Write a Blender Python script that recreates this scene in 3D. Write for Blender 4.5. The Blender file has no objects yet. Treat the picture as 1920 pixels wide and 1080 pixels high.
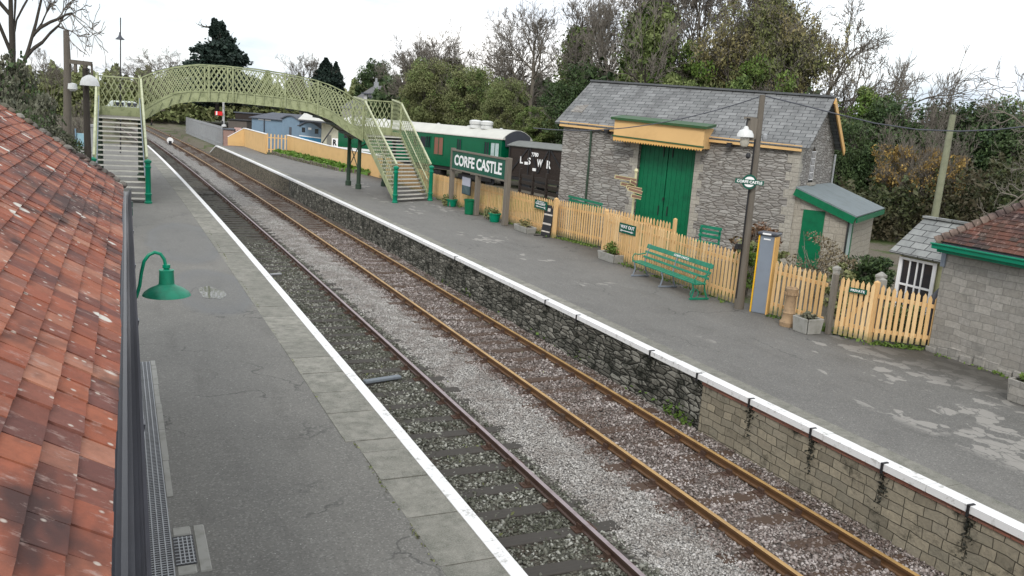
import bpy, math, random
import numpy as np
from mathutils import Vector, Matrix

# ------------------------------------------------------------------ camera, sky, sun, exposure
scene = bpy.context.scene
FOC, PITCH, ROLL, YAW, CAMH = 1584.0, .1978, -.0701, .4414, 5.35
def _rot(p, r, y):
    cy, sy, cp, sp = math.cos(y), math.sin(y), math.cos(p), math.sin(p)
    F = np.array([sy*cp, cy*cp, -sp]); R = np.array([cy, -sy, 0]); D = np.cross(F, R)
    c, s = math.cos(r), math.sin(r)
    return c*R+s*D, -s*R+c*D, F
RV, DV, FV = _rot(PITCH, ROLL, YAW)
cam_d = bpy.data.cameras.new("camera"); cam = bpy.data.objects.new("camera", cam_d)
scene.collection.objects.link(cam); scene.camera = cam
cam_d.sensor_width = 36; cam_d.lens = FOC/1920*36; cam_d.clip_start = .05; cam_d.clip_end = 3000
M4 = Matrix(((RV[0], -DV[0], -FV[0], 0), (RV[1], -DV[1], -FV[1], 0), (RV[2], -DV[2], -FV[2], CAMH), (0, 0, 0, 1)))
cam.matrix_world = M4
scene.render.resolution_x, scene.render.resolution_y = 1024, 576
scene.view_settings.view_transform = 'Standard'; scene.view_settings.look = 'None'
scene.view_settings.exposure = 0.95; scene.view_settings.gamma = 1

SUN_EL, SUN_AZ = math.radians(38), math.radians(215)       # azimuth clockwise from +Y
world = bpy.data.worlds.new("World"); scene.world = world; world.use_nodes = True
nt = world.node_tree; nt.nodes.clear()
wo = nt.nodes.new('ShaderNodeOutputWorld'); bg = nt.nodes.new('ShaderNodeBackground')
sky = nt.nodes.new('ShaderNodeTexSky'); sky.sky_type = 'NISHITA'; sky.sun_disc = False
sky.sun_elevation = SUN_EL; sky.sun_rotation = SUN_AZ; sky.air_density = 1.0; sky.dust_density = 2.0
tc = nt.nodes.new('ShaderNodeTexCoord'); mp = nt.nodes.new('ShaderNodeMapping'); mp.inputs['Scale'].default_value = (1, 1, 3.0)
nz = nt.nodes.new('ShaderNodeTexNoise'); nz.inputs['Scale'].default_value = 2.1; nz.inputs['Detail'].default_value = 5
cr = nt.nodes.new('ShaderNodeValToRGB'); cr.color_ramp.elements[0].position = .30; cr.color_ramp.elements[1].position = .52
cr.color_ramp.elements[0].color = (.55, .55, .55, 1); cr.color_ramp.elements[1].color = (1, 1, 1, 1)
mx = nt.nodes.new('ShaderNodeMix'); mx.data_type = 'RGBA'
nt.links.new(tc.outputs['Generated'], mp.inputs[0]); nt.links.new(mp.outputs[0], nz.inputs['Vector'])
nt.links.new(nz.outputs['Fac'], cr.inputs[0]); nt.links.new(cr.outputs[0], mx.inputs[0])
nt.links.new(sky.outputs[0], mx.inputs[6])
nz2 = nt.nodes.new('ShaderNodeTexNoise'); nz2.inputs['Scale'].default_value = 3.3; nz2.inputs['Detail'].default_value = 6; nz2.inputs['Roughness'].default_value = .55
cr2 = nt.nodes.new('ShaderNodeValToRGB'); cr2.color_ramp.elements[0].position = .36; cr2.color_ramp.elements[1].position = .62
cr2.color_ramp.elements[0].color = (.42, .475, .55, 1); cr2.color_ramp.elements[1].color = (.89, .88, .86, 1)
vm = nt.nodes.new('ShaderNodeVectorMath'); vm.operation = 'SCALE'; vm.inputs['Scale'].default_value = 10.0
nt.links.new(mp.outputs[0], nz2.inputs['Vector']); nt.links.new(nz2.outputs['Fac'], cr2.inputs[0]); nt.links.new(cr2.outputs[0], vm.inputs[0]); nt.links.new(vm.outputs[0], mx.inputs[7])
nt.links.new(mx.outputs[2], bg.inputs[0]); bg.inputs[1].default_value = 0.1
nt.links.new(bg.outputs[0], wo.inputs[0])
sd = bpy.data.lights.new("sun", 'SUN'); sd.energy = 1.0; sd.angle = math.radians(20); sd.color = (1, .97, .92)
so = bpy.data.objects.new("sun", sd); scene.collection.objects.link(so)
so.rotation_euler = Vector((-math.sin(SUN_AZ)*math.cos(SUN_EL), -math.cos(SUN_AZ)*math.cos(SUN_EL), -math.sin(SUN_EL))).to_track_quat('-Z', 'Y').to_euler()

# ------------------------------------------------------------------ measuring helpers (photo pixel -> place at a known height / distance)
def ray(px, py): return FV+(px-960)/FOC*RV+(py-540)/FOC*DV
def P(px, py, z=.915):
    d = ray(px, py); t = (z-CAMH)/d[2]; return Vector((d[0]*t, d[1]*t, z))
def Q(px, py, Y):
    d = ray(px, py); t = Y/d[1]; return Vector((d[0]*t, Y, CAMH+d[2]*t))
def S(px, py, dep):
    d = ray(px, py); fh = np.array([math.sin(YAW), math.cos(YAW)]); t = dep/(d[0]*fh[0]+d[1]*fh[1])
    return Vector((d[0]*t, d[1]*t, CAMH+d[2]*t))
def HL(px, py, p0, u):       # where the sight line through a pixel meets the vertical plane p0 + s*u
    d = ray(px, py); den = d[0]*u[1]-d[1]*u[0]; t = (p0[0]*u[1]-p0[1]*u[0])/den
    return Vector((d[0]*t, d[1]*t, CAMH+d[2]*t))
def cur(y): return -2.05e-4*y*y if y > 0 else 0.0
rng = np.random.default_rng(7); rnd = random.Random(5)

# ------------------------------------------------------------------ object helpers
COL = scene.collection
def tag(o, label=None, cat=None, group=None, kind=None):
    if label: o['label'] = label
    if cat: o['category'] = cat
    if group: o['group'] = group
    if kind: o['kind'] = kind
    return o
def empty(name, loc, label, cat, group=None, rz=0):
    o = bpy.data.objects.new(name, None); COL.objects.link(o); o.location = loc; o.rotation_euler = (0, 0, rz)
    o.empty_display_size = .2
    return tag(o, label, cat, group)
def link(name, me, mat, parent=None):
    o = bpy.data.objects.new(name, me); COL.objects.link(o)
    if mat is not None: me.materials.append(mat)
    if parent is not None:
        o.parent = parent
    return o
def copy_tree(o, parent=None):
    c = o.copy(); COL.objects.link(c); c.parent = parent
    for ch in list(o.children): copy_tree(ch, c)
    return c
def auto_uv(me):
    me.uv_layers.new(name='UVMap'); n = len(me.loops)
    co = np.empty(len(me.vertices)*3); me.vertices.foreach_get('co', co); co = co.reshape(-1, 3)
    pn = np.empty(len(me.polygons)*3); me.polygons.foreach_get('normal', pn); pn = pn.reshape(-1, 3)
    ls = np.empty(len(me.polygons), int); me.polygons.foreach_get('loop_total', ls)
    lv = np.empty(n, int); me.loops.foreach_get('vertex_index', lv)
    fi = np.repeat(np.arange(len(me.polygons)), ls); N = pn[fi]; C = co[lv]
    h = np.stack([-N[:, 1], N[:, 0], 0*N[:, 0]], 1); l = np.linalg.norm(h, axis=1); flat = l < .05
    h[flat] = (1, 0, 0); l[flat] = 1; h /= l[:, None]; v = np.cross(N, h)
    uv = np.stack([(C*h).sum(1), (C*v).sum(1)], 1)
    me.uv_layers[0].data.foreach_set('uv', uv.ravel())
def np_mesh(name, V, Fc):
    me = bpy.data.meshes.new(name); V = np.asarray(V, float); Fc = np.asarray(Fc, np.int32); k = Fc.shape[1]
    me.vertices.add(len(V)); me.vertices.foreach_set('co', V.ravel())
    me.loops.add(Fc.size); me.loops.foreach_set('vertex_index', Fc.ravel())
    me.polygons.add(len(Fc)); me.polygons.foreach_set('loop_start', np.arange(len(Fc), dtype=np.int32)*k)
    me.update(calc_edges=True); me.validate(); return me
def wloc(p):
    v = Vector((0, 0, 0))
    while p is not None: v = v+p.location; p = p.parent
    return v
class MB:
    def __init__(s): s.v = []; s.f = []
    def add(s, vs, fs):
        b = len(s.v); s.v += [tuple(v) for v in vs]; s.f += [tuple(i+b for i in f) for f in fs]; return s
    def box(s, c, d, rz=0, ax=None):        # centre, full size, optional rotation or axes (x,y,z vectors)
        c = Vector(c)
        if ax is None: ax = (Vector((math.cos(rz), math.sin(rz), 0)), Vector((-math.sin(rz), math.cos(rz), 0)), Vector((0, 0, 1)))
        vs = [c+ax[0]*(d[0]/2*i)+ax[1]*(d[1]/2*j)+ax[2]*(d[2]/2*k) for i in (-1, 1) for j in (-1, 1) for k in (-1, 1)]
        return s.add(vs, [(0, 1, 3, 2), (4, 6, 7, 5), (0, 4, 5, 1), (2, 3, 7, 6), (0, 2, 6, 4), (1, 5, 7, 3)])
    def bb(s, a, b): return s.box([(a[i]+b[i])/2 for i in range(3)], [abs(b[i]-a[i]) for i in range(3)])
    def bar(s, a, b, w, h, up=(0, 0, 1)):   # rectangular bar from a to b; w sideways, h along up
        a, b = Vector(a), Vector(b); d = (b-a); L = d.length; d.normalize(); up = Vector(up)
        sd_ = d.cross(up)
        if sd_.length < 1e-3: sd_ = d.cross(Vector((0, 1, 0)))
        sd_.normalize(); u2 = sd_.cross(d)
        return s.box((a+b)/2, (L, w, h), ax=(d, sd_, u2))
    def tube(s, pts, rad, n=8, caps=True):
        pts = [Vector(p) for p in pts]; k = len(pts)
        if not hasattr(rad, '__len__'): rad = [rad]*k
        vs = []; ref = None
        for i, p in enumerate(pts):
            d = (pts[min(i+1, k-1)]-pts[max(i-1, 0)]).normalized()
            if ref is None:
                ref = d.cross(Vector((0, 0, 1)));
                if ref.length < .05: ref = d.cross(Vector((0, 1, 0)))
            a = (ref-d*ref.dot(d)).normalized(); ref = a; b = d.cross(a)
            for j in range(n):
                t = 2*math.pi*j/n; vs.append(p+(a*math.cos(t)+b*math.sin(t))*rad[i])
        fs = [(i*n+j, i*n+(j+1) % n, (i+1)*n+(j+1) % n, (i+1)*n+j) for i in range(k-1) for j in range(n)]
        if caps: fs += [tuple(range(n))[::-1], tuple((k-1)*n+j for j in range(n))]
        return s.add(vs, fs)
    def lathe(s, c, prof, n=20, rz=0):      # prof: (radius, z)
        c = Vector(c); k = len(prof); vs = []
        for r, z in prof:
            for j in range(n):
                t = 2*math.pi*j/n+rz; vs.append(c+Vector((r*math.cos(t), r*math.sin(t), z)))
        fs = [(i*n+j, i*n+(j+1) % n, (i+1)*n+(j+1) % n, (i+1)*n+j) for i in range(k-1) for j in range(n)]
        fs += [tuple(range(n))[::-1], tuple((k-1)*n+j for j in range(n))]
        return s.add(vs, fs)
    def prism(s, poly, a, b=None, ex=None): # polygon (3-D points) pushed by vector ex
        poly = [Vector(p) for p in poly]; ex = Vector(ex); n = len(poly)
        return s.add(poly+[p+ex for p in poly], [tuple(range(n))[::-1], tuple(range(n, 2*n))]+[(i, (i+1) % n, n+(i+1) % n, n+i) for i in range(n)])
    def slab(s, quad, th):                  # quad corners, thickened along -normal
        q = [Vector(p) for p in quad]; nrm = (q[1]-q[0]).cross(q[-1]-q[0]).normalized(); return s.prism(q, None, ex=-nrm*th)
    def quad(s, a, b, c, d): return s.add([a, b, c, d], [(0, 1, 2, 3)])
    def build(s, name, mat, parent=None, smooth=False, bevel=0, uv=True, base=None):
        me = bpy.data.meshes.new(name)
        vs = s.v
        off = None
        if base is not None: off = Vector(base)
        elif parent is not None:
            off = wloc(parent)
        if off is not None: vs = [(v[0]-off[0], v[1]-off[1], v[2]-off[2]) for v in vs]
        me.from_pydata(vs, [], s.f); me.update()
        import bmesh
        bm = bmesh.new(); bm.from_mesh(me); bmesh.ops.recalc_face_normals(bm, faces=bm.faces); bm.to_mesh(me); bm.free()
        if uv:
            auto_uv(me)
        if smooth: me.polygons.foreach_set('use_smooth', [True]*len(me.polygons))
        o = link(name, me, mat, parent)
        if base is not None: o.location = base
        if smooth:
            md = o.modifiers.new('es', 'EDGE_SPLIT'); md.split_angle = math.radians(40)
        if bevel:
            md = o.modifiers.new('bev', 'BEVEL'); md.width = bevel; md.segments = 1; md.limit_method = 'ANGLE'
        return o
def jit(v, a): return v+rnd.uniform(-a, a)

FONT_CACHE = {}
def text(name, s, cen, R, U, width, height, mat, parent=None, th=.004, bold=0.0, lift=0.0):
    """lettering as real thin mesh letters fitted to width x height, centred on cen, on the plane R,U"""
    cu = bpy.data.curves.new(name, 'FONT'); cu.body = s; cu.size = 1; cu.extrude = .01; cu.offset = bold
    cu.resolution_u = 3
    ob = bpy.data.objects.new(name, cu); COL.objects.link(ob)
    dg = bpy.context.evaluated_depsgraph_get(); me = bpy.data.meshes.new_from_object(ob.evaluated_get(dg)); bpy.data.objects.remove(ob)
    co = np.empty(len(me.vertices)*3); me.vertices.foreach_get('co', co); co = co.reshape(-1, 3)
    mn, mxx = co.min(0), co.max(0); c = (co-(mn+mxx)/2)/np.maximum(mxx-mn, 1e-6)
    R, U = Vector(R).normalized(), Vector(U).normalized(); N = R.cross(U)
    W = np.array(cen)+np.outer(c[:, 0]*width, R)+np.outer(c[:, 1]*height, U)+np.outer(c[:, 2]*th+lift, N)
    if parent is not None:
        W = W-np.array(wloc(parent))
    me.vertices.foreach_set('co', W.ravel()); me.update(); me.materials.clear()
    return link(name, me, mat, parent)
# ------------------------------------------------------------------ materials
class NT:
    def __init__(s, name, rough=.7, spec=.3, metal=0):
        s.m = bpy.data.materials.new(name); s.m.use_nodes = True; s.t = s.m.node_tree; s.n = s.t.nodes; s.L = s.t.links
        s.b = s.n['Principled BSDF']; s.b.inputs['Roughness'].default_value = rough
        s.b.inputs['Specular IOR Level'].default_value = spec; s.b.inputs['Metallic'].default_value = metal
    def node(s, t, **k):
        n = s.n.new(t)
        for a, b in k.items():
            if a in n.inputs: s.set(n.inputs[a], b)
            elif hasattr(n, a): setattr(n, a, b)
        return n
    def set(s, inp, v):
        if isinstance(v, bpy.types.NodeSocket): s.L.new(v, inp)
        elif isinstance(v, (tuple, list)) and len(v) == 3 and inp.type == 'RGBA': inp.default_value = (*v, 1)
        else: inp.default_value = v
    def co(s, kind='UV'):
        if kind == 'UV': return s.node('ShaderNodeUVMap', uv_map='UVMap').outputs[0]
        if kind == 'W': return s.node('ShaderNodeNewGeometry').outputs['Position']
        return s.node('ShaderNodeTexCoord').outputs[kind]
    def map(s, v, scale=(1, 1, 1), loc=(0, 0, 0), rot=(0, 0, 0)):
        n = s.node('ShaderNodeMapping'); s.set(n.inputs[0], v); n.inputs['Scale'].default_value = scale; n.inputs['Location'].default_value = loc; n.inputs['Rotation'].default_value = rot; return n.outputs[0]
    def noise(s, v, sc, det=4, rough=.6, dist=0):
        n = s.node('ShaderNodeTexNoise'); s.set(n.inputs['Vector'], v); n.inputs['Scale'].default_value = sc; n.inputs['Detail'].default_value = det; n.inputs['Roughness'].default_value = rough; n.inputs['Distortion'].default_value = dist; return n.outputs['Fac']
    def noisec(s, v, sc, det=3):
        n = s.node('ShaderNodeTexNoise'); s.set(n.inputs['Vector'], v); n.inputs['Scale'].default_value = sc; n.inputs['Detail'].default_value = det; return n.outputs['Color']
    def vor(s, v, sc, feat='F1', out='Distance', rand=1):
        n = s.node('ShaderNodeTexVoronoi', feature=feat); s.set(n.inputs['Vector'], v); n.inputs['Scale'].default_value = sc; n.inputs['Randomness'].default_value = rand; return n.outputs[out]
    def ramp(s, f, stops, mode='LINEAR'):
        n = s.node('ShaderNodeValToRGB'); s.set(n.inputs[0], f); e = n.color_ramp.elements; n.color_ramp.interpolation = mode
        while len(e) < len(stops): e.new(.5)
        for el, (p, c) in zip(e, stops):
            el.position = p; el.color = (*c, 1) if isinstance(c, (tuple, list)) else (c, c, c, 1)
        return n.outputs[0]
    def mix(s, f, a, b, mode='MIX'):
        n = s.node('ShaderNodeMix', data_type='RGBA', blend_type=mode); s.set(n.inputs[0], f); s.set(n.inputs[6], a); s.set(n.inputs[7], b); return n.outputs[2]
    def math(s, op, a, b=0, c=None):
        n = s.node('ShaderNodeMath', operation=op); s.set(n.inputs[0], a); s.set(n.inputs[1], b)
        if c is not None: s.set(n.inputs[2], c)
        return n.outputs[0]
    def sep(s, v):
        n = s.node('ShaderNodeSeparateXYZ'); s.set(n.inputs[0], v); return n.outputs
    def vadd(s, a, b, k=1.0):
        m = s.node('ShaderNodeVectorMath', operation='MULTIPLY_ADD'); s.set(m.inputs[0], b); m.inputs[1].default_value = (k, k, k); s.set(m.inputs[2], a); return m.outputs[0]
    def rand(s): return s.node('ShaderNodeNewGeometry').outputs['Random Per Island']
    def bump(s, h, st=.5, d=.02):
        n = s.node('ShaderNodeBump'); s.set(n.inputs['Height'], h); n.inputs['Strength'].default_value = st; n.inputs['Distance'].default_value = d
        old = s.b.inputs['Normal']
        if old.is_linked: s.L.new(old.links[0].from_socket, n.inputs['Normal'])
        s.L.new(n.outputs[0], old); return s
    def col(s, c): s.set(s.b.inputs['Base Color'], c); return s
    def rough(s, r): s.set(s.b.inputs['Roughness'], r); return s

def paint(name, c, dirt=(.1, .09, .07), amt=.25, rough=.45, sc=3, var=.12):
    m = NT(name, rough); w = m.co('W'); n = m.noise(w, sc, 6, .65)
    base = m.mix(m.noise(w, .8, 2), tuple(x*(1-var) for x in c), tuple(min(1, x*(1+var)) for x in c))
    m.col(m.mix(m.ramp(n, [(.48, 0), (.75, amt)]), base, dirt)); m.bump(m.noise(w, 25, 3), .15, .004)
    return m.m
def wood(name, a, b, rough=.75, stretch=(8, 8, .6)):
    m = NT(name, rough); w = m.co('Object'); n = m.noise(m.map(w, stretch), 3, 5, .6)
    r = m.rand(); c = m.mix(n, a, b); c = m.mix(m.math('MULTIPLY', r, .35), c, tuple(x*.6 for x in a))
    m.col(c); m.bump(n, .3, .006); return m.m
def leafm(name, a, b, c=None, rough=.6):
    m = NT(name, rough, .25); r = m.rand(); w = m.co('W')
    col = m.mix(m.ramp(r, [(0, 0), (1, 1)]), a, b)
    if c: col = m.mix(m.ramp(m.noise(w, .35, 3), [(.45, 0), (.62, 1)]), col, c)
    m.col(col)
    m.b.inputs['Subsurface Weight'].default_value = 0
    return m.m
def stone(name, cols, bw, bh, mortar=(.25, .24, .22), ms=.012, dist=.05, dscale=3, moss=None, mossr=(.55, .75), stain=None, bumps=.5, gs=1.0):
    """coursed stone: brick cells bent by noise, a colour per cell, mortar, stains and moss of their own shape"""
    m = NT(name, .85, .2); uv = m.co('UV')
    nc = m.noisec(uv, dscale, 3); v = m.vadd(uv, nc, dist)
    v2 = m.vadd(v, m.noisec(uv, .6, 2), bh*1.2)
    bt = m.node('ShaderNodeTexBrick'); m.set(bt.inputs['Vector'], v2); bt.inputs['Scale'].default_value = 1
    bt.inputs['Brick Width'].default_value = bw; bt.inputs['Row Height'].default_value = bh; bt.inputs['Mortar Size'].default_value = ms; bt.inputs['Mortar Smooth'].default_value = .4
    bt.inputs['Color1'].default_value = (0, 0, 0, 1); bt.inputs['Color2'].default_value = (1, 1, 1, 1); bt.inputs['Mortar'].default_value = (.5, .5, .5, 1)
    bt.offset = .42; bt.squash = .7; bt.squash_frequency = 3
    cc = m.ramp(bt.outputs['Color'], [(i/(len(cols)-1), c) for i, c in enumerate(cols)])
    fine = m.noise(uv, 14*gs, 6, .7); cc = m.mix(m.ramp(fine, [(.3, 0), (.7, 1)]), m.mix(.45, cc, (.02, .02, .02)), cc)
    cc = m.mix(m.noise(uv, .9, 4), cc, m.mix(.35, cc, (.42, .38, .31)))
    col = m.mix(bt.outputs['Fac'], cc, mortar)
    if stain: col = m.mix(m.ramp(m.noise(m.map(uv, (1.3, .5, 1)), 1.1, 6, .7), [(stain[1], 0), (stain[2], stain[3])]), col, stain[0])
    if moss: col = m.mix(m.ramp(m.noise(uv, 2.2, 7, .75), [(mossr[0], 0), (mossr[1], .9)]), col, moss)
    m.col(col); h = m.math('SUBTRACT', fine, bt.outputs['Fac']); h = m.math('ADD', h, m.math('MULTIPLY', m.sep(bt.outputs['Color'])[0], .5)); m.bump(h, bumps, .02); return m.m

def rubble(name, cols, sx, sz, mortar, edge=.06, dist=.35, moss=None, mossr=(.5, .66), stain=None, bumps=.9):
    """random rubble: stretched, bent Voronoi cells laid roughly in courses, each stone its own colour"""
    m = NT(name, .88, .2); uv = m.co('UV'); q = m.vadd(m.map(uv, (sx, sz, 1)), m.noisec(m.map(uv, (1, 2, 1)), 2.2, 3), dist)
    e = m.vor(q, 1.0, 'DISTANCE_TO_EDGE', rand=.82); cc = m.vor(q, 1.0, 'F1', 'Color', rand=.82); r = m.sep(cc)[0]
    c = m.ramp(r, [(i/(len(cols)-1), k) for i, k in enumerate(cols)]); fine = m.noise(uv, 16, 6, .75)
    c = m.mix(m.ramp(fine, [(.3, 0), (.7, 1)]), m.mix(.5, c, (.03, .03, .028)), c); c = m.mix(m.ramp(m.noise(uv, .7, 4), [(.35, 0), (.7, .5)]), c, m.mix(.5, c, cols[-1]))
    jt = m.ramp(e, [(edge*.35, 1), (edge, 0)]); c = m.mix(jt, c, mortar)
    if stain: c = m.mix(m.ramp(m.noise(m.map(uv, (1.3, .5, 1)), 1.1, 6, .7), [(stain[1], 0), (stain[2], stain[3])]), c, stain[0])
    if moss: c = m.mix(m.ramp(m.noise(m.map(uv, (1.2, .8, 1)), 2.0, 7, .78), [(mossr[0], 0), (mossr[1], .92)]), c, moss)
    m.col(c); h = m.math('ADD', m.math('MULTIPLY', fine, .5), m.ramp(e, [(0, 0), (edge*2.2, 1)])); h = m.math('ADD', h, m.math('MULTIPLY', r, .6)); m.bump(h, bumps, .025); return m.m
def mk_asphalt(name, base, patches=False, wet=False):
    m = NT(name, .8, .35); w = m.co('W'); fine = m.noise(w, 90, 4, .8); mid = m.noise(w, 1.1, 5, .6); big = m.noise(w, .22, 3)
    c = m.mix(m.ramp(fine, [(.35, 0), (.75, 1)]), tuple(x*.82 for x in base), tuple(x*1.2 for x in base))
    c = m.mix(m.ramp(mid, [(.35, 0), (.7, 1)]), c, m.mix(.2, c, (.03, .03, .03)))
    c = m.mix(m.ramp(big, [(.4, 0), (.6, 1)]), c, m.mix(.16, c, (.30, .29, .27)))
    speck = m.vor(w, 6.0); c = m.mix(m.ramp(speck, [(0.035, 1), (.06, 0)]), c, (.42, .41, .38))
    agg = m.sep(m.vor(w, 55, 'F1', 'Color'))[0]; c = m.mix(m.ramp(agg, [(.80, 0), (.96, .32)]), c, (.36, .35, .32)); c = m.mix(m.ramp(agg, [(.02, .35), (.2, 0)]), c, (.04, .04, .038))
    crk = m.vor(m.vadd(m.map(w, (.5, .35, 1)), m.noisec(w, 1.6, 5), .55), 1.0, 'DISTANCE_TO_EDGE'); c = m.mix(m.math('MULTIPLY', m.ramp(crk, [(.004, 1), (.011, 0)]), m.ramp(m.noise(w, .4, 2), [(.5, 0), (.6, .6)])), c, (.03, .03, .028))
    c = m.mix(m.ramp(m.noise(m.map(w, (2.2, .5, 1)), .9, 5, .7), [(.52, 0), (.72, .35)]), c, (.07, .066, .058))
    r = m.ramp(big, [(.3, .62), (.7, .85)])
    if patches:
        x, y, z = m.sep(w)
        v = m.vor(m.vadd(m.map(w, (1.5, 1, 1)), m.noisec(w, 3.5, 5), .5), 2.8, 'DISTANCE_TO_EDGE')
        cell = m.vor(m.vadd(m.map(w, (1.5, 1, 1)), m.noisec(w, 3.5, 5), .5), 2.8, 'F1', 'Color')
        region = m.noise(m.map(w, (1, .6, 1)), .55, 3, .5)
        yf = m.ramp(m.math('MULTIPLY', y, 1/26.), [(.22, .25), (.30, .16), (.42, .08), (.62, .03), (.95, -.2 if False else 0.0)])
        sel = m.math('ADD', m.math('MULTIPLY', m.sep(cell)[0], .30), m.math('ADD', m.math('MULTIPLY', region, .75), yf))
        f = m.math('MULTIPLY', m.ramp(sel, [(.70, 0), (.715, 1)]), m.ramp(v, [(.02, 0), (.05, 1)]))
        xr = m.ramp(m.math('MULTIPLY', x, 1/17.), [(.675, 0), (.69, 1)])
        c = m.mix(m.math('MULTIPLY', m.math('MULTIPLY', f, xr), .75), c, (.30, .285, .26))
        ed = m.ramp(m.math('ADD', m.math('MULTIPLY', x, 1/17.), m.math('MULTIPLY', m.noise(w, 1.5), .04)), [(.85, 0), (.93, .8)])
        c = m.mix(ed, c, (.055, .05, .042))
    if wet:                                     # rain still standing in two shallow hollows of the tarmac
        tot = None
        for (cx, cy, rx, ry) in WET:
            g2 = m.node('ShaderNodeVectorMath', operation='LENGTH'); m.set(g2.inputs[0], m.map(m.vadd(w, m.noisec(w, .9), .5), (1/rx, 1/ry, 0), (-(cx+.25)/rx, -(cy+.25)/ry, 0)))
            f = m.ramp(g2.outputs['Value'], [(.50, .55), (.80, 1), (.93, 0)]); tot = f if tot is None else m.math('MAXIMUM', tot, f)
        c = m.mix(m.math('MULTIPLY', tot, .5), c, (.06, .065, .07)); r = m.mix(m.math('MULTIPLY', tot, .9), r, (.5, .5, .5)); r = m.sep(r)[0]
    m.col(c).rough(r); m.bump(fine, .35, .004); return m.m
WET = [(P(398, 543).x, P(398, 543).y, 1.05, 2.9), (P(345, 451).x, P(345, 451).y, 1.25, 4.6)]

ASPH = mk_asphalt('asphalt', (.148, .143, .128), wet=True); ASPHR = mk_asphalt('worn asphalt', (.138, .134, .124), patches=True)
def mk_coping():
    m = NT('coping stone', .85); w = m.co('W'); r = m.rand(); n = m.noise(w, 5, 6, .7); f = m.noise(w, 60, 3, .8)
    c = m.mix(r, (.165, .16, .135), (.25, .24, .205)); c = m.mix(m.ramp(n, [(.38, 0), (.65, .85)]), c, (.085, .088, .068)); c = m.mix(m.ramp(f, [(.4, 0), (.8, .5)]), c, (.42, .41, .38))
    m.col(c); m.bump(f, .4, .005); return m.m
COPE = mk_coping()
def mk_white():
    m = NT('worn white paint', .6); w = m.co('W'); n = m.noise(w, 7, 7, .75)
    m.col(m.mix(m.ramp(n, [(.55, 0), (.66, .8)]), m.mix(m.noise(w, .9), (.76, .76, .76), (.66, .66, .65)), (.28, .27, .24))); m.bump(m.noise(w, 40), .2, .003); return m.m
WHITE = mk_white()
def mk_ballast(name, a, b, dark, sc=26):
    m = NT(name, .9, .2); w = m.co('W'); v = m.vor(w, sc); cc = m.sep(m.vor(w, sc, 'F1', 'Color'))[0]
    c = m.mix(m.ramp(cc, [(0, 0), (1, 1)]), a, b); c = m.mix(m.ramp(v, [(.3, 0), (.75, .85)]), c, (.02, .018, .016))
    c = m.mix(m.ramp(m.noise(m.map(w, (1, .6, 1)), 1.2, 5, .7), [(.45, 0), (.7, .8)]), c, dark)
    m.col(c); m.bump(m.math('SUBTRACT', 1.0, v), 1.0, .03); return m.m
def mk_bed():
    m = NT('ballast', .9, .2); w = m.co('W'); x, y, z = m.sep(w); xr = m.math('ADD', x, m.math('MULTIPLY', m.math('MULTIPLY', y, y), 2.05e-4))
    v = m.vor(w, 26); cc = m.sep(m.vor(w, 26, 'F1', 'Color'))[0]; nn_ = m.noise(m.map(w, (1, .6, 1)), 1.2, 5, .7)
    xr = m.math('ADD', xr, m.math('MULTIPLY', m.math('SUBTRACT', nn_, .5), .5)); k = m.math('MULTIPLY', xr, .1)
    pale = m.ramp(k, [(.595, 0), (.62, 1), (.725, 1), (.75, 0)]); near = m.ramp(k, [(.60, 1), (.63, 0)])
    c = m.mix(cc, (.11, .09, .078), (.32, .28, .25)); c = m.mix(near, c, m.mix(cc, (.05, .05, .038), (.18, .18, .145))); c = m.mix(pale, c, m.mix(cc, (.22, .21, .195), (.52, .50, .47)))
    c = m.mix(m.ramp(v, [(.3, 0), (.75, .85)]), c, (.02, .018, .016)); c = m.mix(m.math('MULTIPLY', m.ramp(nn_, [(.45, 0), (.7, .8)]), m.math('SUBTRACT', 1.0, pale)), c, (.065, .048, .036))
    m.col(c); m.bump(m.math('SUBTRACT', 1.0, v), 1.0, .03); return m.m
BALL = mk_bed()
def mk_stonem(name, cols, brown=None):
    m = NT(name, .85, .25); r = m.rand(); w = m.co('W')
    c = m.ramp(r, [(i/(len(cols)-1), c) for i, c in enumerate(cols)])
    if brown: c = m.mix(m.ramp(m.noise(w, 1.3, 4, .7), [(.42, 0), (.62, .65)]), c, brown)
    m.col(c); m.bump(m.noise(w, 60), .3, .004); return m.m
ST_LIGHT = mk_stonem('pale gravel stone', [(.19, .18, .165), (.33, .315, .295), (.45, .435, .41), (.60, .58, .555)], (.20, .17, .15))
ST_MID = mk_stonem('brown ballast stone', [(.09, .07, .065), (.20, .165, .15), (.34, .30, .28), (.52, .48, .46)], (.09, .06, .045))
ST_DARK = mk_stonem('dark ballast stone', [(.05, .05, .04), (.11, .11, .09), (.20, .20, .17), (.42, .42, .38)], (.045, .05, .03))
SLEEP = wood('dark sleeper timber', (.035, .032, .028), (.10, .09, .078), .85, (1, 10, 10))
SLEEPB = wood('brown sleeper timber', (.05, .032, .022), (.13, .085, .06), .85, (1, 10, 10))
def mk_rail(name, top, side):
    m = NT(name, .5, .5); w = m.co('W'); g = m.node('ShaderNodeNewGeometry'); nz_ = m.sep(g.outputs['Normal'])[2]
    c = m.mix(m.math('MULTIPLY', m.ramp(nz_, [(.6, 0), (.9, 1)]), m.math('GREATER_THAN', m.sep(w)[2], -.02)), side, top); c = m.mix(m.ramp(m.noise(w, 3, 5, .7), [(.45, 0), (.75, .5)]), c, (.06, .03, .015))
    m.col(c); m.bump(m.noise(w, 50), .2, .003); return m.m
RAILO = mk_rail('orange rusted rail', (.40, .245, .085), (.13, .065, .026)); RAILB = mk_rail('brown worn rail', (.27, .22, .23), (.075, .045, .035))
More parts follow.
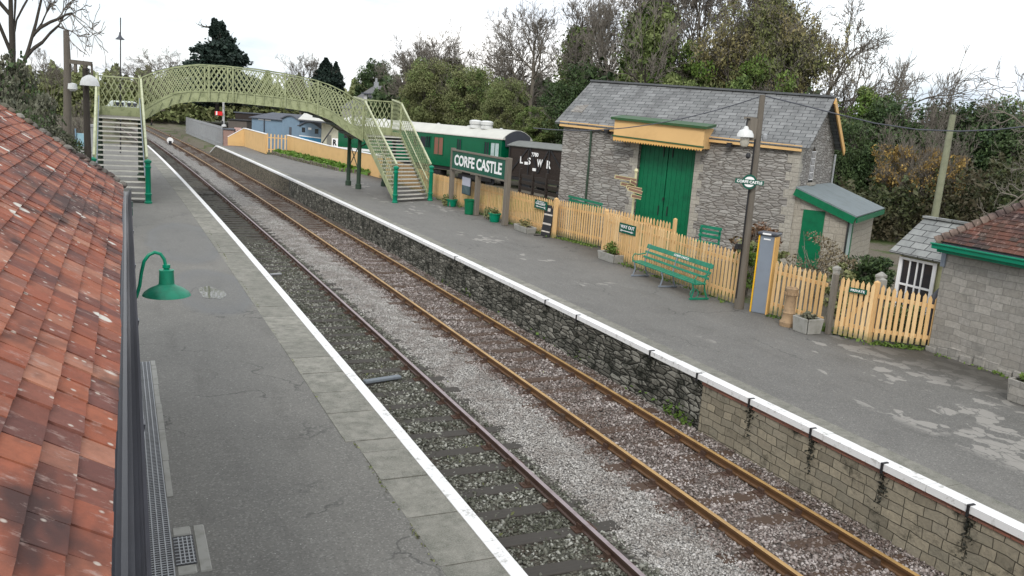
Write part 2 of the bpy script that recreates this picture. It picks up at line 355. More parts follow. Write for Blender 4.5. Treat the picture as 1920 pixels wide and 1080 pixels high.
CHAIR = paint('rusty iron chair', (.07, .04, .028), amt=.4, rough=.8)
W_OLD = rubble('black mossy rubble stone', [(.07, .068, .055), (.20, .195, .165), (.12, .118, .098), (.38, .37, .32), (.16, .15, .125)], 2.9, 10.5, (.016, .016, .013), .085, .34, moss=(.014, .016, .011), mossr=(.48, .60))
W_NEW = stone('buff squared stone', [(.17, .15, .105), (.32, .28, .20), (.23, .21, .155), (.39, .34, .24), (.27, .245, .185)], .33, .15, (.07, .062, .046), .008, .085, 2.6, moss=(.022, .022, .016), mossr=(.54, .68), bumps=.7)
W_FAR = rubble('brown rubble stone', [(.14, .12, .09), (.26, .23, .17), (.19, .17, .13)], 3.2, 8.5, (.05, .042, .032), .08, .4, moss=(.03, .028, .02), mossr=(.5, .68))
BRICK = stone('red brick', [(.26, .06, .035), (.33, .09, .05), (.18, .05, .035)], .225, .075, (.12, .08, .06), .006, .01, 3, moss=(.06, .03, .02), mossr=(.55, .8))
SHED = rubble('grey brown shed rubble', [(.23, .212, .195), (.37, .352, .325), (.28, .262, .245), (.46, .445, .415), (.32, .305, .285)], 2.7, 10.5, (.15, .138, .122), .075, .42, stain=((.13, .10, .08), .52, .75, .45), bumps=.9)
QUOIN = stone('pale quoin stone', [(.36, .34, .30), (.43, .41, .36)], .45, .3, (.2, .19, .17), .008, .01)
ASHLAR = stone('grey squared wall stone', [(.22, .215, .20), (.33, .32, .30), (.27, .26, .24), (.39, .375, .345), (.30, .285, .265)], .40, .155, (.17, .165, .15), .006, .075, 2.2, stain=((.11, .11, .10), .52, .72, .7), moss=(.10, .10, .085), mossr=(.62, .75), bumps=.5)
BLOCK = stone('buff block wall', [(.34, .31, .255), (.40, .37, .31), (.37, .34, .29)], .45, .22, (.22, .2, .17), .010, .01, 2)
def mk_tile(name, cols, moss=(.05, .045, .03), lich=True):
    m = NT(name, .8, .25); w = m.co('W'); r = m.rand()
    c = m.ramp(r, [(i/(len(cols)-1), c) for i, c in enumerate(cols)])
    n = m.noise(w, 9, 6, .75); c = m.mix(m.ramp(n, [(.42, 0), (.72, .7)]), c, m.mix(.55, c, (.04, .025, .02)))
    c = m.mix(m.ramp(m.noise(m.map(w, (1.6, .8, 1.6)), 1.1, 4, .65), [(.50, 0), (.62, .82)]), c, (.04, .028, .028))
    c = m.mix(m.ramp(m.noise(m.map(w, (1, 2, 1)), 7, 5, .75), [(.56, 0), (.70, .6)]), c, (.42, .31, .27))
    if lich:
        v = m.vor(m.vadd(w, m.noisec(w, 9), .04), 3.3); cs = m.sep(m.vor(m.vadd(w, m.noisec(w, 9), .04), 3.3, 'F1', 'Color'))[0]
        c = m.mix(m.math('MULTIPLY', m.ramp(v, [(.20, 1), (.235, 0)]), m.ramp(cs, [(.60, 0), (.64, .92)])), c, (.60, .58, .52))
        v = m.vor(w, 11); c = m.mix(m.ramp(v, [(.10, .85), (.16, 0)]), c, (.50, .44, .38))
    m.col(c); m.bump(n, .5, .006); m.bump(m.noise(w, 45, 4, .8), .3, .003); return m.m
TILE = mk_tile('red clay tile', [(.26, .075, .042), (.35, .12, .066), (.17, .066, .052), (.40, .18, .115), (.29, .09, .05), (.13, .055, .046), (.33, .105, .06), (.22, .07, .045)])
TILE2 = mk_tile('brown red clay tile', [(.07, .038, .028), (.13, .055, .038), (.055, .042, .034), (.17, .075, .055)], lich=False)
def mk_slate(name, a, b):
    m = NT(name, .75, .3); uv = m.co('UV'); bt = m.node('ShaderNodeTexBrick'); m.set(bt.inputs['Vector'], m.vadd(uv, m.noisec(uv, 2), .03)); bt.inputs['Scale'].default_value = 1
    bt.inputs['Brick Width'].default_value = .42; bt.inputs['Row Height'].default_value = .22; bt.inputs['Mortar Size'].default_value = .012; bt.inputs['Mortar Smooth'].default_value = .2
    bt.inputs['Color1'].default_value = (0, 0, 0, 1); bt.inputs['Color2'].default_value = (1, 1, 1, 1)
    c = m.mix(bt.outputs['Color'], a, b); c = m.mix(bt.outputs['Fac'], c, (.03, .03, .032))
    n = m.noise(m.map(uv, (1, .35, 1), rot=(0, 0, .5)), 1.6, 6, .7); c = m.mix(m.ramp(n, [(.45, 0), (.7, .6)]), c, (.06, .06, .062)); c = m.mix(m.ramp(m.noise(uv, 7, 5, .8), [(.55, 0), (.75, .5)]), c, (.34, .33, .31))
    m.col(c); m.bump(m.math('SUBTRACT', m.sep(bt.outputs['Color'])[0], m.math('MULTIPLY', bt.outputs['Fac'], 2)), .5, .01); return m.m
SLATE = mk_slate('grey slate', (.14, .145, .145), (.215, .22, .22)); SLATE2 = mk_slate('pale stone slate', (.20, .21, .205), (.29, .30, .29))
GREEN = paint('dark green paint', (.0, .125, .052), (.0, .055, .028), .6, .45, 4)
GREEN2 = paint('sea green paint', (.012, .195, .115), (.01, .08, .045), .65, .4, 7)
GREEN3 = paint('teal green paint', (.0, .19, .105), (.02, .08, .05), .3, .3)
SGREEN = paint('sign green enamel', (.004, .085, .055), (.0, .04, .03), .2, .25)
LETTER = paint('white lettering', (.82, .82, .82), (.5, .5, .5), .1, .4)
CREAMG = paint('olive cream paint', (.33, .36, .205), (.10, .12, .05), .85, .6, 4, .25)
CREAML = paint('pale cream paint', (.44, .46, .31), (.16, .18, .08), .7, .6, 5, .1)
DKGREEN = paint('weathered dark green iron', (.03, .055, .035), (.02, .02, .015), .4, .6)
def mk_fence():
    m = NT('yellow buff fence paint', .65); w = m.co('W'); r = m.rand(); n = m.noise(m.map(w, (14, 14, 2)), 2, 6, .7); z = m.sep(w)[2]
    c = m.ramp(r, [(0, (.54, .345, .15)), (.35, (.68, .44, .20)), (.7, (.62, .40, .185)), (1, (.74, .52, .27))])
    c = m.mix(m.ramp(n, [(.52, 0), (.75, .55)]), c, (.28, .20, .11)); k = m.math('ADD', z, m.math('MULTIPLY', m.noise(w, 6, 4), -.35))
    c = m.mix(m.ramp(k, [(.86, .75), (1.08, 0)]), c, (.17, .17, .075)); m.col(c); m.bump(n, .25, .004); return m.m
FENCE = mk_fence()
FENCEP = paint('faded orange wall paint', (.62, .40, .175), (.35, .2, .08), .3, .7, 1.5, .08)
AMBER = paint('yellow ochre paint', (.64, .38, .125), (.4, .22, .08), .3, .5, 2, .05)
YELLOW = paint('yellow edge paint', (.70, .40, .02), (.4, .2, .02), .2, .4)
TREAD = wood('weathered stair board', (.13, .12, .10), (.30, .28, .25)); NOSE = paint('white stair nosing', (.62, .61, .56), (.3, .28, .24), .5, .6, 8)
GREYWOOD = wood('weathered grey post', (.12, .105, .085), (.27, .24, .20), .85)
POLEW = wood('tarred pole wood', (.10, .088, .072), (.20, .175, .145), .85)
BLACK = paint('black paint', (.02, .02, .022), (.05, .05, .05), .2, .5)
GUTTER = paint('dark lead grey gutter', (.055, .057, .068), (.02, .02, .02), .4, .35)
STEEL = paint('blue grey steel', (.19, .22, .26), (.12, .13, .15), .25, .4)
DSTEEL = paint('dark steel', (.07, .075, .09), (.04, .04, .04), .3, .35)
GALV = paint('galvanised metal', (.30, .31, .32), (.12, .12, .12), .4, .5)
LAMPW = paint('white enamel', (.62, .63, .62), (.35, .34, .3), .4, .35)
CREAM = paint('cream paint', (.62, .60, .47), (.3, .28, .2), .4, .6)
CGREEN = paint('coach green', (.0, .10, .045), (.0, .04, .02), .4, .25, 1.5); CROOF = paint('pale coach roof', (.52, .52, .475), (.36, .36, .34), .5, .6, 1)
VAN = wood('dark brown van boards', (.020, .014, .012), (.045, .032, .026), .6); VROOF = paint('grey van roof', (.16, .17, .16), (.08, .08, .08), .4, .7)
BLUEG = paint('blue grey boards', (.17, .25, .33), (.10, .14, .18), .3, .6, 2); BLUE = paint('bright blue', (.02, .20, .38), (.02, .1, .2), .2, .5); DROOF = paint('dark felt roof', (.09, .10, .12), (.05, .05, .06), .4, .8)
RED = paint('signal red', (.62, .02, .02), (.3, .02, .02), .2, .4)
BROWNP = paint('faded brown panel', (.24, .14, .10), (.1, .07, .05), .4, .6); CONC = paint('concrete', (.30, .295, .27), (.13, .13, .10), .6, .9, 5); TERRA = paint('buff clay', (.32, .22, .13), (.12, .09, .06), .7, .85, 9); SOIL = paint('dark soil', (.05, .035, .025), (.03, .02, .01), .3, 1)
def mk_glass(name, c=(.02, .025, .035)):
    m = NT(name, .08, .6); m.col(c); return m.m
GLASS = mk_glass('dark window glass')
def mk_water():
    m = NT('rain water on asphalt', .04, .5); w = m.co('W'); m.col((.055, .056, .058)); m.bump(m.noise(w, 6, 2), .04, .01); return m.m
WATER = mk_water()
def mk_damp():
    m = NT('damp asphalt', .3, .45); w = m.co('W'); f = m.noise(w, 90, 4, .8); m.col(m.mix(f, (.10, .105, .11), (.17, .175, .185))); m.bump(f, .12, .003); return m.m
DAMP = mk_damp()
BARK = wood('grey brown bark', (.10, .088, .07), (.24, .215, .175), .95, (6, 6, 1)); BARKD = wood('dark wet bark', (.035, .03, .025), (.09, .078, .065), .95, (6, 6, 1))
TWIG = paint('fine twig bark', (.19, .17, .145), (.09, .08, .065), .4, .95)
L_IVY = leafm('ivy leaves', (.028, .055, .014), (.15, .205, .06), (.18, .215, .08)); L_OLIVE = leafm('olive leaves', (.08, .095, .035), (.25, .26, .12), (.15, .18, .07))
L_BROWN = leafm('brown autumn leaves', (.12, .105, .038), (.29, .25, .12), (.14, .16, .06)); L_DARK = leafm('dark evergreen leaves', (.014, .032, .013), (.08, .125, .045), (.055, .082, .03))
L_CEDAR = leafm('blue green conifer needles', (.008, .018, .014), (.03, .05, .038)); L_GREEN = leafm('fresh green leaves', (.05, .10, .015), (.16, .23, .05), (.07, .12, .02))
L_GREY = leafm('grey green leaves', (.06, .062, .042), (.20, .20, .145), (.12, .125, .085)); L_ORANGE = leafm('yellow brown leaves', (.16, .10, .03), (.42, .29, .09)); L_RED = leafm('rusty leaves', (.10, .05, .03), (.22, .13, .075), (.11, .10, .05))
L_GRASS = leafm('grass blades', (.05, .12, .015), (.15, .27, .04), (.09, .16, .03))
def mk_ground():
    m = NT('yard ground', .95, .1); w = m.co('W'); n = m.noise(w, .35, 6, .65); f = m.noise(w, 14, 5, .8)
    c = m.mix(m.ramp(f, [(.3, 0), (.7, 1)]), (.08, .068, .05), (.20, .18, .145)); g = m.mix(f, (.035, .06, .015), (.085, .12, .035))
    c = m.mix(m.ramp(n, [(.50, 0), (.60, .9)]), c, g); m.col(c); m.bump(f, .5, .02); return m.m
GROUND = mk_ground()
def mk_hill():
    m = NT('wooded hillside', .95, .1); w = m.co('W'); n = m.noise(w, .12, 8, .75); m.col(m.mix(m.ramp(n, [(.35, 0), (.65, 1)]), (.05, .055, .025), (.13, .12, .06))); m.bump(n, .8, .6); return m.m
HILL = mk_hill()
# ------------------------------------------------------------------ the setting: ground, track bed, platforms
def smooth(a, b, t): t = np.clip((t-a)/(b-a), 0, 1); return t*t*(3-2*t)
XW_L, XW_R = 3.53, 9.81
xs = np.array(sorted(set(list(np.arange(-60, 100, 4.))+[2.0, 2.49, 2.55, 10.8, 10.86, 13, 15, 18, 22, 26]+list(np.arange(-420, -60, 40.))+list(np.arange(100, 700, 50.)))))
ys = np.array(list(np.arange(-12, 140, 3.))+list(np.arange(140, 900, 25.)))
GX, GY = np.meshgrid(xs, ys, indexing='ij'); XR = GX.copy(); GX = XR-2.05e-4*np.clip(GY, 0, 120)**2
inside = (XR > 2.5) & (XR < 10.84)
GZ = np.where(inside, -.34, .76-(.76+.02)*smooth(84, 92, GY)*(1-smooth(17, 22, GX)))
GZ = np.where(GY > 150, GZ*.3+(GY-150)*.012, GZ)
Vg = np.stack([GX, GY, GZ], -1).reshape(-1, 3); nx, ny = GX.shape
idx = np.arange(nx*ny).reshape(nx, ny); Fg = np.stack([idx[:-1, :-1], idx[1:, :-1], idx[1:, 1:], idx[:-1, 1:]], -1).reshape(-1, 4)
g = link('ground', np_mesh('ground', Vg, Fg), GROUND); tag(g, kind='structure')

def sheet(name, x0, x1, y0, y1, dx, dyf, zf, mat):
    nxx = int((x1-x0)/dx)+1; X = np.linspace(x0, x1, nxx); Y = [y0]
    while Y[-1] < y1: Y.append(Y[-1]+dyf(Y[-1]))
    Y = np.array(Y); A, B = np.meshgrid(X, Y, indexing='ij'); Z = zf(A, B)
    C = A-2.05e-4*np.maximum(B, 0)**2
    V = np.stack([C, B, Z], -1).reshape(-1, 3); i = np.arange(A.size).reshape(A.shape)
    F = np.stack([i[:-1, :-1], i[1:, :-1], i[1:, 1:], i[:-1, 1:]], -1).reshape(-1, 4)
    return link(name, np_mesh(name, V, F), mat)
def bz(A, B):
    z = -.165+rng.normal(0, .010, A.shape)
    z += .05*np.exp(-((A-6.68)/.33)**2)
    z += .02*np.sin(A*3.1+B*.7)*np.sin(B*1.3); return z
tb = sheet('trackbed', 3.5, 9.84, -4, 150, .12, lambda y: .14 if y < 30 else (.5 if y < 60 else 2), bz, BALL); tag(tb, kind='structure')

def bank_poly(name, pts, z, th, mat, kind='structure'):
    m = MB(); m.prism([(x, y, z) for x, y in pts], None, ex=(0, 0, -th)); o = m.build(name, mat); tag(o, kind=kind); return o
YL = [-4, 0, 10, 20, 30, 40, 50, 60, 70, 80]
bank_poly('near_platform', [(2.9+cur(y), y) for y in YL]+[(-6, 80), (-6, -4)], .912, .35, ASPH)
YR = [-6, 0, 10, 20, 30, 40, 50, 60, 70, 80, 85]
bank_poly('far_platform', [(XW_R+.45+cur(y), y) for y in YR]+[(11.2, 86.1), (11.2, 74.4), (13.4, 75.2), (15.4, 57), (15.4, 29.6), (16.9, 29.2), (16.9, 24.5), (15.3, 24.5), (15.25, 15), (16.6, 13), (16.6, -6)], .912, .35, ASPHR)

# coping slabs, white lines, retaining walls: each platform edge is one thing with its parts
def edge_strip(name, xa, xb, za, th, Y, mat, parent=None, L=None, gap=.006, zj=0.0):
    """slabs laid end to end; with L each slab is its own island inside the strip"""
    m = MB(); y = Y[0]
    while y < Y[1]-1e-6:
        l = (L*rnd.uniform(.9, 1.15) if L else 4); y2 = min(y+l, Y[1]); g = gap if L else 0; z = za+rnd.uniform(-zj, zj)
        a = [(xa+cur(y+g), y+g), (xb+cur(y+g), y+g), (xb+cur(y2), y2), (xa+cur(y2), y2)]
        m.prism([(p[0], p[1], z) for p in a], None, ex=(0, 0, -th)); y = y2
    return m.build(name, mat, parent)
ne = empty('platform_edge', (XW_L, 0, 0), 'stone slab edge with a white line along the near platform', 'platform edge')
edge_strip('coping', 2.84, 3.60, .918, .1, (-4, 10.6), COPE, ne, .98, .022, .004)
edge_strip('coping', 2.72, 3.60, .918, .1, (10.6, 80), COPE, ne, .98, .022, .004)
edge_strip('white_line', 3.44, 3.606, .925, .012, (-4, 80), WHITE, ne, .98, .008, .0015)
edge_strip('retaining_wall', 3.2, XW_L, .815, 1.2, (-4, 80), W_OLD, ne)
fe = empty('platform_edge', (XW_R, 0, 0), 'dark rubble stone wall with a white edge along the far platform', 'platform edge')
edge_strip('coping', 9.97, 10.30, .918, .1, (-6, 85), COPE, fe, 1.2, .010, .003)
edge_strip('white_coping', 9.75, 9.972, .925, .10, (-6, 85), WHITE, fe, 1.9, .012, .003)
edge_strip('brick_course', 9.79, 10.1, .822, .075, (-6, 12.1), BRICK, fe)
o = edge_strip('retaining_wall', 9.815, 10.2, .745, 1.1, (-6, 12.1), W_NEW, fe); tag(o, 'newer buff stone wall face below the red brick course')
o = edge_strip('retaining_wall', 9.80, 10.2, .822, 1.15, (12.1, 52), W_OLD, fe); tag(o, 'old black mossy rubble wall face')
o = edge_strip('retaining_wall', 9.80, 10.2, .822, 1.15, (52, 85), W_FAR, fe); tag(o, 'brown rubble wall face at the far end')
m = MB(); c0, c1 = cur(85), cur(89)
m.prism([(9.8+c0, 85, -.3), (9.8+c0, 85, .82), (9.8+c1, 89, -.02), (9.8+c1, 89, -.3)], None, ex=(1.4, 0, 0)); m.build('ramp', W_FAR, fe)
m = MB(); m.prism([(9.75+c0, 85, .925), (9.75+c1, 89, .06), (9.75+c1, 89, -.02), (9.75+c0, 85, .83)], None, ex=(.22, 0, 0)); m.build('white_ramp_edge', WHITE, fe)
m = MB(); m.prism([(9.97+c0, 85, .915), (9.97+c1, 89, .05), (9.97+c1, 89, -.02), (9.97+c0, 85, .83)], None, ex=(1.2, 0, 0)); m.build('ramp_surface', ASPHR, fe)

# iron cramps and the black damp streaks below them on the far wall
CRP = []
for px, py in ((1310, 703), (1408, 748), (1523, 803), (1657, 867), (1818, 948), (1222, 663), (1085, 596), (1027, 568), (860, 488)):
    y = HL(px, py, (9.75, 0), (0, 1)).y; CRP.append(y); q = MB(); q.box((9.742+cur(y), y, .85), (.02, .035, .15)); q.box((9.79+cur(y), y, .93), (.12, .035, .012)); q.build('iron_cramp', BLACK, fe)
# rails
def rail_mesh(name, path, mat, label, group=None):
    prof = [(-.035, 0), (.035, 0), (.036, -.035), (.011, -.05), (.011, -.11), (.034, -.125), (.034, -.145), (-.034, -.145), (-.034, -.125), (-.011, -.11), (-.011, -.05), (-.036, -.035)]
    V = []; F = []; k = len(prof)
    for i, p in enumerate(path):
        a = Vector(path[max(i-1, 0)]); b = Vector(path[min(i+1, len(path)-1)]); d = (b-a); d.z = 0; d.normalize(); sx = Vector((d.y, -d.x, 0))
        for x, z in prof: V.append(Vector(p)+sx*x+Vector((0, 0, z)))
        if i:
            q = (i-1)*k; F += [(q+j, q+(j+1) % k, q+k+(j+1) % k, q+k+j) for j in range(k)]
    mb = MB(); mb.add(V, F); o = mb.build(name, mat, smooth=False); tag(o, label, 'rail', group); return o
YT = list(np.arange(-4, 60, 4.))+list(np.arange(60, 200, 6.))
RX = [4.205, 5.71, 7.642, 9.147]
for x, mt, lb in zip(RX, [RAILB, RAILB, RAILO, RAILO], ['brown rail hidden close under the near platform edge', 'worn purple brown rail nearest the near platform', 'orange rusted rail beside the pale gravel strip', 'orange rusted rail nearest the far platform wall']):
    rail_mesh('rail', [(x+cur(y), y, 0) for y in YT], mt, lb)
sid = [[(262, 222), (300, 229), (345, 243), (382, 262), (432, 286)], [(285, 216), (330, 228), (380, 247), (430, 268), (470, 285)]]
for pts, lb in zip(sid, ['siding rail curving away left of the grass', 'siding rail curving away beside the grass']):
    rail_mesh('rail', [tuple(P(*p, .02)) for p in pts], RAILB, lb)

# sleepers (> two rail chairs each)
def sleeper_proto(w, mat):
    m = MB(); m.box((0, 0, -.065), (2.6, w, .13)); o = m.build('sleeper', mat, bevel=.008)
    for x in (-.7525, .7525):
        c = MB(); c.box((x, 0, .008), (.34, .18, .022)); c.box((x-.065, 0, .045), (.05, .11, .09)); c.box((x+.065, 0, .045), (.05, .11, .09))
        c.tube([(x-.13, 0, .01), (x-.13, 0, .04)], .016, 6); c.tube([(x+.13, 0, .01), (x+.13, 0, .04)], .016, 6)
        c.build('rail_chair', CHAIR, o)
    return o
TRK = [(4.9575, 'old dark sleeper half sunk in ballast under the near track', 'sleepers of the near track', SLEEP), (8.3945, 'old brown sleeper nearly buried in ballast under the far track', 'sleepers of the far track', SLEEPB)]
SLP = []
for ti, (cx, lb, gp, mt) in enumerate(TRK):
    proto = sleeper_proto(.25, mt); y = 3.2 if ti == 0 else 3.5; first = True
    while y < 108:
        o = proto if first else copy_tree(proto); first = False
        zz = (-.145 if ti == 0 else -.152)+rnd.uniform(-.012, .006); o.location = (cx+cur(y)+rnd.uniform(-.04, .04), y, zz); o.rotation_euler = (0, rnd.uniform(-.004, .004), rnd.uniform(-.02, .02))
        tag(o, lb, 'sleeper', gp); SLP.append((cx, y, ti)); y += .76*rnd.uniform(.96, 1.04)

# loose stones on the track bed
def stones(name, cx0, cx1, y0, y1, n, size, mat, label, skip, zoff=0):
    x = rng.uniform(cx0, cx1, n); y = y0+(y1-y0)*rng.uniform(0, 1, n)**1.35
    keep = np.ones(n, bool)
    for cx, sy, ti in SLP:
        if sy < y1+1:
            on = (np.abs(y-sy) < .135) & (np.abs(x-cx) < 1.32); keep &= ~(on & (rng.uniform(0, 1, n) < skip[ti]*(0.6+.4*math.sin(sy*7.3)**2)))
    for r in RX: keep &= np.abs(x-r) > .055
    x, y = x[keep], y[keep]; n = len(x)
    s = size*np.exp(rng.normal(0, .28, n)); base = np.array([[1, 0, 0], [-1, 0, 0], [0, 1, 0], [0, -1, 0], [0, 0, 1], [0, 0, -1]], float)*.6
    v = base[None]*rng.uniform(.55, 1.25, (n, 6, 1))*s[:, None, None]+rng.normal(0, .12, (n, 6, 3))*s[:, None, None]; v[:, :, 2] *= .75
    a = rng.uniform(0, 6.283, n); ca, sa = np.cos(a)[:, None], np.sin(a)[:, None]; vx = v[:, :, 0]*ca-v[:, :, 1]*sa; vy = v[:, :, 0]*sa+v[:, :, 1]*ca
    t = rng.uniform(-.7, .7, n)[:, None]; vz = v[:, :, 2]*np.cos(t)+vx*np.sin(t)
    zb = -.160+.05*np.exp(-((x-6.68)/.33)**2)+.02*np.sin(x*3.1+y*.7)*np.sin(y*1.3)+rng.uniform(-.008, .016, n)+zoff
    V = np.stack([vx+(x-2.05e-4*y*y)[:, None], vy+y[:, None], vz+zb[:, None]], -1).reshape(-1, 3)
    tri = np.array([[0, 2, 4], [2, 1, 4], [1, 3, 4], [3, 0, 4], [2, 0, 5], [1, 2, 5], [3, 1, 5], [0, 3, 5]]); F = (np.arange(n)[:, None, None]*6+tri[None]).reshape(-1, 3)
    o = link(name, np_mesh(name, V, F), mat); tag(o, label, 'ballast', kind='stuff')
stones('gravel_strip', 6.05, 7.33, 3.5, 46, 75000, .027, ST_LIGHT, 'pale fine gravel between the two tracks', (.75, .7))
stones('ballast_stones', 3.55, 6.1, 3.5, 34, 42000, .046, ST_DARK, 'dark greenish ballast around the near track', (.93, .7))
stones('ballast_stones', 7.2, 9.8, 4.5, 38, 52000, .042, ST_MID, 'brown stained ballast of the far track', (.8, .62))

# worn blue grey plank and litter in the four foot; rain water; drain
m = MB(); a, b = P(683, 716, -.08), P(750, 706, -.08); m.bar(a, b, .13, .06); o = m.build('loose_board', wood('pale weathered board', (.13, .15, .17), (.26, .29, .32)), bevel=.01); tag(o, 'pale blue grey loose board lying across the near track ballast', 'board')
m = MB(); a, b = P(506, 515, -.12), P(527, 513, -.12); m.bar(a, b, .1, .05); o = m.build('loose_board', GALV, bevel=.01); tag(o, 'small pale strip lying in the near track beside the platform line, farther away', 'board')
def blob(name, px, rx, ry, mat, z, n=40, seed=0, kind='structure'):
    c = P(*px, z); r_ = random.Random(seed); ph = [r_.uniform(0, 6.3) for _ in range(5)]; vs = []
    for i in range(n):
        t = 2*math.pi*i/n; k = 1+.12*math.sin(2*t+ph[0])+.09*math.sin(3*t+ph[1])+.06*math.sin(5*t+ph[2])+.04*math.sin(9*t+ph[3]); vs.append((c.x+rx*k*math.cos(t), c.y+ry*k*math.sin(t), z))
    m = MB(); m.add(vs, [tuple(range(n))]); o = m.build(name, mat); tag(o, kind=kind)
blob('puddle', (397, 549), .27, .70, WATER, .9165, seed=9)

dr = empty('drain_channel', (.29, 11, .915), 'narrow steel grating drain along the foot of the near building', 'drain')
m = MB(); y = 6.6
while y < 14.9: m.box((.285, y, .905), (.23, .012, .03)); y += .045
for x in (.175, .23, .285, .34, .395): m.bb((x-.006, 6.6, .893), (x+.006, 14.9, .924))
for i in range(4): m.bb((.46+i*.04, 8.0, .893), (.472+i*.04, 8.55, .922))
for i in range(9): m.bb((.42, 8.0+i*.065, .893), (.60, 8.012+i*.065, .9215))
m.build('grating', GALV, dr)
m = MB(); m.bb((.16, 6.6, .913), (.40, 14.9, .9155)); m.bb((.41, 7.98, .913), (.61, 8.58, .9155)); m.build('drain_bed', BLACK, dr)
m = MB(); y = 6.6
while y < 14.9:
    l = rnd.uniform(.8, 1.1); y2 = min(y+l, 14.95)
    if not (y < 8.8 and y2 > 7.8): m.bb((.41, y, .88), (.475+rnd.uniform(0, .015), y2-.01, .921))
    y = y2
m.prism([(.41, 8.05, .9245), (.95, 7.95, .9245), (1.02, 8.3, .9245), (.98, 8.95, .9245), (.41, 9.0, .9245)], None, ex=(0, 0, -.006)) if False else None
m.build('kerb', CONC, dr)
for a_, b_ in (((.61, 7.8), (.74, 8.78)), ((.41, 8.585), (.605, 8.78)), ((.41, 7.8), (.605, 7.975))): m = MB(); m.bb((*a_, .88), (*b_, .924)); m.build('concrete_block', CONC, dr, bevel=.02)

# ------------------------------------------------------------------ near station building: the red tiled roof under the camera
ZE = 4.0; ca = P(228, 348, ZE); YG = ca.y; A35 = math.radians(35)
sb = empty('station_building', (-.4, YG, .915), 'near station building under a lichen spotted red clay tile roof', 'building')
m = MB(); m.bb((-9, -6, .6), (-.42, YG-.25, 3.9)); m.build('wall', ASHLAR, sb)
m = MB(); us, vs_ = Vector((0, 1, 0)), Vector((-math.cos(A35), 0, math.sin(A35))); nn = Vector((math.sin(A35), 0, math.cos(A35)))
EX = lambda y: ca.x-.085*(YG-y)/(YG-2.2)
TW, TG = .185, .132; row = 0; s = 0
while s < 6.2:
    y = -3.0+(TW/2 if row % 2 else 0)+rnd.uniform(-.02, .02); sag = .012*math.sin(s*2)
    while y < YG-.02:
        w = TW*rnd.uniform(.93, 1.03); y2 = min(y+w, YG); cen = Vector((EX((y+y2)/2), 0, ZE))+us*((y+y2)/2)+vs_*(s+TG*.75)+nn*(.02+rnd.uniform(-.003, .005)+.012*math.sin(y*1.7+s))
        t = math.radians(5.5+rnd.uniform(-1.4, 1.4)); r2 = rnd.uniform(-.022, .022)
        va = (vs_*math.cos(t)-nn*math.sin(t)); ua = (us+va*r2).normalized(); na = ua.cross(va); na = -na if na.z < 0 else na
        m.box(cen, (y2-y-.006, TG*1.55, .015), ax=(ua, va, na)); y += w
    s += TG; row += 1
rf = m.build('roof_tiles', TILE, sb)
m = MB(); m.prism([(ca.x-.02, -3, ZE-.03), (ca.x-.02+vs_.x*6.2, -3, ZE-.03+vs_.z*6.2), (ca.x-.02+vs_.x*6.2, -3, ZE-.2+vs_.z*6.2), (ca.x-.02, -3, ZE-.14)], None, ex=(0, YG+2.95, 0)); m.v = [(x+EX(y)-ca.x-.01, y, z) for x, y, z in m.v]; m.build('roof_deck', BLACK, sb)
MORT = mk_tile('mossy verge mortar', [(.16, .15, .13), (.26, .25, .22), (.10, .10, .07), (.22, .17, .14)], lich=False)
m = MB(); s = 0
while s < 6.2:
    c = Vector((ca.x, YG-.02, ZE))+vs_*s+nn*.035; k = rnd.uniform(.05, .09); m.lathe(c+Vector((0, rnd.uniform(-.03, .03), -.02)), [(k*.6, -.04), (k, 0), (k*.8, .03), (k*.3, .055)], 7, rnd.uniform(0, 3)); s += rnd.uniform(.07, .13)
m.build('verge_mortar', MORT, sb)
m = MB(); n = 10; vs = []; R = .052; gx = ca.x+.058; gz = ZE-.045
prof = [(gx-R, gz+.01)]+[(gx+R*math.cos(t), gz+R*1.1*math.sin(t)) for t in np.linspace(math.pi, 2*math.pi, 9)]+[(gx+R+.012, gz+.012), (gx+R+.012, gz-.01)]+[(gx+(R+.01)*math.cos(t), gz+(R+.012)*1.1*math.sin(t)) for t in np.linspace(2*math.pi, math.pi, 9)]
m.prism([(x, -3, z) for x, z in prof], None, ex=(0, YG+3.15, 0))
for y in (1.9, 3.75, 5.6, 7.5, 9.4, 11.3, 13.1): m.prism([(gx+(R+.02)*math.cos(t), y, gz-.002+(R+.024)*1.1*math.sin(t)) for t in np.linspace(math.pi, 2*math.pi, 9)]+[(gx+(R+.012)*math.cos(t), y, gz+(R+.012)*1.1*math.sin(t)) for t in np.linspace(2*math.pi, math.pi, 9)], None, ex=(0, .07, 0))
m.v = [(x+EX(y)-ca.x, y, z) for x, y, z in m.v]; gt = m.build('gutter', GUTTER, sb)
m = MB(); m.bb((ca.x-.05, -3, ZE-.26), (ca.x-.02, YG+.02, ZE-.04)); m.v = [(x+EX(y)-ca.x, y, z) for x, y, z in m.v]; m.build('fascia', DSTEEL, sb)

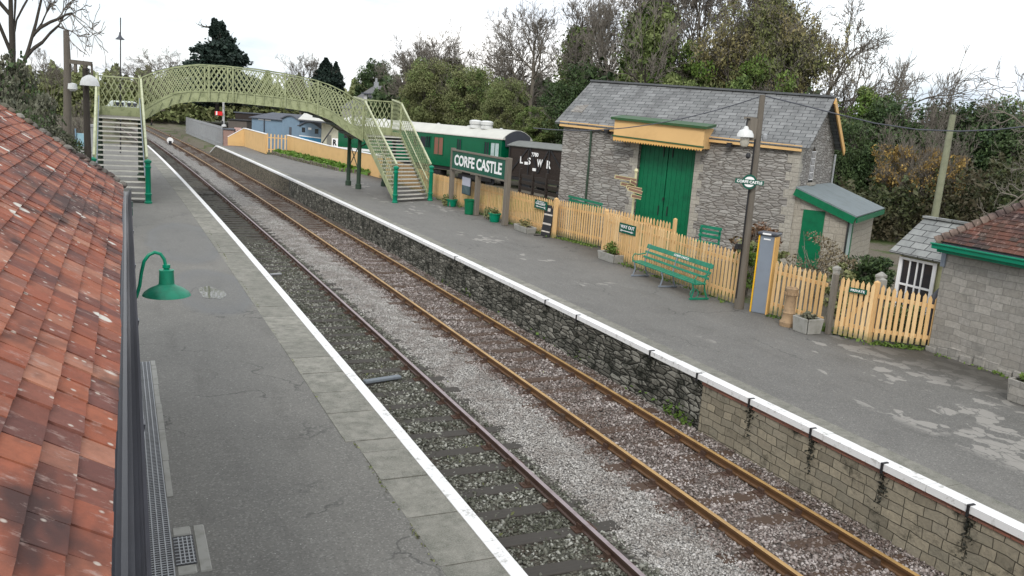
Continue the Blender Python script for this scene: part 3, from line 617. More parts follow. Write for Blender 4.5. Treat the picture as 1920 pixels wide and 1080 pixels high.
# goose-neck lamp on that building
YB = 8.2
lp = empty('platform_lamp', Q(247, 570, YB), 'green swan neck lamp with a wide enamel shade in front of the near roof gutter', 'lamp')
pp = [Q(x, y, YB) for x, y in ((247, 572), (256, 556), (262, 535), (265, 512), (270, 490), (279, 478), (290, 473), (301, 476), (308, 486), (311, 500))]
pp = [Vector((-.42, YB, pp[0].z-.06))]+pp; m = MB(); m.tube(pp, .0155, 10); m.build('arm', GREEN3, lp, smooth=True)
top = Q(312, 498, YB); m = MB(); m.lathe(top, [(.012, .015), (.034, .01), (.034, -.02), (.022, -.03), (.05, -.045)], 20); m.build('collar', GREEN3, lp, smooth=True)
m = MB(); m.lathe(top, [(.055, -.035), (.066, -.04), (.062, -.055), (.068, -.17), (.085, -.185), (.15, -.215), (.195, -.25), (.21, -.275), (.206, -.277), (.15, -.235), (.06, -.2), (.05, -.1)], 40)
sh = m.build('shade', GREEN2, lp, smooth=True)
m = MB(); m.lathe(top, [(.03, -.2), (.045, -.24), (.03, -.275), (.005, -.28)], 14); m.build('bulb', LAMPW, lp, smooth=True)

sg = empty('hanging_sign', Q(243, 390, YG+.2), 'small green sign hung beyond the end of the near roof gutter', 'sign')
a, b = Q(238, 378, YG+.2), Q(249, 404, YG+.2); m = MB(); m.bb((a.x, YG+.18, b.z), (b.x, YG+.22, a.z)); m.build('sign_board', SGREEN, sg)
m = MB(); m.bb((a.x+.012, YG+.172, b.z+.03), (b.x-.012, YG+.178, b.z+.055)); m.bb((a.x+.03, YG+.172, b.z+.10), (a.x+.045, YG+.178, a.z-.03)); m.build('white_marking', LETTER, sg)
m = MB(); m.tube([(a.x+.01, YG+.2, a.z), (-.3, YG+.0, a.z+.25)], .008, 6); m.build('hanger', BLACK, sg)
# ------------------------------------------------------------------ footbridge
fb = empty('footbridge', (1.2, 46, .915), 'arched olive cream lattice footbridge with stairs to both platforms', 'footbridge')
NY = Vector((0, 1, 0)); YN, YF = 46.0, 48.3
topx = [(.98, 6.0), (1.17, 6.12), (1.66, 6.36), (2.63, 6.70), (3.62, 6.89), (4.88, 6.93), (6.44, 6.89), (7.77, 6.80), (9.42, 6.61), (10.27, 6.40), (11.14, 6.05), (11.88, 5.62), (12.13, 5.42)]
botx = [(.98, 3.95), (1.26, 4.11), (1.87, 4.54), (2.61, 4.93), (3.4, 5.08), (4.37, 5.14), (5.4, 5.16), (7.8, 5.08), (9.18, 4.95), (10.32, 4.59), (11.2, 4.05), (12.13, 3.55)]
zt = lambda x: float(np.interp(x, [p[0] for p in topx], [p[1] for p in topx])); zb = lambda x: float(np.interp(x, [p[0] for p in botx], [p[1] for p in botx]))
def lattice(fB, fT, s0, s1, pitch, lean, N, mb, w=.036, th=.012, div=3):
    """flat crossing bars between the curves fB(s) and fT(s) (3-D), both directions"""
    s = s0-lean
    while s < s1:
        for sg_ in (1, -1):
            prev = None
            for i in range(div+1):
                t = i/div; ss = (s+lean*t) if sg_ > 0 else (s+lean*(1-t))
                if ss < s0-1e-6 or ss > s1+1e-6: prev = None; continue
                q = fB(ss).lerp(fT(ss), t)+N*(.010*sg_)
                if prev is not None: mb.bar(prev, q, w, th, up=N)
                prev = q
        s += pitch
def parapet(Y, label):
    r = bpy.data.objects.new('parapet', None); COL.objects.link(r); r.parent = fb; r.location = (0, Y-46, 0); r['label'] = label
    X = np.linspace(.98, 12.13, 46)
    m = MB()
    lattice(lambda s: Vector((s, Y, zb(s)+.50)), lambda s: Vector((s, Y, zt(s)-.06)), 1.0, 12.1, .25, .75, NY, m, .042, div=6)
    m.build('lattice', CREAMG, r)
    m = MB()
    for a, b in zip(X[:-1], X[1:]):
        m.prism([(a, Y-.012, zb(a)), (b, Y-.012, zb(b)), (b, Y-.012, zb(b)+.5), (a, Y-.012, zb(a)+.5)], None, ex=(0, .024, 0))
    m.build('web_plate', CREAMG, r)
    m = MB()
    for a, b in zip(X[:-1], X[1:]):
        m.bar((a, Y, zt(a)), (b, Y, zt(b)), .11, .05)
    m.build('top_flange', CREAMG, r)
    m = MB(); m2 = MB()
    for a, b in zip(X[:-1], X[1:]): m.bar((a, Y, zb(a)), (b, Y, zb(b)), .16, .03); m2.bar((a, Y-.03, zb(a)+.5), (b, Y-.03, zb(b)+.5), .03, .06)
    m.build('bottom_flange', CREAMG, r); m2.build('web_edge', CREAMG, r)
    for x in np.arange(1.3, 12.0, .46):      # stiffeners lean with the arch
        m = MB(); m.bar((x, Y-.045, zb(x)+.015), (x+.22*(6.4-x)/5, Y-.045, zb(x)+.47), .035, .09, up=NY); m.build('stiffener', CREAMG, r)
    for x in (1.05, 4.15, 5.3, 7.9, 9.6, 12.05):
        m = MB(); m.bar((x, Y-.05, zb(x)+.02), (x, Y-.05, zt(x)-.02), .08, .09, up=NY); m.build('panel_post', CREAMG, r)
    m = MB()
    for a, b in zip(X[:-1], X[1:]): m.bar((a, Y, zt(a)+.035), (b, Y, zt(b)+.035), .07, .02)
    m.build('top_cap', DKGREEN, r)
parapet(YN, 'near lattice parapet'); parapet(YF, 'far lattice parapet')
m = MB(); X = np.linspace(.98, 12.13, 40)
for a, b in zip(X[:-1], X[1:]): m.prism([(a, YN+.03, zb(a)+.16), (b, YN+.03, zb(b)+.16), (b, YN+.03, zb(b)+.06), (a, YN+.03, zb(a)+.06)], None, ex=(0, YF-YN-.06, 0))
m.build('deck', TREAD, fb)
m = MB()
for x in np.arange(1.6, 12, .75): m.bb((x-.04, YN+.03, zb(x)-.10), (x+.04, YF-.03, zb(x)+.04))
m.build('cross_beams', DKGREEN, fb)
# landings and stairs
def sidepath(A, B, C, zl, zr):   # newel, landing near corner, landing far corner
    pass
def stair(fbp, a0, b0, a1, b1, yend, zL, n, newels, nm):
    """a = left line, b = right line; 0 foot, 1 top; landing runs on to yend"""
    r = bpy.data.objects.new('staircase', None); COL.objects.link(r); r.parent = fbp; r.location = (a0[0]-fbp.location.x, a0[1]-fbp.location.y, 0); r['label'] = nm
    a0, b0, a1, b1 = [Vector((p[0], p[1], 0)) for p in (a0, b0, a1, b1)]; H0 = .915
    for i in range(n):
        t0, t1 = i/n, (i+1)/n; z = H0+(zL-H0)*(i+1)/n
        pA, pB, qA, qB = a0.lerp(a1, t0), b0.lerp(b1, t0), a0.lerp(a1, t1), b0.lerp(b1, t1)
        ey = Vector((0, .02, 0)); m = MB(); m.prism([(pA.x, pA.y, z), (pB.x, pB.y, z), (qB.x, qB.y-.01, z), (qA.x, qA.y-.01, z)], None, ex=(0, 0, -.04)); tr = m.build('tread', TREAD, r)
        m = MB(); m.prism([(pA.x+.02, pA.y-.008, z+.006), (pB.x-.02, pB.y-.008, z+.006), (pB.x-.02, pB.y-.008, z-.052), (pA.x+.02, pA.y-.008, z-.052)], None, ex=(0, .055, 0)); m.build('nosing', NOSE, r)
    m = MB(); m.prism([(a1.x, a1.y, zL), (b1.x, b1.y, zL), (b1.x, yend, zL), (a1.x, yend, zL)], None, ex=(0, 0, -.08)); m.build('landing', TREAD, r)
    for (p0, p1, side) in ((a0, a1, -1), (b0, b1, 1)):
        HR = 1.72; L1 = (p1-p0).length; L2 = yend-p1.y; tot = L1+L2
        def bot(s, p0=p0, p1=p1, L1=L1):
            if s <= L1: q = p0.lerp(p1, max(s, 0)/L1); return Vector((q.x, q.y, H0+(zL-H0)*max(s, 0)/L1+.02))
            return Vector((p1.x, p1.y+(s-L1), zL+.02))
        def tp(s, bot=bot, p0=p0, p1=p1, L1=L1, L2=L2):
            q = bot(s); hr = HR if s < L1 else HR+(TOPZ-zL-HR)*min(1, (s-L1)/.8)
            return q+Vector((0, 0, hr+.12))
        TOPZ = zL+1.9; N = Vector((1, 0, 0))
        m = MB(); lattice(lambda s: bot(s)+Vector((0, 0, .25)), tp, 0.05, tot, .24, .85, N, m, .034, div=4); m.build('lattice_panel', CREAMG, r)
        m = MB(); pts = [0, L1, tot]
        for s_, e_ in ((0, L1), (L1, tot)):
            m.bar(bot(s_)+Vector((0, 0, .05)), bot(e_)+Vector((0, 0, .05)), .03, .34)
        m.build('string', CREAMG, r)
        m = MB()
        for s_, e_ in ((0, L1), (L1, tot)): m.bar(tp(s_+(.001 if s_ else 0)), tp(e_), .085, .07)
        m.build('handrail', CREAML, r)
        m = MB(); m.bar(p0.lerp(p1, .04)+Vector((side*-.07, 0, H0+1.05)), p1+Vector((side*-.07, 0, zL+.95)), .045, .045); m.build('inner_handrail', STEEL if fbp and nm.startswith('near') else CREAML, r)
        m = MB(); m.bar((p1.x, p1.y, zL-.2), (p1.x, p1.y, tp(L1+.3).z), .09, .09, up=(0, 1, 0)); m.build('landing_post', CREAMG, r); m = MB(); m.bar((p1.x, yend, zL-.2), (p1.x, yend, zL+1.95), .10, .10, up=(0, 1, 0)); m.build('landing_post', CREAMG, r)
    for (x, y) in newels:
        m = MB(); m.lathe((x, y, .915), [(.15, 0), (.15, .06), (.12, .09), (.115, .32), (.14, .35), (.14, .39), (.11, .42), (.10, 1.42), (.13, 1.46), (.13, 1.50), (.10, 1.53), (.10, 1.62), (.14, 1.66), (.14, 1.73), (.08, 1.78), (.02, 1.80)], 10); m.build('newel_post', GREEN3, r, smooth=True)
    return r
zLL, zLR = 4.10, 3.88
sL = stair(fb, (-.92, 37.7), (1.02, 37.7), (-.88, 44.7), (1.0, 44.7), YF, zLL, 17, [(-.95, 37.6), (1.05, 37.6)], 'near staircase up from the near platform')
sR = stair(fb, (12.25, 40.0), (14.45, 41.3), (12.15, 46.0), (14.4, 46.6), YF+.1, zLR, 18, [(12.2, 39.9), (14.48, 41.25)], 'far staircase up from the far platform')
for (xa, xb, zl, rr) in ((-.88, 1.0, zLL, sL), (12.15, 14.4, zLR, sR)):   # end screens of the landings
    Ye = YF+.1; m = MB(); lattice(lambda s: Vector((s, Ye, zl+.45)), lambda s: Vector((s, Ye, zl+1.88)), xa, xb, .27, .72, NY, m, .042, div=5)
    m.bar((xa, Ye, zl+1.92), (xb, Ye, zl+1.92), .09, .07); m.bar((xa, Ye, zl+.22), (xb, Ye, zl+.22), .03, .46); m.build('end_screen', CREAMG, rr)
for x, y, zl in ((12.05, 46.4, zLR), (11.97, 48.4, zLR), (14.1, 48.5, zLR), (14.15, 46.8, zLR), (1.0, 46.3, zLL), (1.0, 48.2, zLL), (-.85, 46.3, zLL), (-.85, 48.2, zLL)):
    m = MB(); m.lathe((x, y, .915), [(.17, 0), (.17, .25), (.12, .3), (.105, zl-1.2), (.16, zl-1.1), (.16, zl-1.0)], 10); m.build('column', DKGREEN, fb, smooth=True)
m = MB()
for x in (12.0,):
    m.bar((x, 46.4, 3.3), (x, 48.4, 2.0), .03, .06); m.bar((x, 48.4, 3.3), (x, 46.4, 2.0), .03, .06); m.bar((x, 46.4, 3.75), (x, 48.4, 3.75), .06, .16)
    m.bar((12.05, 46.4, 3.2), (13.0, 46.4, 3.8), .05, .06); m.bar((12.05, 46.4, 3.75), (14.15, 46.7, 3.75), .08, .16)
m.build('brace', DKGREEN, fb)

# ------------------------------------------------------------------ picket fences
def fence(name, label, pts, hs, sp=.135, pw=.082, posts=(), z0=.915, low=.06, mat=None, rails=(.22, .80), cat='fence', side=-1, group=None):
    """pts: foot of the fence in plan; hs: height at each point; vertical pointed palings on two rails, square posts behind"""
    mat = mat or FENCE; r = empty(name, (pts[0][0], pts[0][1], z0), label, cat, group)
    m = MB(); mr = [MB(), MB()]
    for (a, b, ha, hb) in zip(pts[:-1], pts[1:], hs[:-1], hs[1:]):
        a, b = Vector((*a, z0)), Vector((*b, z0)); L = (b-a).length; d = (b-a)/L; n_ = Vector((-d.y, d.x, 0));
        if n_.x*side < 0: n_ = -n_
        k = max(1, int(L/sp))
        for i in range(k):
            s = (i+.5)*L/k; h = ha+(hb-ha)*s/L+rnd.uniform(-.012, .012); c = a+d*s+n_*.012; w = pw/2*rnd.uniform(.93, 1.05); ln = rnd.uniform(-.012, .012)
            base = [c-d*w+Vector((0, 0, low)), c+d*w+Vector((0, 0, low)), c+d*(w+ln)+Vector((0, 0, h-.075)), c+d*ln+Vector((0, 0, h)), c-d*(w-ln)+Vector((0, 0, h-.075))]
            m.prism(base, None, ex=n_*.02)
        for q, f in zip(mr, rails): q.bar(a-n_*.028+Vector((0, 0, f*ha)), b-n_*.028+Vector((0, 0, f*hb)), .045, .085)
    m.build('palings', mat, r)
    for q in mr: q.build('fence_rail', mat, r)
    for (x, y, h, w, mt) in posts:
        q = MB(); q.box((x, y, z0+h/2), (w, w, h)); q.lathe((x, y, z0+h), [(w*.70, 0), (w*.70, .02), (.01, .02+w*.35)], 4, math.pi/4); q.build('fence_post', mt, r)
    return r
XF = 15.12
fence('picket_fence', 'long orange picket fence from the footbridge stairs past the name board', [(15.15, 43.5), (15.13, 42.3), (15.18, 36), (15.24, 28.95)], [1.3, 1.3, 1.4, 1.45], .15, .08, [(15.26, 28.85, 1.5, .13, FENCE), (15.3, 35.5, 1.2, .1, FENCE)])
fence('picket_fence', 'orange picket fence set back behind the gap near the shed doors', [(15.55, 29.4), (15.97, 26.6), (16.75, 23.3)], [1.45, 1.5, 1.4], .14, .08, [(16.8, 23.2, 1.5, .1, FENCE)])
fence('picket_fence', 'orange picket fence behind the green bench', [(15.08, 24.8), (14.95, 22), (14.70, 18.6), (14.72, 17.1)], [1.52, 1.5, 1.46, 1.42], .145, .085, [(15.12, 24.85, 1.55, .12, FENCE)])
fence('picket_fence', 'orange picket fence between the grey cabinet and the private gate', [(14.86, 16.15), (14.98, 14.5)], [1.4, 1.4], .14, .085, [(15.0, 14.28, 1.4, .10, GREYWOOD)])
gt_ = fence('garden_gate', 'orange picket gate with a private sign and diagonal brace', [(15.02, 14.15), (15.36, 13.42)], [1.40, 1.38], .115, .08, (), low=.05, cat='gate')
m = MB(); m.bar((15.08, 14.08, 1.15), (15.37, 13.48, 2.0), .03, .09); m.build('brace', FENCE, gt_)
fence('picket_fence', 'orange picket fence ending at the stone corner of the right building', [(15.40, 13.36), (15.9, 12.98), (16.42, 12.60)], [1.36, 1.3, 1.22], .108, .08, [(15.39, 13.44, 1.38, .1, FENCE), (15.62, 13.5, 1.42, .13, CONC)], low=.1)
m = MB(); m.box((15.18, 24.3, 0), (.1, .1, .1))
# trellis-like barrier ends by the way out gap
o = empty('fence_barrier', (15.5, 24.0, .915), 'short orange rail barrier above the way out sign', 'barrier'); m = MB()
a, b = HL(1143, 400, (15.6, 0), (0, 1)), HL(1180, 410, (15.6, 0), (0, 1)); m.bar(a, b, .05, .05); m.bar(a-Vector((0, 0, .17)), b-Vector((0, 0, .17)), .05, .05)
for i in range(5): q = a.lerp(b, i/4.5); m.bar(q, q.lerp(b, .25)-Vector((0, 0, .17)), .03, .03)
m.bar(a, (a.x, a.y, .915), .06, .06, up=(0, 1, 0)); m.bar(b, (b.x, b.y, .915), .06, .06, up=(0, 1, 0)); m.build('barrier_rails', FENCE, o)
c, d_ = HL(1184, 416, (16.4, 0), (0, 1)), HL(1220, 420, (16.4, 0), (0, 1)); m = MB(); m.bar(c, d_, .06, .07); m.build('long_rail', FENCE, o)

# ------------------------------------------------------------------ signs
RR, UU, NN = Vector((0, -1, 0)), Vector((0, 0, 1)), Vector((-1, 0, 0))
def on(px, py, X): return HL(px, py, (X, 0), (0, 1))
# running-in board
XB = 14.62; bl, br, bb_ = on(850, 282, XB), on(949, 300, XB), on(946, 336, XB); bl2 = on(847, 315, XB)
zt0, zb0 = (bl.z+br.z)/2, (bb_.z+bl2.z)/2; yl, yr = bl.y, br.y
nb = empty('station_name_board', (XB, (yl+yr)/2, .915), 'large green CORFE CASTLE station name board on three grey timber posts', 'sign')
m = MB(); m.bb((XB-.03, yr, zb0), (XB+.03, yl, zt0)); m.build('name_panel', SGREEN, nb)
m = MB(); m.bb((XB-.07, yr-.1, zt0), (XB+.07, yl+.1, zt0+.07)); m.bb((XB-.06, yr-.1, zb0-.07), (XB+.06, yl+.1, zb0)); m.build('frame_rail', GREYWOOD, nb)
for (px, py, w) in ((845, 378, .22), (893, 405, .24), (943, 422, .28)):
    f = on(px, py, XB+.08); hh = {845: zt0+.12, 893: zb0-.02, 943: zt0+.1}[px]; yy = {845: yl+.13, 943: yr-.16}.get(px, f.y)
    q = MB(); q.box((XB+.06, yy, (.915+hh)/2), (.2, w, hh-.915)); q.build('post', GREYWOOD, nb, bevel=.015)
text('lettering', 'CORFE CASTLE', (XB-.034, (yl+yr)/2, (zt0+zb0)/2), RR, UU, (yl-yr)*.90, (zt0-zb0)*.62, LETTER, nb, .008, .028)
def plate(name, label, px0, px1, py0, py1, X, lines, mat=SGREEN, arrow=None, cat='sign', edge=None, tilt=None):
    a, b = on(px0, py0[0], X), on(px1, py1[0], X); c, d = on(px0, py0[1], X), on(px1, py1[1], X)
    yl, yr = (a.y+c.y)/2, (b.y+d.y)/2; zt_, zb_ = (a.z+b.z)/2, (c.z+d.z)/2; W, Hh = yl-yr, zt_-zb_
    r = empty(name, (X, (yl+yr)/2, zb_), label, cat); m = MB(); m.bb((X-.02, yr, zb_), (X+.01, yl, zt_)); m.build('sign_panel', mat, r)
    for (s, fy, fh, fw) in lines: text('lettering', s, (X-.024, (yl+yr)/2, zb_+fy*Hh), RR, UU, W*fw, Hh*fh, LETTER, r, .004, .02)
    if arrow:
        fy, dirs = arrow; m = MB(); z = zb_+fy*Hh; k = Hh*.11; w2 = W*.38; x = X-.024; cy = (yl+yr)/2
        m.bb((x-.004, cy-w2*.8, z-k*.3), (x, cy+w2*.8, z+k*.3)); sgn = 1 if dirs == 'l' else -1
        m.prism([(x-.004, cy+sgn*w2, z), (x-.004, cy+sgn*w2*.62, z+k), (x-.004, cy+sgn*w2*.62, z-k)], None, ex=(.004, 0, 0))
        for q in (0, .16): m.prism([(x-.004, cy-sgn*w2*(1-q), z+k), (x-.004, cy-sgn*w2*(.86-q), z), (x-.004, cy-sgn*w2*(1-q), z-k), (x-.004, cy-sgn*w2*(1.1-q), z-k), (x-.004, cy-sgn*w2*(.96-q), z), (x-.004, cy-sgn*w2*(1.1-q), z+k)], None, ex=(.004, 0, 0))
        m.build('arrow', LETTER, r)
    return r
plate('direction_sign', 'green WAY OUT sign with an arrow pointing right on the picket fence', 1162, 1193, (417, 436), (424, 443), 14.96, [('WAY OUT', .68, .34, .84)], arrow=(.27, 'r'))
plate('direction_sign', 'green GALLERY sign with an arrow pointing left on the picket fence', 1003, 1026, (374, 390), (378, 395), 15.13, [('MUSEUM', .87, .12, .55), ('GALLERY', .62, .28, .80)], arrow=(.27, 'l'))
gp = Vector((15.02, 14.15, 0)); gd = Vector((15.36-15.02, 13.42-14.15, 0)).normalized(); 
ps = empty('gate_sign', (15.2, 13.75, 2.1), 'small green PRIVATE sign on the picket gate', 'sign')
a = HL(1594, 541, (15.0, 14.15), gd); b = HL(1627, 549, (15.0, 14.15), gd); mid = (a+b)/2+Vector((-.04, -.02, 0)); gn = Vector((gd.y, -gd.x, 0)); gn = gn if gn.x < 0 else -gn
m = MB(); m.box(mid+gn*.02, ((b-a).length*1.0, .02, .11), ax=(gd, gn, UU)); m.build('sign_panel', SGREEN, ps); text('lettering', 'PRIVATE', mid+gn*.034, gd, UU, (b-a).length*.78, .055, LETTER, ps, .004, .02)

# lamp pole with target sign
LB = P(1385, 578); ltop = S(1430, 178, (LB.x*math.sin(YAW)+LB.y*math.cos(YAW)))
po = empty('lamp_post', LB, 'tall weathered timber post carrying a white lamp and a target name sign', 'lamp post')
m = MB(); pv = ltop-LB
m.tube([LB-Vector((0, 0, .1)), LB+pv*.12, LB+pv*.45, LB+pv*.75, ltop], [.135, .12, .095, .085, .07], 14); m.build('post', POLEW, po, smooth=True)
dep = LB.x*math.sin(YAW)+LB.y*math.cos(YAW)
br1 = S(1418, 235, dep)
m = MB(); m.box(S(1411, 243, dep), (.30, .16, .55)); m.box(S(1409, 222, dep), (.42, .06, .06)); m.build('bracket_board', GREYWOOD, po)
lc = S(1398, 250, dep-.15); m = MB(); m.lathe(lc, [(.02, .18), (.05, .16), (.07, .10), (.15, .07), (.20, -.02), (.21, -.09), (.19, -.09)], 18); m.build('lamp_shade', LAMPW, po, smooth=True)
m = MB(); m.lathe(lc, [(.11, -.1), (.12, -.24), (.08, -.32), (.02, -.34)], 14); m.build('lamp_globe', mk_glass('milky lamp globe', (.42, .40, .34)), po, smooth=True)
m = MB(); m.tube([lc+Vector((0, 0, .17)), lc+Vector((.0, 0, .36)), S(1412, 226, dep)], .02, 6); m.build('lamp_arm', BLACK, po)
c = S(1403, 290, dep-.2); m = MB(); m.lathe(c, [(.03, .05), (.06, 0), (.06, -.06), (.02, -.1)], 10); m.build('camera_dome', BLACK, po, smooth=True)
c = S(1434, 258, dep-.1); m = MB(); m.lathe(c, [(.02, .10), (.06, .07), (.07, -.02), (.04, -.08)], 12); m.build('loudspeaker', GALV, po, smooth=True)
m = MB(); m.tube([LB+pv*.05+Vector((-.13, 0, 0)), LB+pv*.5+Vector((-.12, -.02, 0)), LB+pv*.8+Vector((-.10, -.02, 0))], .022, 6); m.build('conduit', BLACK, po)
m = MB(); m.box(S(1385, 462, dep-.1), (.14, .12, .14)); m.build('switch_box', BLACK, po)
tv = (S(1430, 347, dep-.2)-S(1381, 337, dep-.2)); TR = Vector((tv.x, tv.y, 0)).normalized(); tcn = S(1405, 341, dep-.22); TU = (UU-TR*(-.03)).normalized()
TR = (TR+UU*(-.035)).normalized(); TU = TR.cross(Vector((TR.y, -TR.x, 0)).normalized()); TU = TU if TU.z > 0 else -TU; TN = TR.cross(TU)
ts = empty('target_sign', tcn, 'green round and bar CORFE CASTLE target sign fixed to the timber lamp post', 'sign')
TN = TN if TN.dot(Vector((-1, -1, 0))) > 0 else -TN
def disc(c, r, th, a0=0, a1=2*math.pi, n=28): return [c+TR*(r*math.cos(t))+TU*(r*math.sin(t)) for t in np.linspace(a0, a1, n)]
m = MB(); m.prism(disc(tcn-TN*.01, .185, .02)[:-1], None, ex=TN*.015); m.box(tcn+TN*.012, (.72, .02, .115), ax=(TR, TN, TU)); m.build('sign_panel', SGREEN, ts)
m = MB(); 
for sg_ in (1, -1):
    q = [tcn+TN*.006+TR*(.125*math.cos(t))+TU*sg_*(.035+.095*math.sin(t)) for t in np.linspace(.2, math.pi-.2, 14)]; m.prism(q, None, ex=TN*.004)
m.build('white_segment', LETTER, ts)
text('lettering', 'CORFE CASTLE', tcn+TN*.025, TR, TU, .64, .07, LETTER, ts, .004, .03)

# ------------------------------------------------------------------ platform furniture
# bench
bn = empty('bench', (14.3, 19.6, .915), 'long green slatted bench lettered CORFE CASTLE against the picket fence', 'bench')
A, B = Vector((14.45, 21.35, 0)), Vector((14.22, 17.9, 0)); bd = (B-A).normalized(); bnrm = Vector((bd.y, -bd.x, 0)); bnrm = bnrm if bnrm.x < 0 else -bnrm
Z0 = .915
def bpt(s, out, z): return A+bd*s+bnrm*out+Vector((0, 0, Z0+z))
Lb = (B-A).length
for i, (o_, z_) in enumerate(((.10, .46), (.22, .455), (.34, .45))):
    m = MB(); m.bar(bpt(-.02, o_, z_), bpt(Lb+.02, o_, z_), .10, .035); m.build('seat_slat', GREEN2, bn, bevel=.006)
for i, (o_, z_, h_) in enumerate(((.0, .60, .07), (-.05, .75, .07), (-.10, .92, .13))):
    m = MB(); m.bar(bpt(-.02, o_, z_), bpt(Lb+.02, o_, z_), .03, h_, up=(UU-bnrm*.3)); m.build('back_slat', GREEN2, bn, bevel=.006)
text('lettering', 'CORFE CASTLE', bpt(Lb*.56, -.078, .925), bd, (UU-bnrm*.3).normalized(), .78, .062, LETTER, bn, .004, .02)
for s in (.12, Lb*.5, Lb-.12):
    m = MB(); m.tube([bpt(s, .40, 0), bpt(s, .33, .25), bpt(s, .38, .43)], .022, 8); m.tube([bpt(s, -.12, 0), bpt(s, -.02, .25), bpt(s, .02, .45), bpt(s, -.05, .75), bpt(s, -.13, 1.0)], .022, 8)
    m.bar(bpt(s, -.16, .03), bpt(s, .44, .03), .05, .045); m.bar(bpt(s, .0, .43), bpt(s, .40, .43), .04, .035)
    if s > Lb*.9: m.tube([bpt(s, .30+.13*math.cos(t), .17+.13*math.sin(t)) for t in np.linspace(0, 6.28, 14)], .014, 6)
    m.build('bench_frame', GREEN2 if s > Lb*.6 else STEEL, bn, smooth=True)
for s in (.02, Lb-.02):
    m = MB(); m.tube([bpt(s, .36, .45), bpt(s, .40, .58), bpt(s, .34, .68), bpt(s, .2, .66), bpt(s, -.04, .70)], .018, 8); m.build('armrest', GREEN2, bn, smooth=True)

# steel help-point cabinet
cb = empty('equipment_cabinet', (14.72, 16.35, .915), 'tall blue grey steel cabinet with yellow sides beside the timber lamp post', 'cabinet')
f0 = P(1405, 584); f1 = P(1436, 590); cd = (f1-f0).normalized(); cn = Vector((-cd.y, cd.x, 0)); cn = cn if cn.x > 0 else -cn; cw = (f1-f0).length; cc = (f0+f1)/2; lean = Vector((.0, -.0, 0))
m = MB(); m.box(cc+cn*.14+Vector((0, 0, 1.0)), (cw*.86, .24, 2.0), ax=(cd, cn, UU)); m.build('body', STEEL, cb, bevel=.01)
m = MB(); m.box(cc-cd*(cw*.47)+cn*.16+Vector((0, 0, .99)), (cw*.08, .30, 1.98), ax=(cd, cn, UU)); m.build('side_panel', YELLOW, cb)
m = MB(); m.box(cc+cd*(cw*.47)+cn*.16+Vector((0, 0, .99)), (cw*.08, .30, 1.98), ax=(cd, cn, UU)); m.build('side_panel', AMBER, cb)
m = MB(); m.box(cc+cn*.15+Vector((0, 0, 2.04)), (cw*1.15, .40, .07), ax=(cd, cn, UU)); m.build('cap', DSTEEL, cb, bevel=.02)
m = MB(); m.box(cc-cn*.04+Vector((0, 0, 2.04)), (cw*.5, .03, .04), ax=(cd, cn, UU)); m.box(cc+cn*.015+Vector((0, 0, 1.90)), (cw*.4, .012, .03), ax=(cd, cn, UU)); m.build('name_strip', LETTER, cb)

def leaves(C, size, aspect=1.6, flat=0.0, n=None):
    n = len(C); a = rng.normal(0, 1, (n, 3)); a[:, 2] *= (1-flat); a /= np.linalg.norm(a, axis=1)[:, None]; r = rng.normal(0, 1, (n, 3)); b = np.cross(a, r); b /= np.linalg.norm(b, axis=1)[:, None]
    s = size*np.exp(rng.normal(0, .3, n))[:, None]; u = a*s*aspect/2; v = b*s/2
    V = np.stack([C-u, C-v*.9+u*.1, C+u, C+v*.9+u*.1], 1).reshape(-1, 3); F = np.arange(4*n).reshape(n, 4); return V, F
def leaf_obj(name, C, size, mat, parent=None, **k):
    V, F = leaves(np.asarray(C), size, **k)
    if parent is not None: V = V-np.array(wloc(parent))
    return link(name, np_mesh(name, V, F), mat, parent)
def blobpts(c, r, n, hollow=.5):
    d = rng.normal(0, 1, (n, 3)); d /= np.linalg.norm(d, axis=1)[:, None]; k = (hollow+(1-hollow)*rng.uniform(0, 1, n))[:, None]; return np.array(c)+d*k*np.array(r)
def planter(name, label, base, r, h, mat, leafmat, cat='planter', rect=None, plant=.22, n=260, lsz=.05, group=None):
    q = empty(name, base, label, cat, group); m = MB()
    if rect:
        L, W, dirv = rect; nv = Vector((-dirv.y, dirv.x, 0))
        for sgn in (1, -1):
            m.slab([base+dirv*(-L/2*.9)+nv*(sgn*W/2*.85)+UU*0, base+dirv*(L/2*.9)+nv*(sgn*W/2*.85), base+dirv*(L/2)+nv*(sgn*W/2)+UU*h, base+dirv*(-L/2)+nv*(sgn*W/2)+UU*h], .035)
            m.slab([base+dirv*(sgn*L/2*.9)-nv*(W/2*.85), base+dirv*(sgn*L/2*.9)+nv*(W/2*.85), base+dirv*(sgn*L/2)+nv*(W/2)+UU*h, base+dirv*(sgn*L/2)-nv*(W/2)+UU*h], .035)
        m.box(base+UU*(h+.0), (L*1.02, .04, .03), ax=(dirv, nv, UU)) if False else None
        m.build('trough', mat, q, bevel=.01); m = MB(); m.box(base+UU*h*.8, (L*.92, W*.88, .04), ax=(dirv, nv, UU)); m.build('soil', SOIL, q); rr_ = min(L, W*1.6)/2
    else:
        m.lathe(base, [(r*.72, 0), (r*.78, h*.1), (r*.92, h*.85), (r*1.05, h*.88), (r*1.05, h), (r*.93, h), (r*.9, h*.8), (.01, h*.8)], 20); m.build('pot', mat, q, smooth=True); rr_ = r
        m = MB(); m.lathe(base, [(r*.9, h*.82), (r*.5, h*.86), (.01, h*.87)], 12); m.build('soil', SOIL, q)
    if plant: leaf_obj('plant', blobpts(base+UU*(h+plant*.4), (rr_*.9, rr_*.9, plant), n, .1), lsz, leafmat, q)
    return q
ydir = Vector((0, 1, 0))
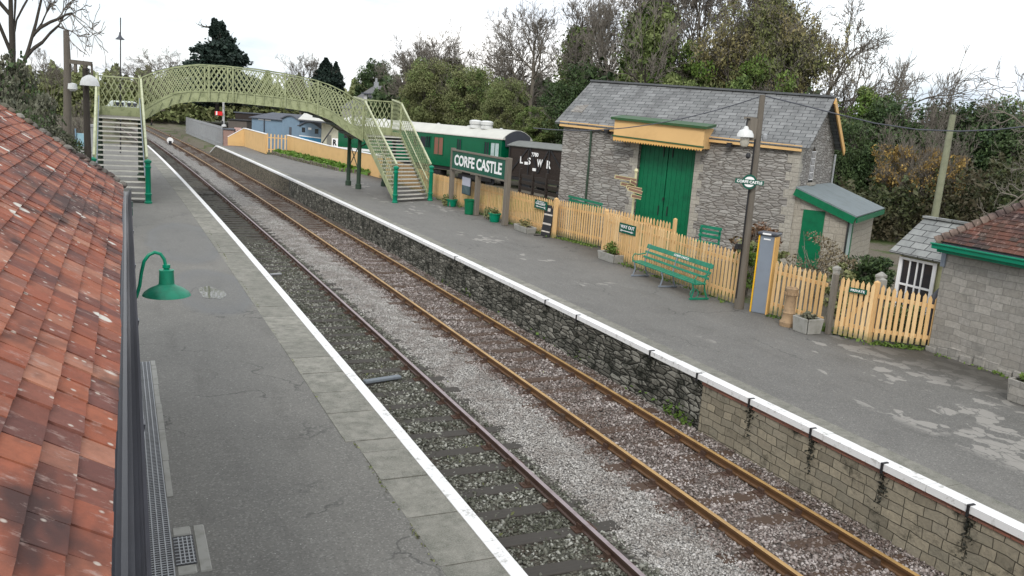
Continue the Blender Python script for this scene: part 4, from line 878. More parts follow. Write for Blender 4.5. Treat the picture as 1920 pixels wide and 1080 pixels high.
planter('planter_trough', 'stone trough with a small green bush at the foot of the WAY OUT fence', P(1143, 489)+Vector((.05, 0, 0)), 0, .28, CONC, L_GREEN, rect=(1.05, .42, ydir), plant=.30, n=420)
planter('planter_trough', 'low stone trough with brown plants beside the black menu board', P(980, 434)+Vector((.1, 0, 0)), 0, .24, CONC, L_BROWN, rect=(1.2, .42, ydir), plant=.22, n=260)
planter('planter_trough', 'square mossy stone tub beside the clay chimney pot', P(1509, 622)+Vector((.05, 0, 0)), 0, .36, CONC, L_GREY, rect=(.48, .46, ydir), plant=.07, n=200)
planter('plant_tub', 'dark green round tub under the left post of the name board', P(847, 387), .28, .36, GREEN3, L_OLIVE, plant=.2, n=200)
planter('plant_tub', 'dark green round tub beside the right post of the name board', P(927, 416), .27, .38, GREEN3, L_OLIVE, plant=.18, n=200)
for px, lb in (((836, 386), 'leafy plant spilling beside the left green tub'), ((915, 411), 'leafy plant spilling beside the right green tub')):
    b = P(*px); tag(leaf_obj('potted_shrub', blobpts(b+UU*.28, (.22, .25, .32), 380, .2), .06, L_OLIVE), lb, 'shrub')
bi = empty('litter_bin', P(880, 402), 'plain green litter bin in front of the name board', 'bin')
m = MB(); m.lathe(bi.location, [(.20, 0), (.22, .02), (.26, .62), (.285, .64), (.285, .69), (.25, .69), (.24, .6), (.01, .58)], 22); m.build('bin_body', GREEN, bi, smooth=True)
m = MB(); m.lathe(bi.location, [(.215, .08), (.222, .085), (.222, .11), (.218, .115)], 22); m.build('bin_band', GREEN2, bi)
# chimney pot
cp = empty('chimney_pot', P(1476, 611), 'buff clay chimney pot standing on the platform as an ornament', 'chimney pot')
m = MB(); m.lathe(cp.location, [(.19, 0), (.20, .1), (.155, .16), (.14, .30), (.155, .33), (.135, .36), (.125, .72), (.165, .78), (.13, .82), (.15, .92), (.12, .95), (.10, .93), (.095, .6)], 14); m.build('clay_pot', TERRA, cp, smooth=True)
m = MB()
for k in range(14):
    t = 2*math.pi*k/14; m.box(cp.location+Vector((.155*math.cos(t), .155*math.sin(t), .80)), (.03, .045, .06), rz=t)
m.build('crown_teeth', TERRA, cp)
# black menu board
ab = empty('menu_board', P(1022, 443), 'black easel board with pale text stripes at the fence gap', 'board')
a0, a1 = P(1012, 441), P(1032, 446); ad = (a1-a0).normalized(); an = Vector((ad.y, -ad.x, 0)); an = an if an.x < 0 else -an; aw = (a1-a0).length*.8; am = (a0+a1)/2
up = (UU-an*.12).normalized(); fa = an*1
m = MB(); m.box(am+up*.62, (aw, .03, 1.22), ax=(ad, fa, up)); m.build('board_panel', BLACK, ab)
m = MB()
for z, h in ((.20, .05), (.50, .07), (.86, .06)): m.box(am+up*z+fa*.02, (aw*.92, .01, h), ax=(ad, fa, up))
m.box(am+up*1.05+fa*.02, (aw*.3, .01, .12), ax=(ad, fa, up)); m.build('pale_lettering', paint('chalk', (.55, .5, .44), (.2, .2, .2), .5), ab)
m = MB(); m.bar(am-ad*aw*.45+fa*.0, am-ad*aw*.45+fa*.35+UU*.03, .04, .03); m.bar(am+ad*aw*.45, am+ad*aw*.45+fa*.3+UU*.02, .04, .03); m.bar(am+up*1.1-fa*.03, am-fa*.4, .04, .04); m.build('easel_leg', BLACK, ab)
# poster stand
pb = empty('poster_board', P(873, 392), 'narrow framed poster board behind the green bin', 'poster')
t0, t1 = on(868, 331, 14.8), on(881, 366, 14.8); m = MB(); m.bb((14.79, t1.y-.03, t1.z-.03), (14.83, t0.y+.03, t0.z+.03)); m.build('frame', BLACK, pb)
zm = (t0.z+t1.z)/2; m = MB(); m.bb((14.775, t1.y, zm), (14.789, t0.y, t0.z)); m.build('pale_poster', paint('pale poster', (.42, .43, .5), (.3, .3, .35), .3, .5), pb); m = MB(); m.bb((14.775, t1.y, t1.z), (14.789, t0.y, zm-.002)); m.build('dark_poster', paint('dark poster', (.05, .09, .10), (.2, .25, .25), .4, .5), pb)
# ------------------------------------------------------------------ right-hand stone building with hipped tile roof
XH = 16.3; ze1 = HL(1770, 462, (XH, 0), (0, 1)); ze2 = HL(1915, 500, (XH, 0), (0, 1)); yc = HL(1757, 560, (XH, 0), (0, 1)).y; zev = (ze1.z+ze2.z)/2
hs = empty('stone_building', (XH, yc, .915), 'grey stone building with a brown tiled hip roof and green gutter at the right edge', 'building')

m = MB(); 
for i in range(60):
    y = -5+i*.3; 
    if y < yc-.1: m.bb((XH-rnd.uniform(.02, .07), y, .6), (XH+.02, y+rnd.uniform(.25, .31), .915+rnd.uniform(.10, .24)))
m.build('plinth', ASHLAR, hs, bevel=.015)
EO = .28; A30 = math.radians(41); ex0 = XH-EO; ey0 = max(HL(1755, 453, (XH-EO-.1, 0), (0, 1)).y, yc+.03); zr = (HL(1775, 457, (ex0-.12, 0), (0, 1)).z+HL(1912, 493, (ex0-.12, 0), (0, 1)).z)/2+.05; zev = zr+.02;
gsl = Vector((math.cos(A30), 0, math.sin(A30))); gn_ = Vector((-math.sin(A30), 0, math.cos(A30)))
m = MB(); s = 0; row = 0; mw = MB(); mw.bb((XH, -6, .5), (XH+7, yc, zev+.05)); mw.build('wall', ASHLAR, hs)
while s < 4.4:
    run = s*math.cos(A30); y = -4.0+(.09 if row % 2 else 0); ymax = ey0-run
    while y < ymax-.03:
        w = .175*rnd.uniform(.95, 1.04); y2 = min(y+w, ymax); t = math.radians(7+rnd.uniform(-1.5, 1.5)); va = gsl*math.cos(t)-gn_*math.sin(t)
        m.box(Vector((ex0, (y+y2)/2, zr))+gsl*(s+.09)+gn_*(.022+rnd.uniform(-.003, .004)), (.18, y2-y-.005, .016), ax=(va, Vector((0, 1, 0)), va.cross(Vector((0, 1, 0))))); y += w
    s += .112; row += 1
m.build('roof_tiles', TILE2, hs)
m = MB(); ry = 4.0*math.cos(A30)
m.add([(ex0, -4, zr-.03), (ex0, ey0, zr-.03), (ex0+ry, ey0-ry, zr-.03+4*math.sin(A30)), (ex0+ry, -4, zr-.03+4*math.sin(A30)), (XH+7+EO, ey0, zr-.03), (ex0+2*ry, ey0-ry, zr-.03)], [(0, 1, 2, 3), (1, 4, 2)]); m.build('roof_deck', DROOF, hs)
m = MB()
for i in range(34):
    f = i/34*4.3; c = Vector((ex0+f*math.cos(A30)+.02, ey0-f*math.cos(A30)-.02, zr+f*math.sin(A30)+.03)); up_ = Vector((1, -1, .92)).normalized()
    m.tube([c-up_*.05, c+up_*.05, c+up_*.15], [.115, .105, .05], 10)
m.build('bonnet_hip_tiles', mk_tile('hip tile', [(.10, .075, .06), (.20, .15, .12), (.14, .10, .085)], lich=False), hs, smooth=True)
m = MB(); m.bb((ex0-.10, -5, zr-.15), (ex0+.0, ey0+.04, zr-.03)); m.bb((ex0-.13, -5, zr-.06), (ex0+.005, ey0+.06, zr-.025)); m.bb((ex0+.01, -5, zr-.22), (XH-.005, ey0-.02, zr-.10)); m.build('gutter', GREEN3, hs, bevel=.01)
m = MB(); m.bb((XH-.03, yc-.06, zr-.55), (XH+.02, yc+.05, zr-.2)); m.build('corner_bracket', STEEL, hs)

# slated hut beside it
p = S(1667, 470, 20.6); XS = p.x; e1 = HL(1762, 491, (XS, 0), (0, 1)); zs_ = (p.z+e1.z)/2; y0_, y1_ = p.y, yc+.6
rz_ = S(1712, 405, 21.6); HWs = 1.05; rzz = HL(1712, 405, (XS+HWs, 0), (0, 1)).z
hu = empty('slated_hut', (XS, y0_, .75), 'low hut with pale stone slate roof and white sash window behind the fence end', 'hut')
X0 = XS+.22; Y1 = y0_-.2
m = MB(); m.bb((X0, y1_, .7), (X0+1.9, Y1, zs_+.02)); m.prism([(X0, Y1, zs_), (X0+1.8, Y1, zs_), (X0+.9, Y1, rzz-.08)], None, ex=(0, -.1, 0)); m.build('wall', paint('pale lime wall', (.42, .42, .24), (.2, .2, .1), .5, .8), hu)
m = MB(); m.slab([(XS, y0_, zs_), (XS, y1_, zs_), (XS+HWs, y1_, rzz), (XS+HWs, y0_, rzz)], .05) ; m.slab([(XS+2*HWs, y1_, zs_), (XS+2*HWs, y0_, zs_), (XS+HWs, y0_, rzz), (XS+HWs, y1_, rzz)], .05)
m.build('roof', SLATE2, hu)
m = MB(); m.bar((XS+HWs, y0_+.02, rzz+.03), (XS+HWs, y1_, rzz+.03), .16, .05); m.build('ridge', SLATE2, hu)
wa, wb = HL(1693, 483, (X0, 0), (0, 1)), HL(1756, 500, (X0, 0), (0, 1)); wz1 = zs_-.12; wz0 = wz1-1.25
wd = MB(); wd.bb((X0-.03, wb.y, wz0), (X0-.012, wa.y, wz1)); wn = wd.build('window', GLASS, hu)
m = MB()
for y in (wa.y, wb.y): m.bb((X0-.06, y-.05, wz0-.05), (X0-.032, y+.05, wz1+.03))
m.bb((X0-.055, wb.y, wz1-.03), (X0-.032, wa.y, wz1+.03)); m.bb((X0-.055, wb.y, (wz0+wz1)/2-.025), (X0-.032, wa.y, (wz0+wz1)/2+.025))
for f in (.33, .5, .72): y = wb.y+(wa.y-wb.y)*f; m.bb((X0-.052, y-.02, wz0), (X0-.033, y+.02, wz1))
m.build('window_frame', LETTER, wn)
m = MB(); m.bb((X0-.005, Y1-.02, .75), (X0+.1, Y1+.03, zs_)); m.build('corner_board', YELLOW if False else paint('pale yellow board', (.5, .46, .14), (.3, .3, .1), .4), hu)
# stone trough corner at the right edge, ornaments by the fence end
b = P(1912, 752); planter('stone_planter', 'mossy stone planter at the right edge under the building wall', b+Vector((.05, -.2, 0)), 0, .42, ASHLAR, L_GREEN, rect=(.7, .5, ydir), plant=.12, n=500)
c = HL(1757, 520, (16.35, 0), (0, 1)); c = Vector((16.55, 12.75, .915)); m = MB(); m.tube([c, c+Vector((0, 0, .75)), c+Vector((-.05, .0, 1.2)), c+Vector((-.02, -.06, 1.42))], [.16, .17, .12, .04], 9); m.tube([c+Vector((-.03, -.03, 1.36)), c+Vector((-.08, -.22, 1.33)), c+Vector((-.10, -.24, 1.2))], [.05, .04, .02], 8)
o = m.build('garden_ornament', DSTEEL, smooth=True); tag(o, 'dark hunched ornament standing behind the last pickets by the stone corner', 'ornament')

# ------------------------------------------------------------------ goods shed
AZ = math.radians(-33); ush = (math.sin(AZ), math.cos(AZ)); vsh = (math.cos(AZ), -math.sin(AZ)); U3 = Vector((*ush, 0)); V3 = Vector((*vsh, 0))
CR = S(1504, 272, 29.5); CRp = (CR.x, CR.y); CL = HL(1058, 226, CRp, ush); zeR = CR.z; zeL = CL.z; GB = .6
L_sh = (Vector((CL.x, CL.y))-Vector(CRp)).length
far = HL(1563, 296, CRp, vsh); W_sh = (Vector((far.x, far.y))-Vector(CRp)).length; W_sh = max(W_sh, 4.0)
apR = HL(1555, 183, (CRp[0]-ush[0]*.25, CRp[1]-ush[1]*.25), vsh)
print('shed', L_sh, W_sh, zeR, zeL, 'apex', (Vector((apR.x, apR.y))-Vector(CRp)).length, apR.z)
gs = empty('goods_shed', (CR.x, CR.y, GB), 'grey rubble stone goods shed with slate roof and tall green doors', 'goods shed')
def sp(s, w, z): return Vector((CRp[0], CRp[1], 0))+U3*s+V3*w+UU*z     # s along the front (0 = right corner), w into the building
HW = W_sh/2; zapR = HL(1555, 186, (sp(0, HW, 0).x, sp(0, HW, 0).y), ush).z; zapL = HL(1121, 156, (sp(0, HW, 0).x, sp(0, HW, 0).y), ush).z
dL, dR = HL(1193, 330, CRp, ush), HL(1300, 330, CRp, ush)
sdR = (Vector((dR.x, dR.y))-Vector(CRp)).length; sdL = (Vector((dL.x, dL.y))-Vector(CRp)).length; zd = HL(1245, 262, CRp, ush).z
print('door', sdR, sdL, zd, 'ridge', zapR, zapL)
zE = lambda s: zeR+(zeL-zeR)*s/L_sh
# each wall split round its openings
m = MB()
def wallpiece(s0, s1, z0, z1a, z1b, m): m.prism([sp(s0, 0, z0), sp(s1, 0, z0), sp(s1, 0, z1b), sp(s0, 0, z1a)], None, ex=V3*.5)
wallpiece(0, sdR, GB, zE(0), zE(sdR), m); wallpiece(sdL, L_sh, GB, zE(sdL), zE(L_sh), m); wallpiece(sdR, sdL, zd, zE(sdR), zE(sdL), m); m.build('front_wall', SHED, gs)
m = MB(); m.prism([sp(.002, .5, GB), sp(.002, W_sh, GB), sp(.002, W_sh, zeR), sp(.002, HW, zapR-.08), sp(.002, .5, zeR+.5*(zapR-zeR)/HW)], None, ex=U3*.5)
m.prism([sp(L_sh, .5, GB), sp(L_sh, W_sh, GB), sp(L_sh, W_sh, zeL), sp(L_sh, HW, zapL-.08), sp(L_sh, .5, zeL+.4)], None, ex=-U3*.5); m.prism([sp(0, W_sh-.01, GB), sp(L_sh, W_sh-.01, GB), sp(L_sh, W_sh-.01, zeL), sp(0, W_sh-.01, zeR)], None, ex=-V3*.4)
m.build('gable_wall', SHED, gs)
mq = [MB(), MB(), MB()]
for i in range(16):
    z = GB+i*.3; w = .42 if i % 2 else .25; w2 = .25 if i % 2 else .42; m = mq[0]
    if z+.29 < zeR: m.prism([sp(-.012, -.012, z), sp(w, -.012, z), sp(w, .05, z), sp(.05, .05, z), sp(.05, w2, z), sp(-.012, w2, z)], None, ex=(0, 0, .29))
    for (s, sg_) in ((sdR, -1), (sdL, 1)):
        m = mq[1 if sg_ < 0 else 2]
        if z+.29 < zd: m.prism([sp(s, -.01, z), sp(s+sg_*w*.8, -.01, z), sp(s+sg_*w*.8, .06, z), sp(s, .06, z)], None, ex=(0, 0, .29))
[q.build('quoins', QUOIN, gs) for q in mq]
ov = .3; er = (zapR-zeR)/HW; el = (zapL-zeL)/HW
m = MB()
m.slab([sp(-ov, -.22, zeR-.22*er+.06), sp(-ov, HW, zapR+.06), sp(L_sh+ov, HW, zapL+.06), sp(L_sh+ov, -.22, zeL-.22*el+.06)], .07)
m.slab([sp(-ov, W_sh+.22, zeR-.22*er+.06), sp(L_sh+ov, W_sh+.22, zeL-.22*el+.06), sp(L_sh+ov, HW, zapL+.06), sp(-ov, HW, zapR+.06)], .07)
m.build('roof', SLATE, gs)
m = MB(); m.bar(sp(-ov, HW, zapR+.10), sp(L_sh+ov, HW, zapL+.10), .22, .07); m.build('ridge', paint('dark ridge tile', (.10, .105, .11), (.05, .05, .05), .5), gs)
m = MB(); m.bar(sp(-.05, -.16, zeR-.12), sp(L_sh+.1, -.16, zeL-.12), .05, .20); m.build('fascia', FENCEP, gs)
m = MB(); m.bar(sp(-ov-.02, HW, zapR-.06), sp(-ov-.02, W_sh+.25, zeR-.25*er-.06), .05, .24); m.build('bargeboard', AMBER, gs)
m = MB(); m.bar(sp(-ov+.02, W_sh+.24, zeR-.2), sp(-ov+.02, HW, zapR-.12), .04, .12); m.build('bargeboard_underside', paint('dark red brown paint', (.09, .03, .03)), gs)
# doors
dr_ = MB(); mid_ = (sdR+sdL)/2
for s0, s1 in ((sdR+.005, mid_-.012), (mid_+.012, sdL-.005)):
    q = MB(); n = max(3, int((s1-s0)/.16))
    for i in range(n): a, b = s0+(s1-s0)*i/n, s0+(s1-s0)*(i+1)/n-.008; q.prism([sp(a, .2, GB+.05), sp(b, .2, GB+.05), sp(b, .2, zd-.01), sp(a, .2, zd-.01)], None, ex=V3*.05)
    d = q.build('door', GREEN, gs)
for s in (mid_-.18, mid_+.18): m = MB(); m.box(sp(s, .185, zd-.45), (.05, .03, .38), rz=-AZ); m.build('door_hinge', BLACK, gs); m = MB(); m.box(sp(s, .185, GB+1.7), (.05, .03, .35), rz=-AZ); m.build('door_handle', BLACK, gs)
m = MB(); m.box(sp(mid_, .18, GB+2.15), (.14, .05, .10), rz=-AZ); m.build('door_lock', BLACK, gs)
m = MB(); m.prism([sp(mid_-.02, .3, GB), sp(mid_+.02, .3, GB), sp(mid_+.02, .3, zd), sp(mid_-.02, .3, zd)], None, ex=V3*.02); m.build('door_gap', BLACK, gs)
# canopy with sawtooth valance
pc = -.75; pb0 = (sp(0, pc, 0).x, sp(0, pc, 0).y)
cL, cR = HL(1152, 235, pb0, ush), HL(1320, 255, pb0, ush); sL_, sR_ = (cL-sp(0, pc, 0)).dot(U3), (cR-sp(0, pc, 0)).dot(U3)
zTL, zTR = HL(1152, 222, pb0, ush).z, HL(1321, 240, pb0, ush).z; zML, zMR = HL(1152, 254, pb0, ush).z, HL(1320, 276, pb0, ush).z
zBL, zBR = HL(1152, 264, pb0, ush).z, HL(1320, 284, pb0, ush).z; ZC = lambda s, a, b: a+(b-a)*(s-sL_)/(sR_-sL_)
m = MB(); m.prism([sp(sR_, pc, zMR+.02), sp(sL_, pc, zML+.02), sp(sL_, pc, zTL), sp(sR_, pc, zTR)], None, ex=V3*.04); m.prism([sp(sR_, pc+.04, zBR+.08), sp(sR_, .2, zBR+.08), sp(sR_, .2, zTR), sp(sR_, pc+.04, zTR)], None, ex=U3*.04); m.prism([sp(sL_, pc+.04, zBL+.08), sp(sL_, .2, zBL+.08), sp(sL_, .2, zTL), sp(sL_, pc+.04, zTL)], None, ex=-U3*.04)
m.build('canopy_fascia', FENCEP, gs)
m = MB(); n = 34
for i in range(n):
    a = sL_+(sR_-sL_)*i/n; b = sL_+(sR_-sL_)*(i+1)/n; c_ = (a+b)/2; zl_ = ZC(c_, zML, zMR); zb_ = ZC(c_, zBL, zBR); g_ = abs(b-a)*.06
    m.prism([sp(b+g_*0, pc-.02, zl_), sp(a, pc-.02, zl_), sp(a, pc-.02, zb_+.06), sp(c_, pc-.02, zb_-.01), sp(b, pc-.02, zb_+.06)], None, ex=V3*.02)
m.build('sawtooth_valance', AMBER, gs)
m = MB(); m.bar(sp(sL_+.05, pc-.035, zML+.0), sp(sR_-.05, pc-.035, zMR+.0), .03, .05); m.slab([sp(sR_-.12, pc-.12, zTR+.05), sp(sR_-.12, .1, zTR+.16), sp(sL_+.12, .1, zTL+.16), sp(sL_+.12, pc-.12, zTL+.05)], .09); m.build('canopy_roof_edge', paint('mossy green lead', (.03, .09, .035), (.08, .09, .04), .6), gs)
# pipes, lamps, gable window
sA = (HL(1106, 300, CRp, ush)-sp(0, 0, 0)).dot(U3); m = MB(); m.tube([sp(sA, -.10, zE(sA)-.15), sp(sA, -.07, zE(sA)-.5), sp(sA, -.07, GB)], .045, 8); m.build('downpipe', DKGREEN, gs)
for px, py in ((1143, 246), (1372, 272)):
    c = HL(px, py, CRp, ush); s = (c-sp(0, 0, 0)).dot(U3); m = MB(); m.box(sp(s, -.22, c.z), (.26, .16, .16), rz=-AZ); m.bar(sp(s, -.2, c.z), sp(s, .0, c.z-.04), .04, .04); m.build('floodlight', BLACK, gs)
gw0 = HL(1527, 276, CRp, vsh); gw1 = HL(1519, 342, CRp, vsh); w0 = (gw0-sp(0, 0, 0)).dot(V3); w1 = (gw1-sp(0, 0, 0)).dot(V3); wm = (w0+w1)/2; wz0, wz1 = gw1.z, gw0.z
print('gable window', w0, w1, wz0, wz1)
m = MB(); m.prism([sp(-.008, wm-.3, wz0), sp(-.008, wm+.3, wz0), sp(-.008, wm+.3, wz1-.18), sp(-.008, wm, wz1+.02), sp(-.008, wm-.3, wz1-.18)], None, ex=U3*.02); wn = m.build('window', GLASS, gs)
m = MB()
for w in (-.28, -.09, .09, .28): m.bar(sp(-.012, wm+w, wz0+.1), sp(-.012, wm+w, wz1-.16), .02, .008, up=U3)
for k in range(5): z = wz0+.1+(wz1-.26-wz0)*k/4; m.bar(sp(-.012, wm-.28, z), sp(-.012, wm+.28, z), .008, .022)
m.build('window_bars', LETTER, wn)
m = MB(); m.bar(sp(-.05, wm-.4, wz0-.05), sp(-.05, wm+.4, wz0-.05), .14, .1); m.build('window_sill', QUOIN, gs)
m = MB(); m.tube([sp(-.08, W_sh-.12, zeR-.3), sp(-.08, W_sh-.12, zeR-2.2), sp(-.2, W_sh-.2, zeR-2.4), sp(-.22, W_sh-.2, GB)], .04, 6); m.build('downpipe', GALV, gs)

# lean-to
zlt = HL(1493, 352, CRp, ush).z; lw = (HL(1577, 352, CRp, vsh)-sp(0, 0, 0)).dot(V3); lw = min(max(lw, 2.2), W_sh)
le = HL(1602, 405, CRp, ush); ls = -(le-sp(0, 0, 0)).dot(U3); zle = le.z; ls = max(ls, 1.5)
print('leanto', zlt, lw, ls, zle)
lt = empty('lean_to_store', (sp(-ls, 0, 0).x, sp(-ls, 0, 0).y, GB), 'small block lean-to with sheet roof and green panels against the shed gable', 'lean-to')
zq = lambda s: zlt+(zle-zlt)*s/ls
lsi = ls-.2
m = MB(); m.prism([sp(-.005, .02, GB), sp(-lsi, .02, GB), sp(-lsi, .02, zq(lsi)-.1), sp(-.005, .02, zq(0)-.1)], None, ex=V3*.15); m.prism([sp(-lsi, .17, GB), sp(-lsi, lw-.1, GB), sp(-lsi, lw-.1, zq(lsi)-.12), sp(-lsi, .17, zq(lsi)-.12)], None, ex=U3*.15); m.build('block_wall', BLOCK, lt)
m = MB(); m.slab([sp(-ls-.1, -.15, zq(ls+.1)), sp(-.01, -.15, zq(0)), sp(-.01, lw+.1, zq(0)), sp(-ls-.1, lw+.1, zq(ls+.1))], .05); q = m.build('roof', paint('blue grey sheet roof', (.17, .20, .21), (.10, .12, .11), .6, .7), lt)
m = MB()
for k in range(9): w = -.1+(lw+.15)*k/8; m.bar(sp(-ls-.09, w, zq(ls+.09)+.02), sp(-.02, w, zq(0)+.02), .04, .03)
m.build('roof_ribs', GALV, lt)
m = MB(); m.bar(sp(-ls-.05, -.165, zq(ls+.05)-.13), sp(0, -.165, zq(0)-.13), .04, .24); m.bar(sp(-ls-.11, -.12, zq(ls+.1)-.10), sp(-ls-.11, lw+.05, zq(ls+.1)-.10), .05, .16); m.build('fascia', GREEN, lt)
g0, g1 = HL(1502, 430, CRp, ush), HL(1543, 430, CRp, ush); s0, s1 = (g0-sp(0, 0, 0)).dot(U3), (g1-sp(0, 0, 0)).dot(U3); zt_ = HL(1520, 394, CRp, ush).z
m = MB(); m.prism([sp(s0, -.012, GB+.35), sp(s1, -.012, GB+.35), sp(s1, -.012, zt_), sp(s0, -.012, zt_)], None, ex=V3*.03); m.build('green_panel', GREEN, lt)
m = MB(); m.prism([sp(s0+.1, -.01, zt_+.005), sp(s1-.12, -.01, zt_+.005), sp(s1-.12, -.01, zt_+.2), sp(s0+.1, -.01, zt_+.2)], None, ex=V3*.028); m.build('lintel', QUOIN, lt)
m = MB(); 
for w0_, w1_, mt in ((.30, .42, 0), (1.0, 1.2, 0)): m.prism([sp(-lsi-.012, w0_, GB), sp(-lsi-.012, w1_, GB), sp(-lsi-.012, w1_, zq(lsi)-.2), sp(-lsi-.012, w0_, zq(lsi)-.2)], None, ex=U3*.01)
m.build('door_frame', GREEN, lt)
m = MB(); m.prism([sp(-lsi-.014, .45, GB+.9), sp(-lsi-.014, .95, GB+.9), sp(-lsi-.014, .95, zq(lsi)-.25), sp(-lsi-.014, .45, zq(lsi)-.25)], None, ex=U3*.01); m.build('window', paint('pale glass', (.35, .42, .42), (.2, .2, .2)), lt)
m = MB(); m.tube([sp(-lsi-.06, -.05, zq(lsi)-.2), sp(-lsi-.06, -.05, GB)], .03, 6); m.build('downpipe', BLACK, lt)

# finger post and green benches beyond the fence
c = S(1193, 322, 30.5); bq = Vector((c.x, c.y, .75)); fp = empty('finger_post', bq, 'green finger post with many cream arms in front of the shed doors', 'signpost')
m = MB(); m.tube([bq, Vector((c.x, c.y, c.z))], .045, 8); m.lathe((c.x, c.y, c.z), [(.06, -.02), (.08, .03), (.05, .1), (.01, .12)], 10); m.build('post', paint('cream post', (.55, .52, .32), (.2, .2, .1), .4), fp)
CREAML2 = paint('cream arm', (.55, .50, .28), (.3, .26, .1), .4)
A_ = [(1193, 338, 1153, 331), (1193, 346, 1182, 340), (1190, 350, 1164, 344), (1203, 356, 1175, 350), (1204, 362, 1178, 354), (1202, 371, 1184, 367), (1200, 372, 1186, 368)]
for x0, y0, x1, y1 in A_[:6]:
    a, b = S(x0, y0, 30.3), S(x1, y1, 30.0); q = MB(); d = (b-a).normalized(); n_ = d.cross(UU).normalized(); u_ = n_.cross(d); L = (b-a).length; hh = .055
    q.bar(a+u_*hh, b+u_*hh, .02, .022); q.bar(a-u_*hh, b-u_*hh, .02, .022); q.bar(b+u_*hh, b-u_*hh, .02, .022, up=d); q.build('arm', CREAML2, fp); q = MB(); q.bar(a, b, .010, hh*1.7); q.build('arm_panel', BROWNP, fp)
def simple_bench(label, a, b, dep0, dep1, zt0_, seat=True):
    A, B = S(*a, dep0), S(*b, dep1); zt_ = (A.z+B.z)/2; A.z = B.z = 0; d = (B-A).normalized(); n_ = Vector((d.y, -d.x, 0)); n_ = n_ if n_.y < 0 else -n_; r = empty('garden_bench', (A.x, A.y, zt_-.9), label, 'bench')
    for z, o_ in ((0, -.05), (-.14, -.02), (-.28, 0)): m = MB(); m.bar(A+UU*(zt_+z)+n_*o_, B+UU*(zt_+z)+n_*o_, .03, .09); m.build('back_slat', GREEN2, r)
    for o_ in (.1, .22, .34): m = MB(); m.bar(A+UU*(zt_-.45)+n_*o_, B+UU*(zt_-.45)+n_*o_, .1, .03); m.build('seat_slat', GREEN2, r)
    for s in (.06, .94):
        for o_, z in ((.35, .45), (-.03, 0)): q = A.lerp(B, s)+n_*o_; m = MB(); m.bar(q+UU*(zt_-.92), q+UU*(zt_-z), .05, .05, up=d); m.build('leg', GREEN2, r)
simple_bench('green garden bench behind the fence left of the shed doors', (1068, 371), (1132, 380), 34.0, 31.5, 0)
simple_bench('green garden bench behind the fence right of the shed doors', (1312, 424), (1352, 430), 27.2, 26.6, 0)

# ------------------------------------------------------------------ yard vehicles
AZV = math.radians(-20); uv_ = Vector((math.sin(AZV), math.cos(AZV), 0)); vv_ = Vector((math.cos(AZV), -math.sin(AZV), 0)); RZ = .62
c0 = S(941, 265, 57); C0 = Vector((c0.x, c0.y, 0))
def cp_(o, s, w, z): return o+uv_*s+vv_*w+UU*z
co = empty('railway_carriage', (C0.x, C0.y, RZ), 'dark green passenger carriage with pale roof and two white roof ventilators', 'railway carriage')
zg = HL(941, 262, (C0.x, C0.y), (uv_.x, uv_.y)).z; zg2 = HL(768, 243, (C0.x, C0.y), (uv_.x, uv_.y)).z; zt_ = HL(965, 250, (cp_(C0, 0, 1.4, 0).x, cp_(C0, 0, 1.4, 0).y), (uv_.x, uv_.y)).z
print('coach gutter', zg, zg2, 'top', zt_)
zg = (zg+zg2)/2; Lc = 19.5; zf = RZ+1.05
m = MB(); m.prism([cp_(C0, 0, 0, zf), cp_(C0, 0, 0, zg), cp_(C0, Lc, 0, zg), cp_(C0, Lc, 0, zf)], None, ex=vv_*2.75); m.build('body', CGREEN, co)
prof = [(t, zg+.62*math.sin(math.pi*(t+.06)/(2.87))**.8) for t in np.linspace(-.05, 2.80, 14)]
m = MB(); m.prism([cp_(C0, -.12, w, max(z, zg)) for w, z in prof]+[cp_(C0, -.12, 2.81, zg-.05), cp_(C0, -.12, -.06, zg-.05)], None, ex=uv_*(Lc+.24)); m.build('roof', CROOF, co)
m = MB(); m.prism([cp_(C0, -.13, w, max(z, zg)-.04) for w, z in prof[1:-1]]+[cp_(C0, -.13, 2.5, zg-.5), cp_(C0, -.13, .25, zg-.5)], None, ex=uv_*.02); m.prism([cp_(C0, -.13, .9, zf), cp_(C0, -.13, 1.85, zf), cp_(C0, -.13, 1.85, zg-.2), cp_(C0, -.13, .9, zg-.2)], None, ex=-uv_*.3); m.build('gangway_end', DSTEEL, co)
for i, px in enumerate((870, 891)):
    s = (HL(px, 232, (C0.x, C0.y), (uv_.x, uv_.y))-C0).dot(uv_); q = MB(); q.lathe(cp_(C0, s, 1.1, zg+.60), [(.42, -.05), (.42, .14), (.36, .16), (.36, .2), (.43, .22), (.45, .42), (.3, .5), (.02, .52)], 18); q.build('roof_ventilator', LAMPW, co, smooth=True)
m = MB()
for k in range(5): m.lathe(cp_(C0, 2+k*3.4, 1.8, zg+.60), [(.12, -.02), (.13, .06), (.02, .08)], 8)
m.build('roof_vents', LAMPW, co)
wins = [(909, 918, 266, 293, 0), (921, 937, 264, 292, 1), (858, 866, 255, 272, 0), (815, 832, 254, 280, 2), (800, 808, 252, 275, 0), (777, 783, 247, 265, 0)]
sw = []
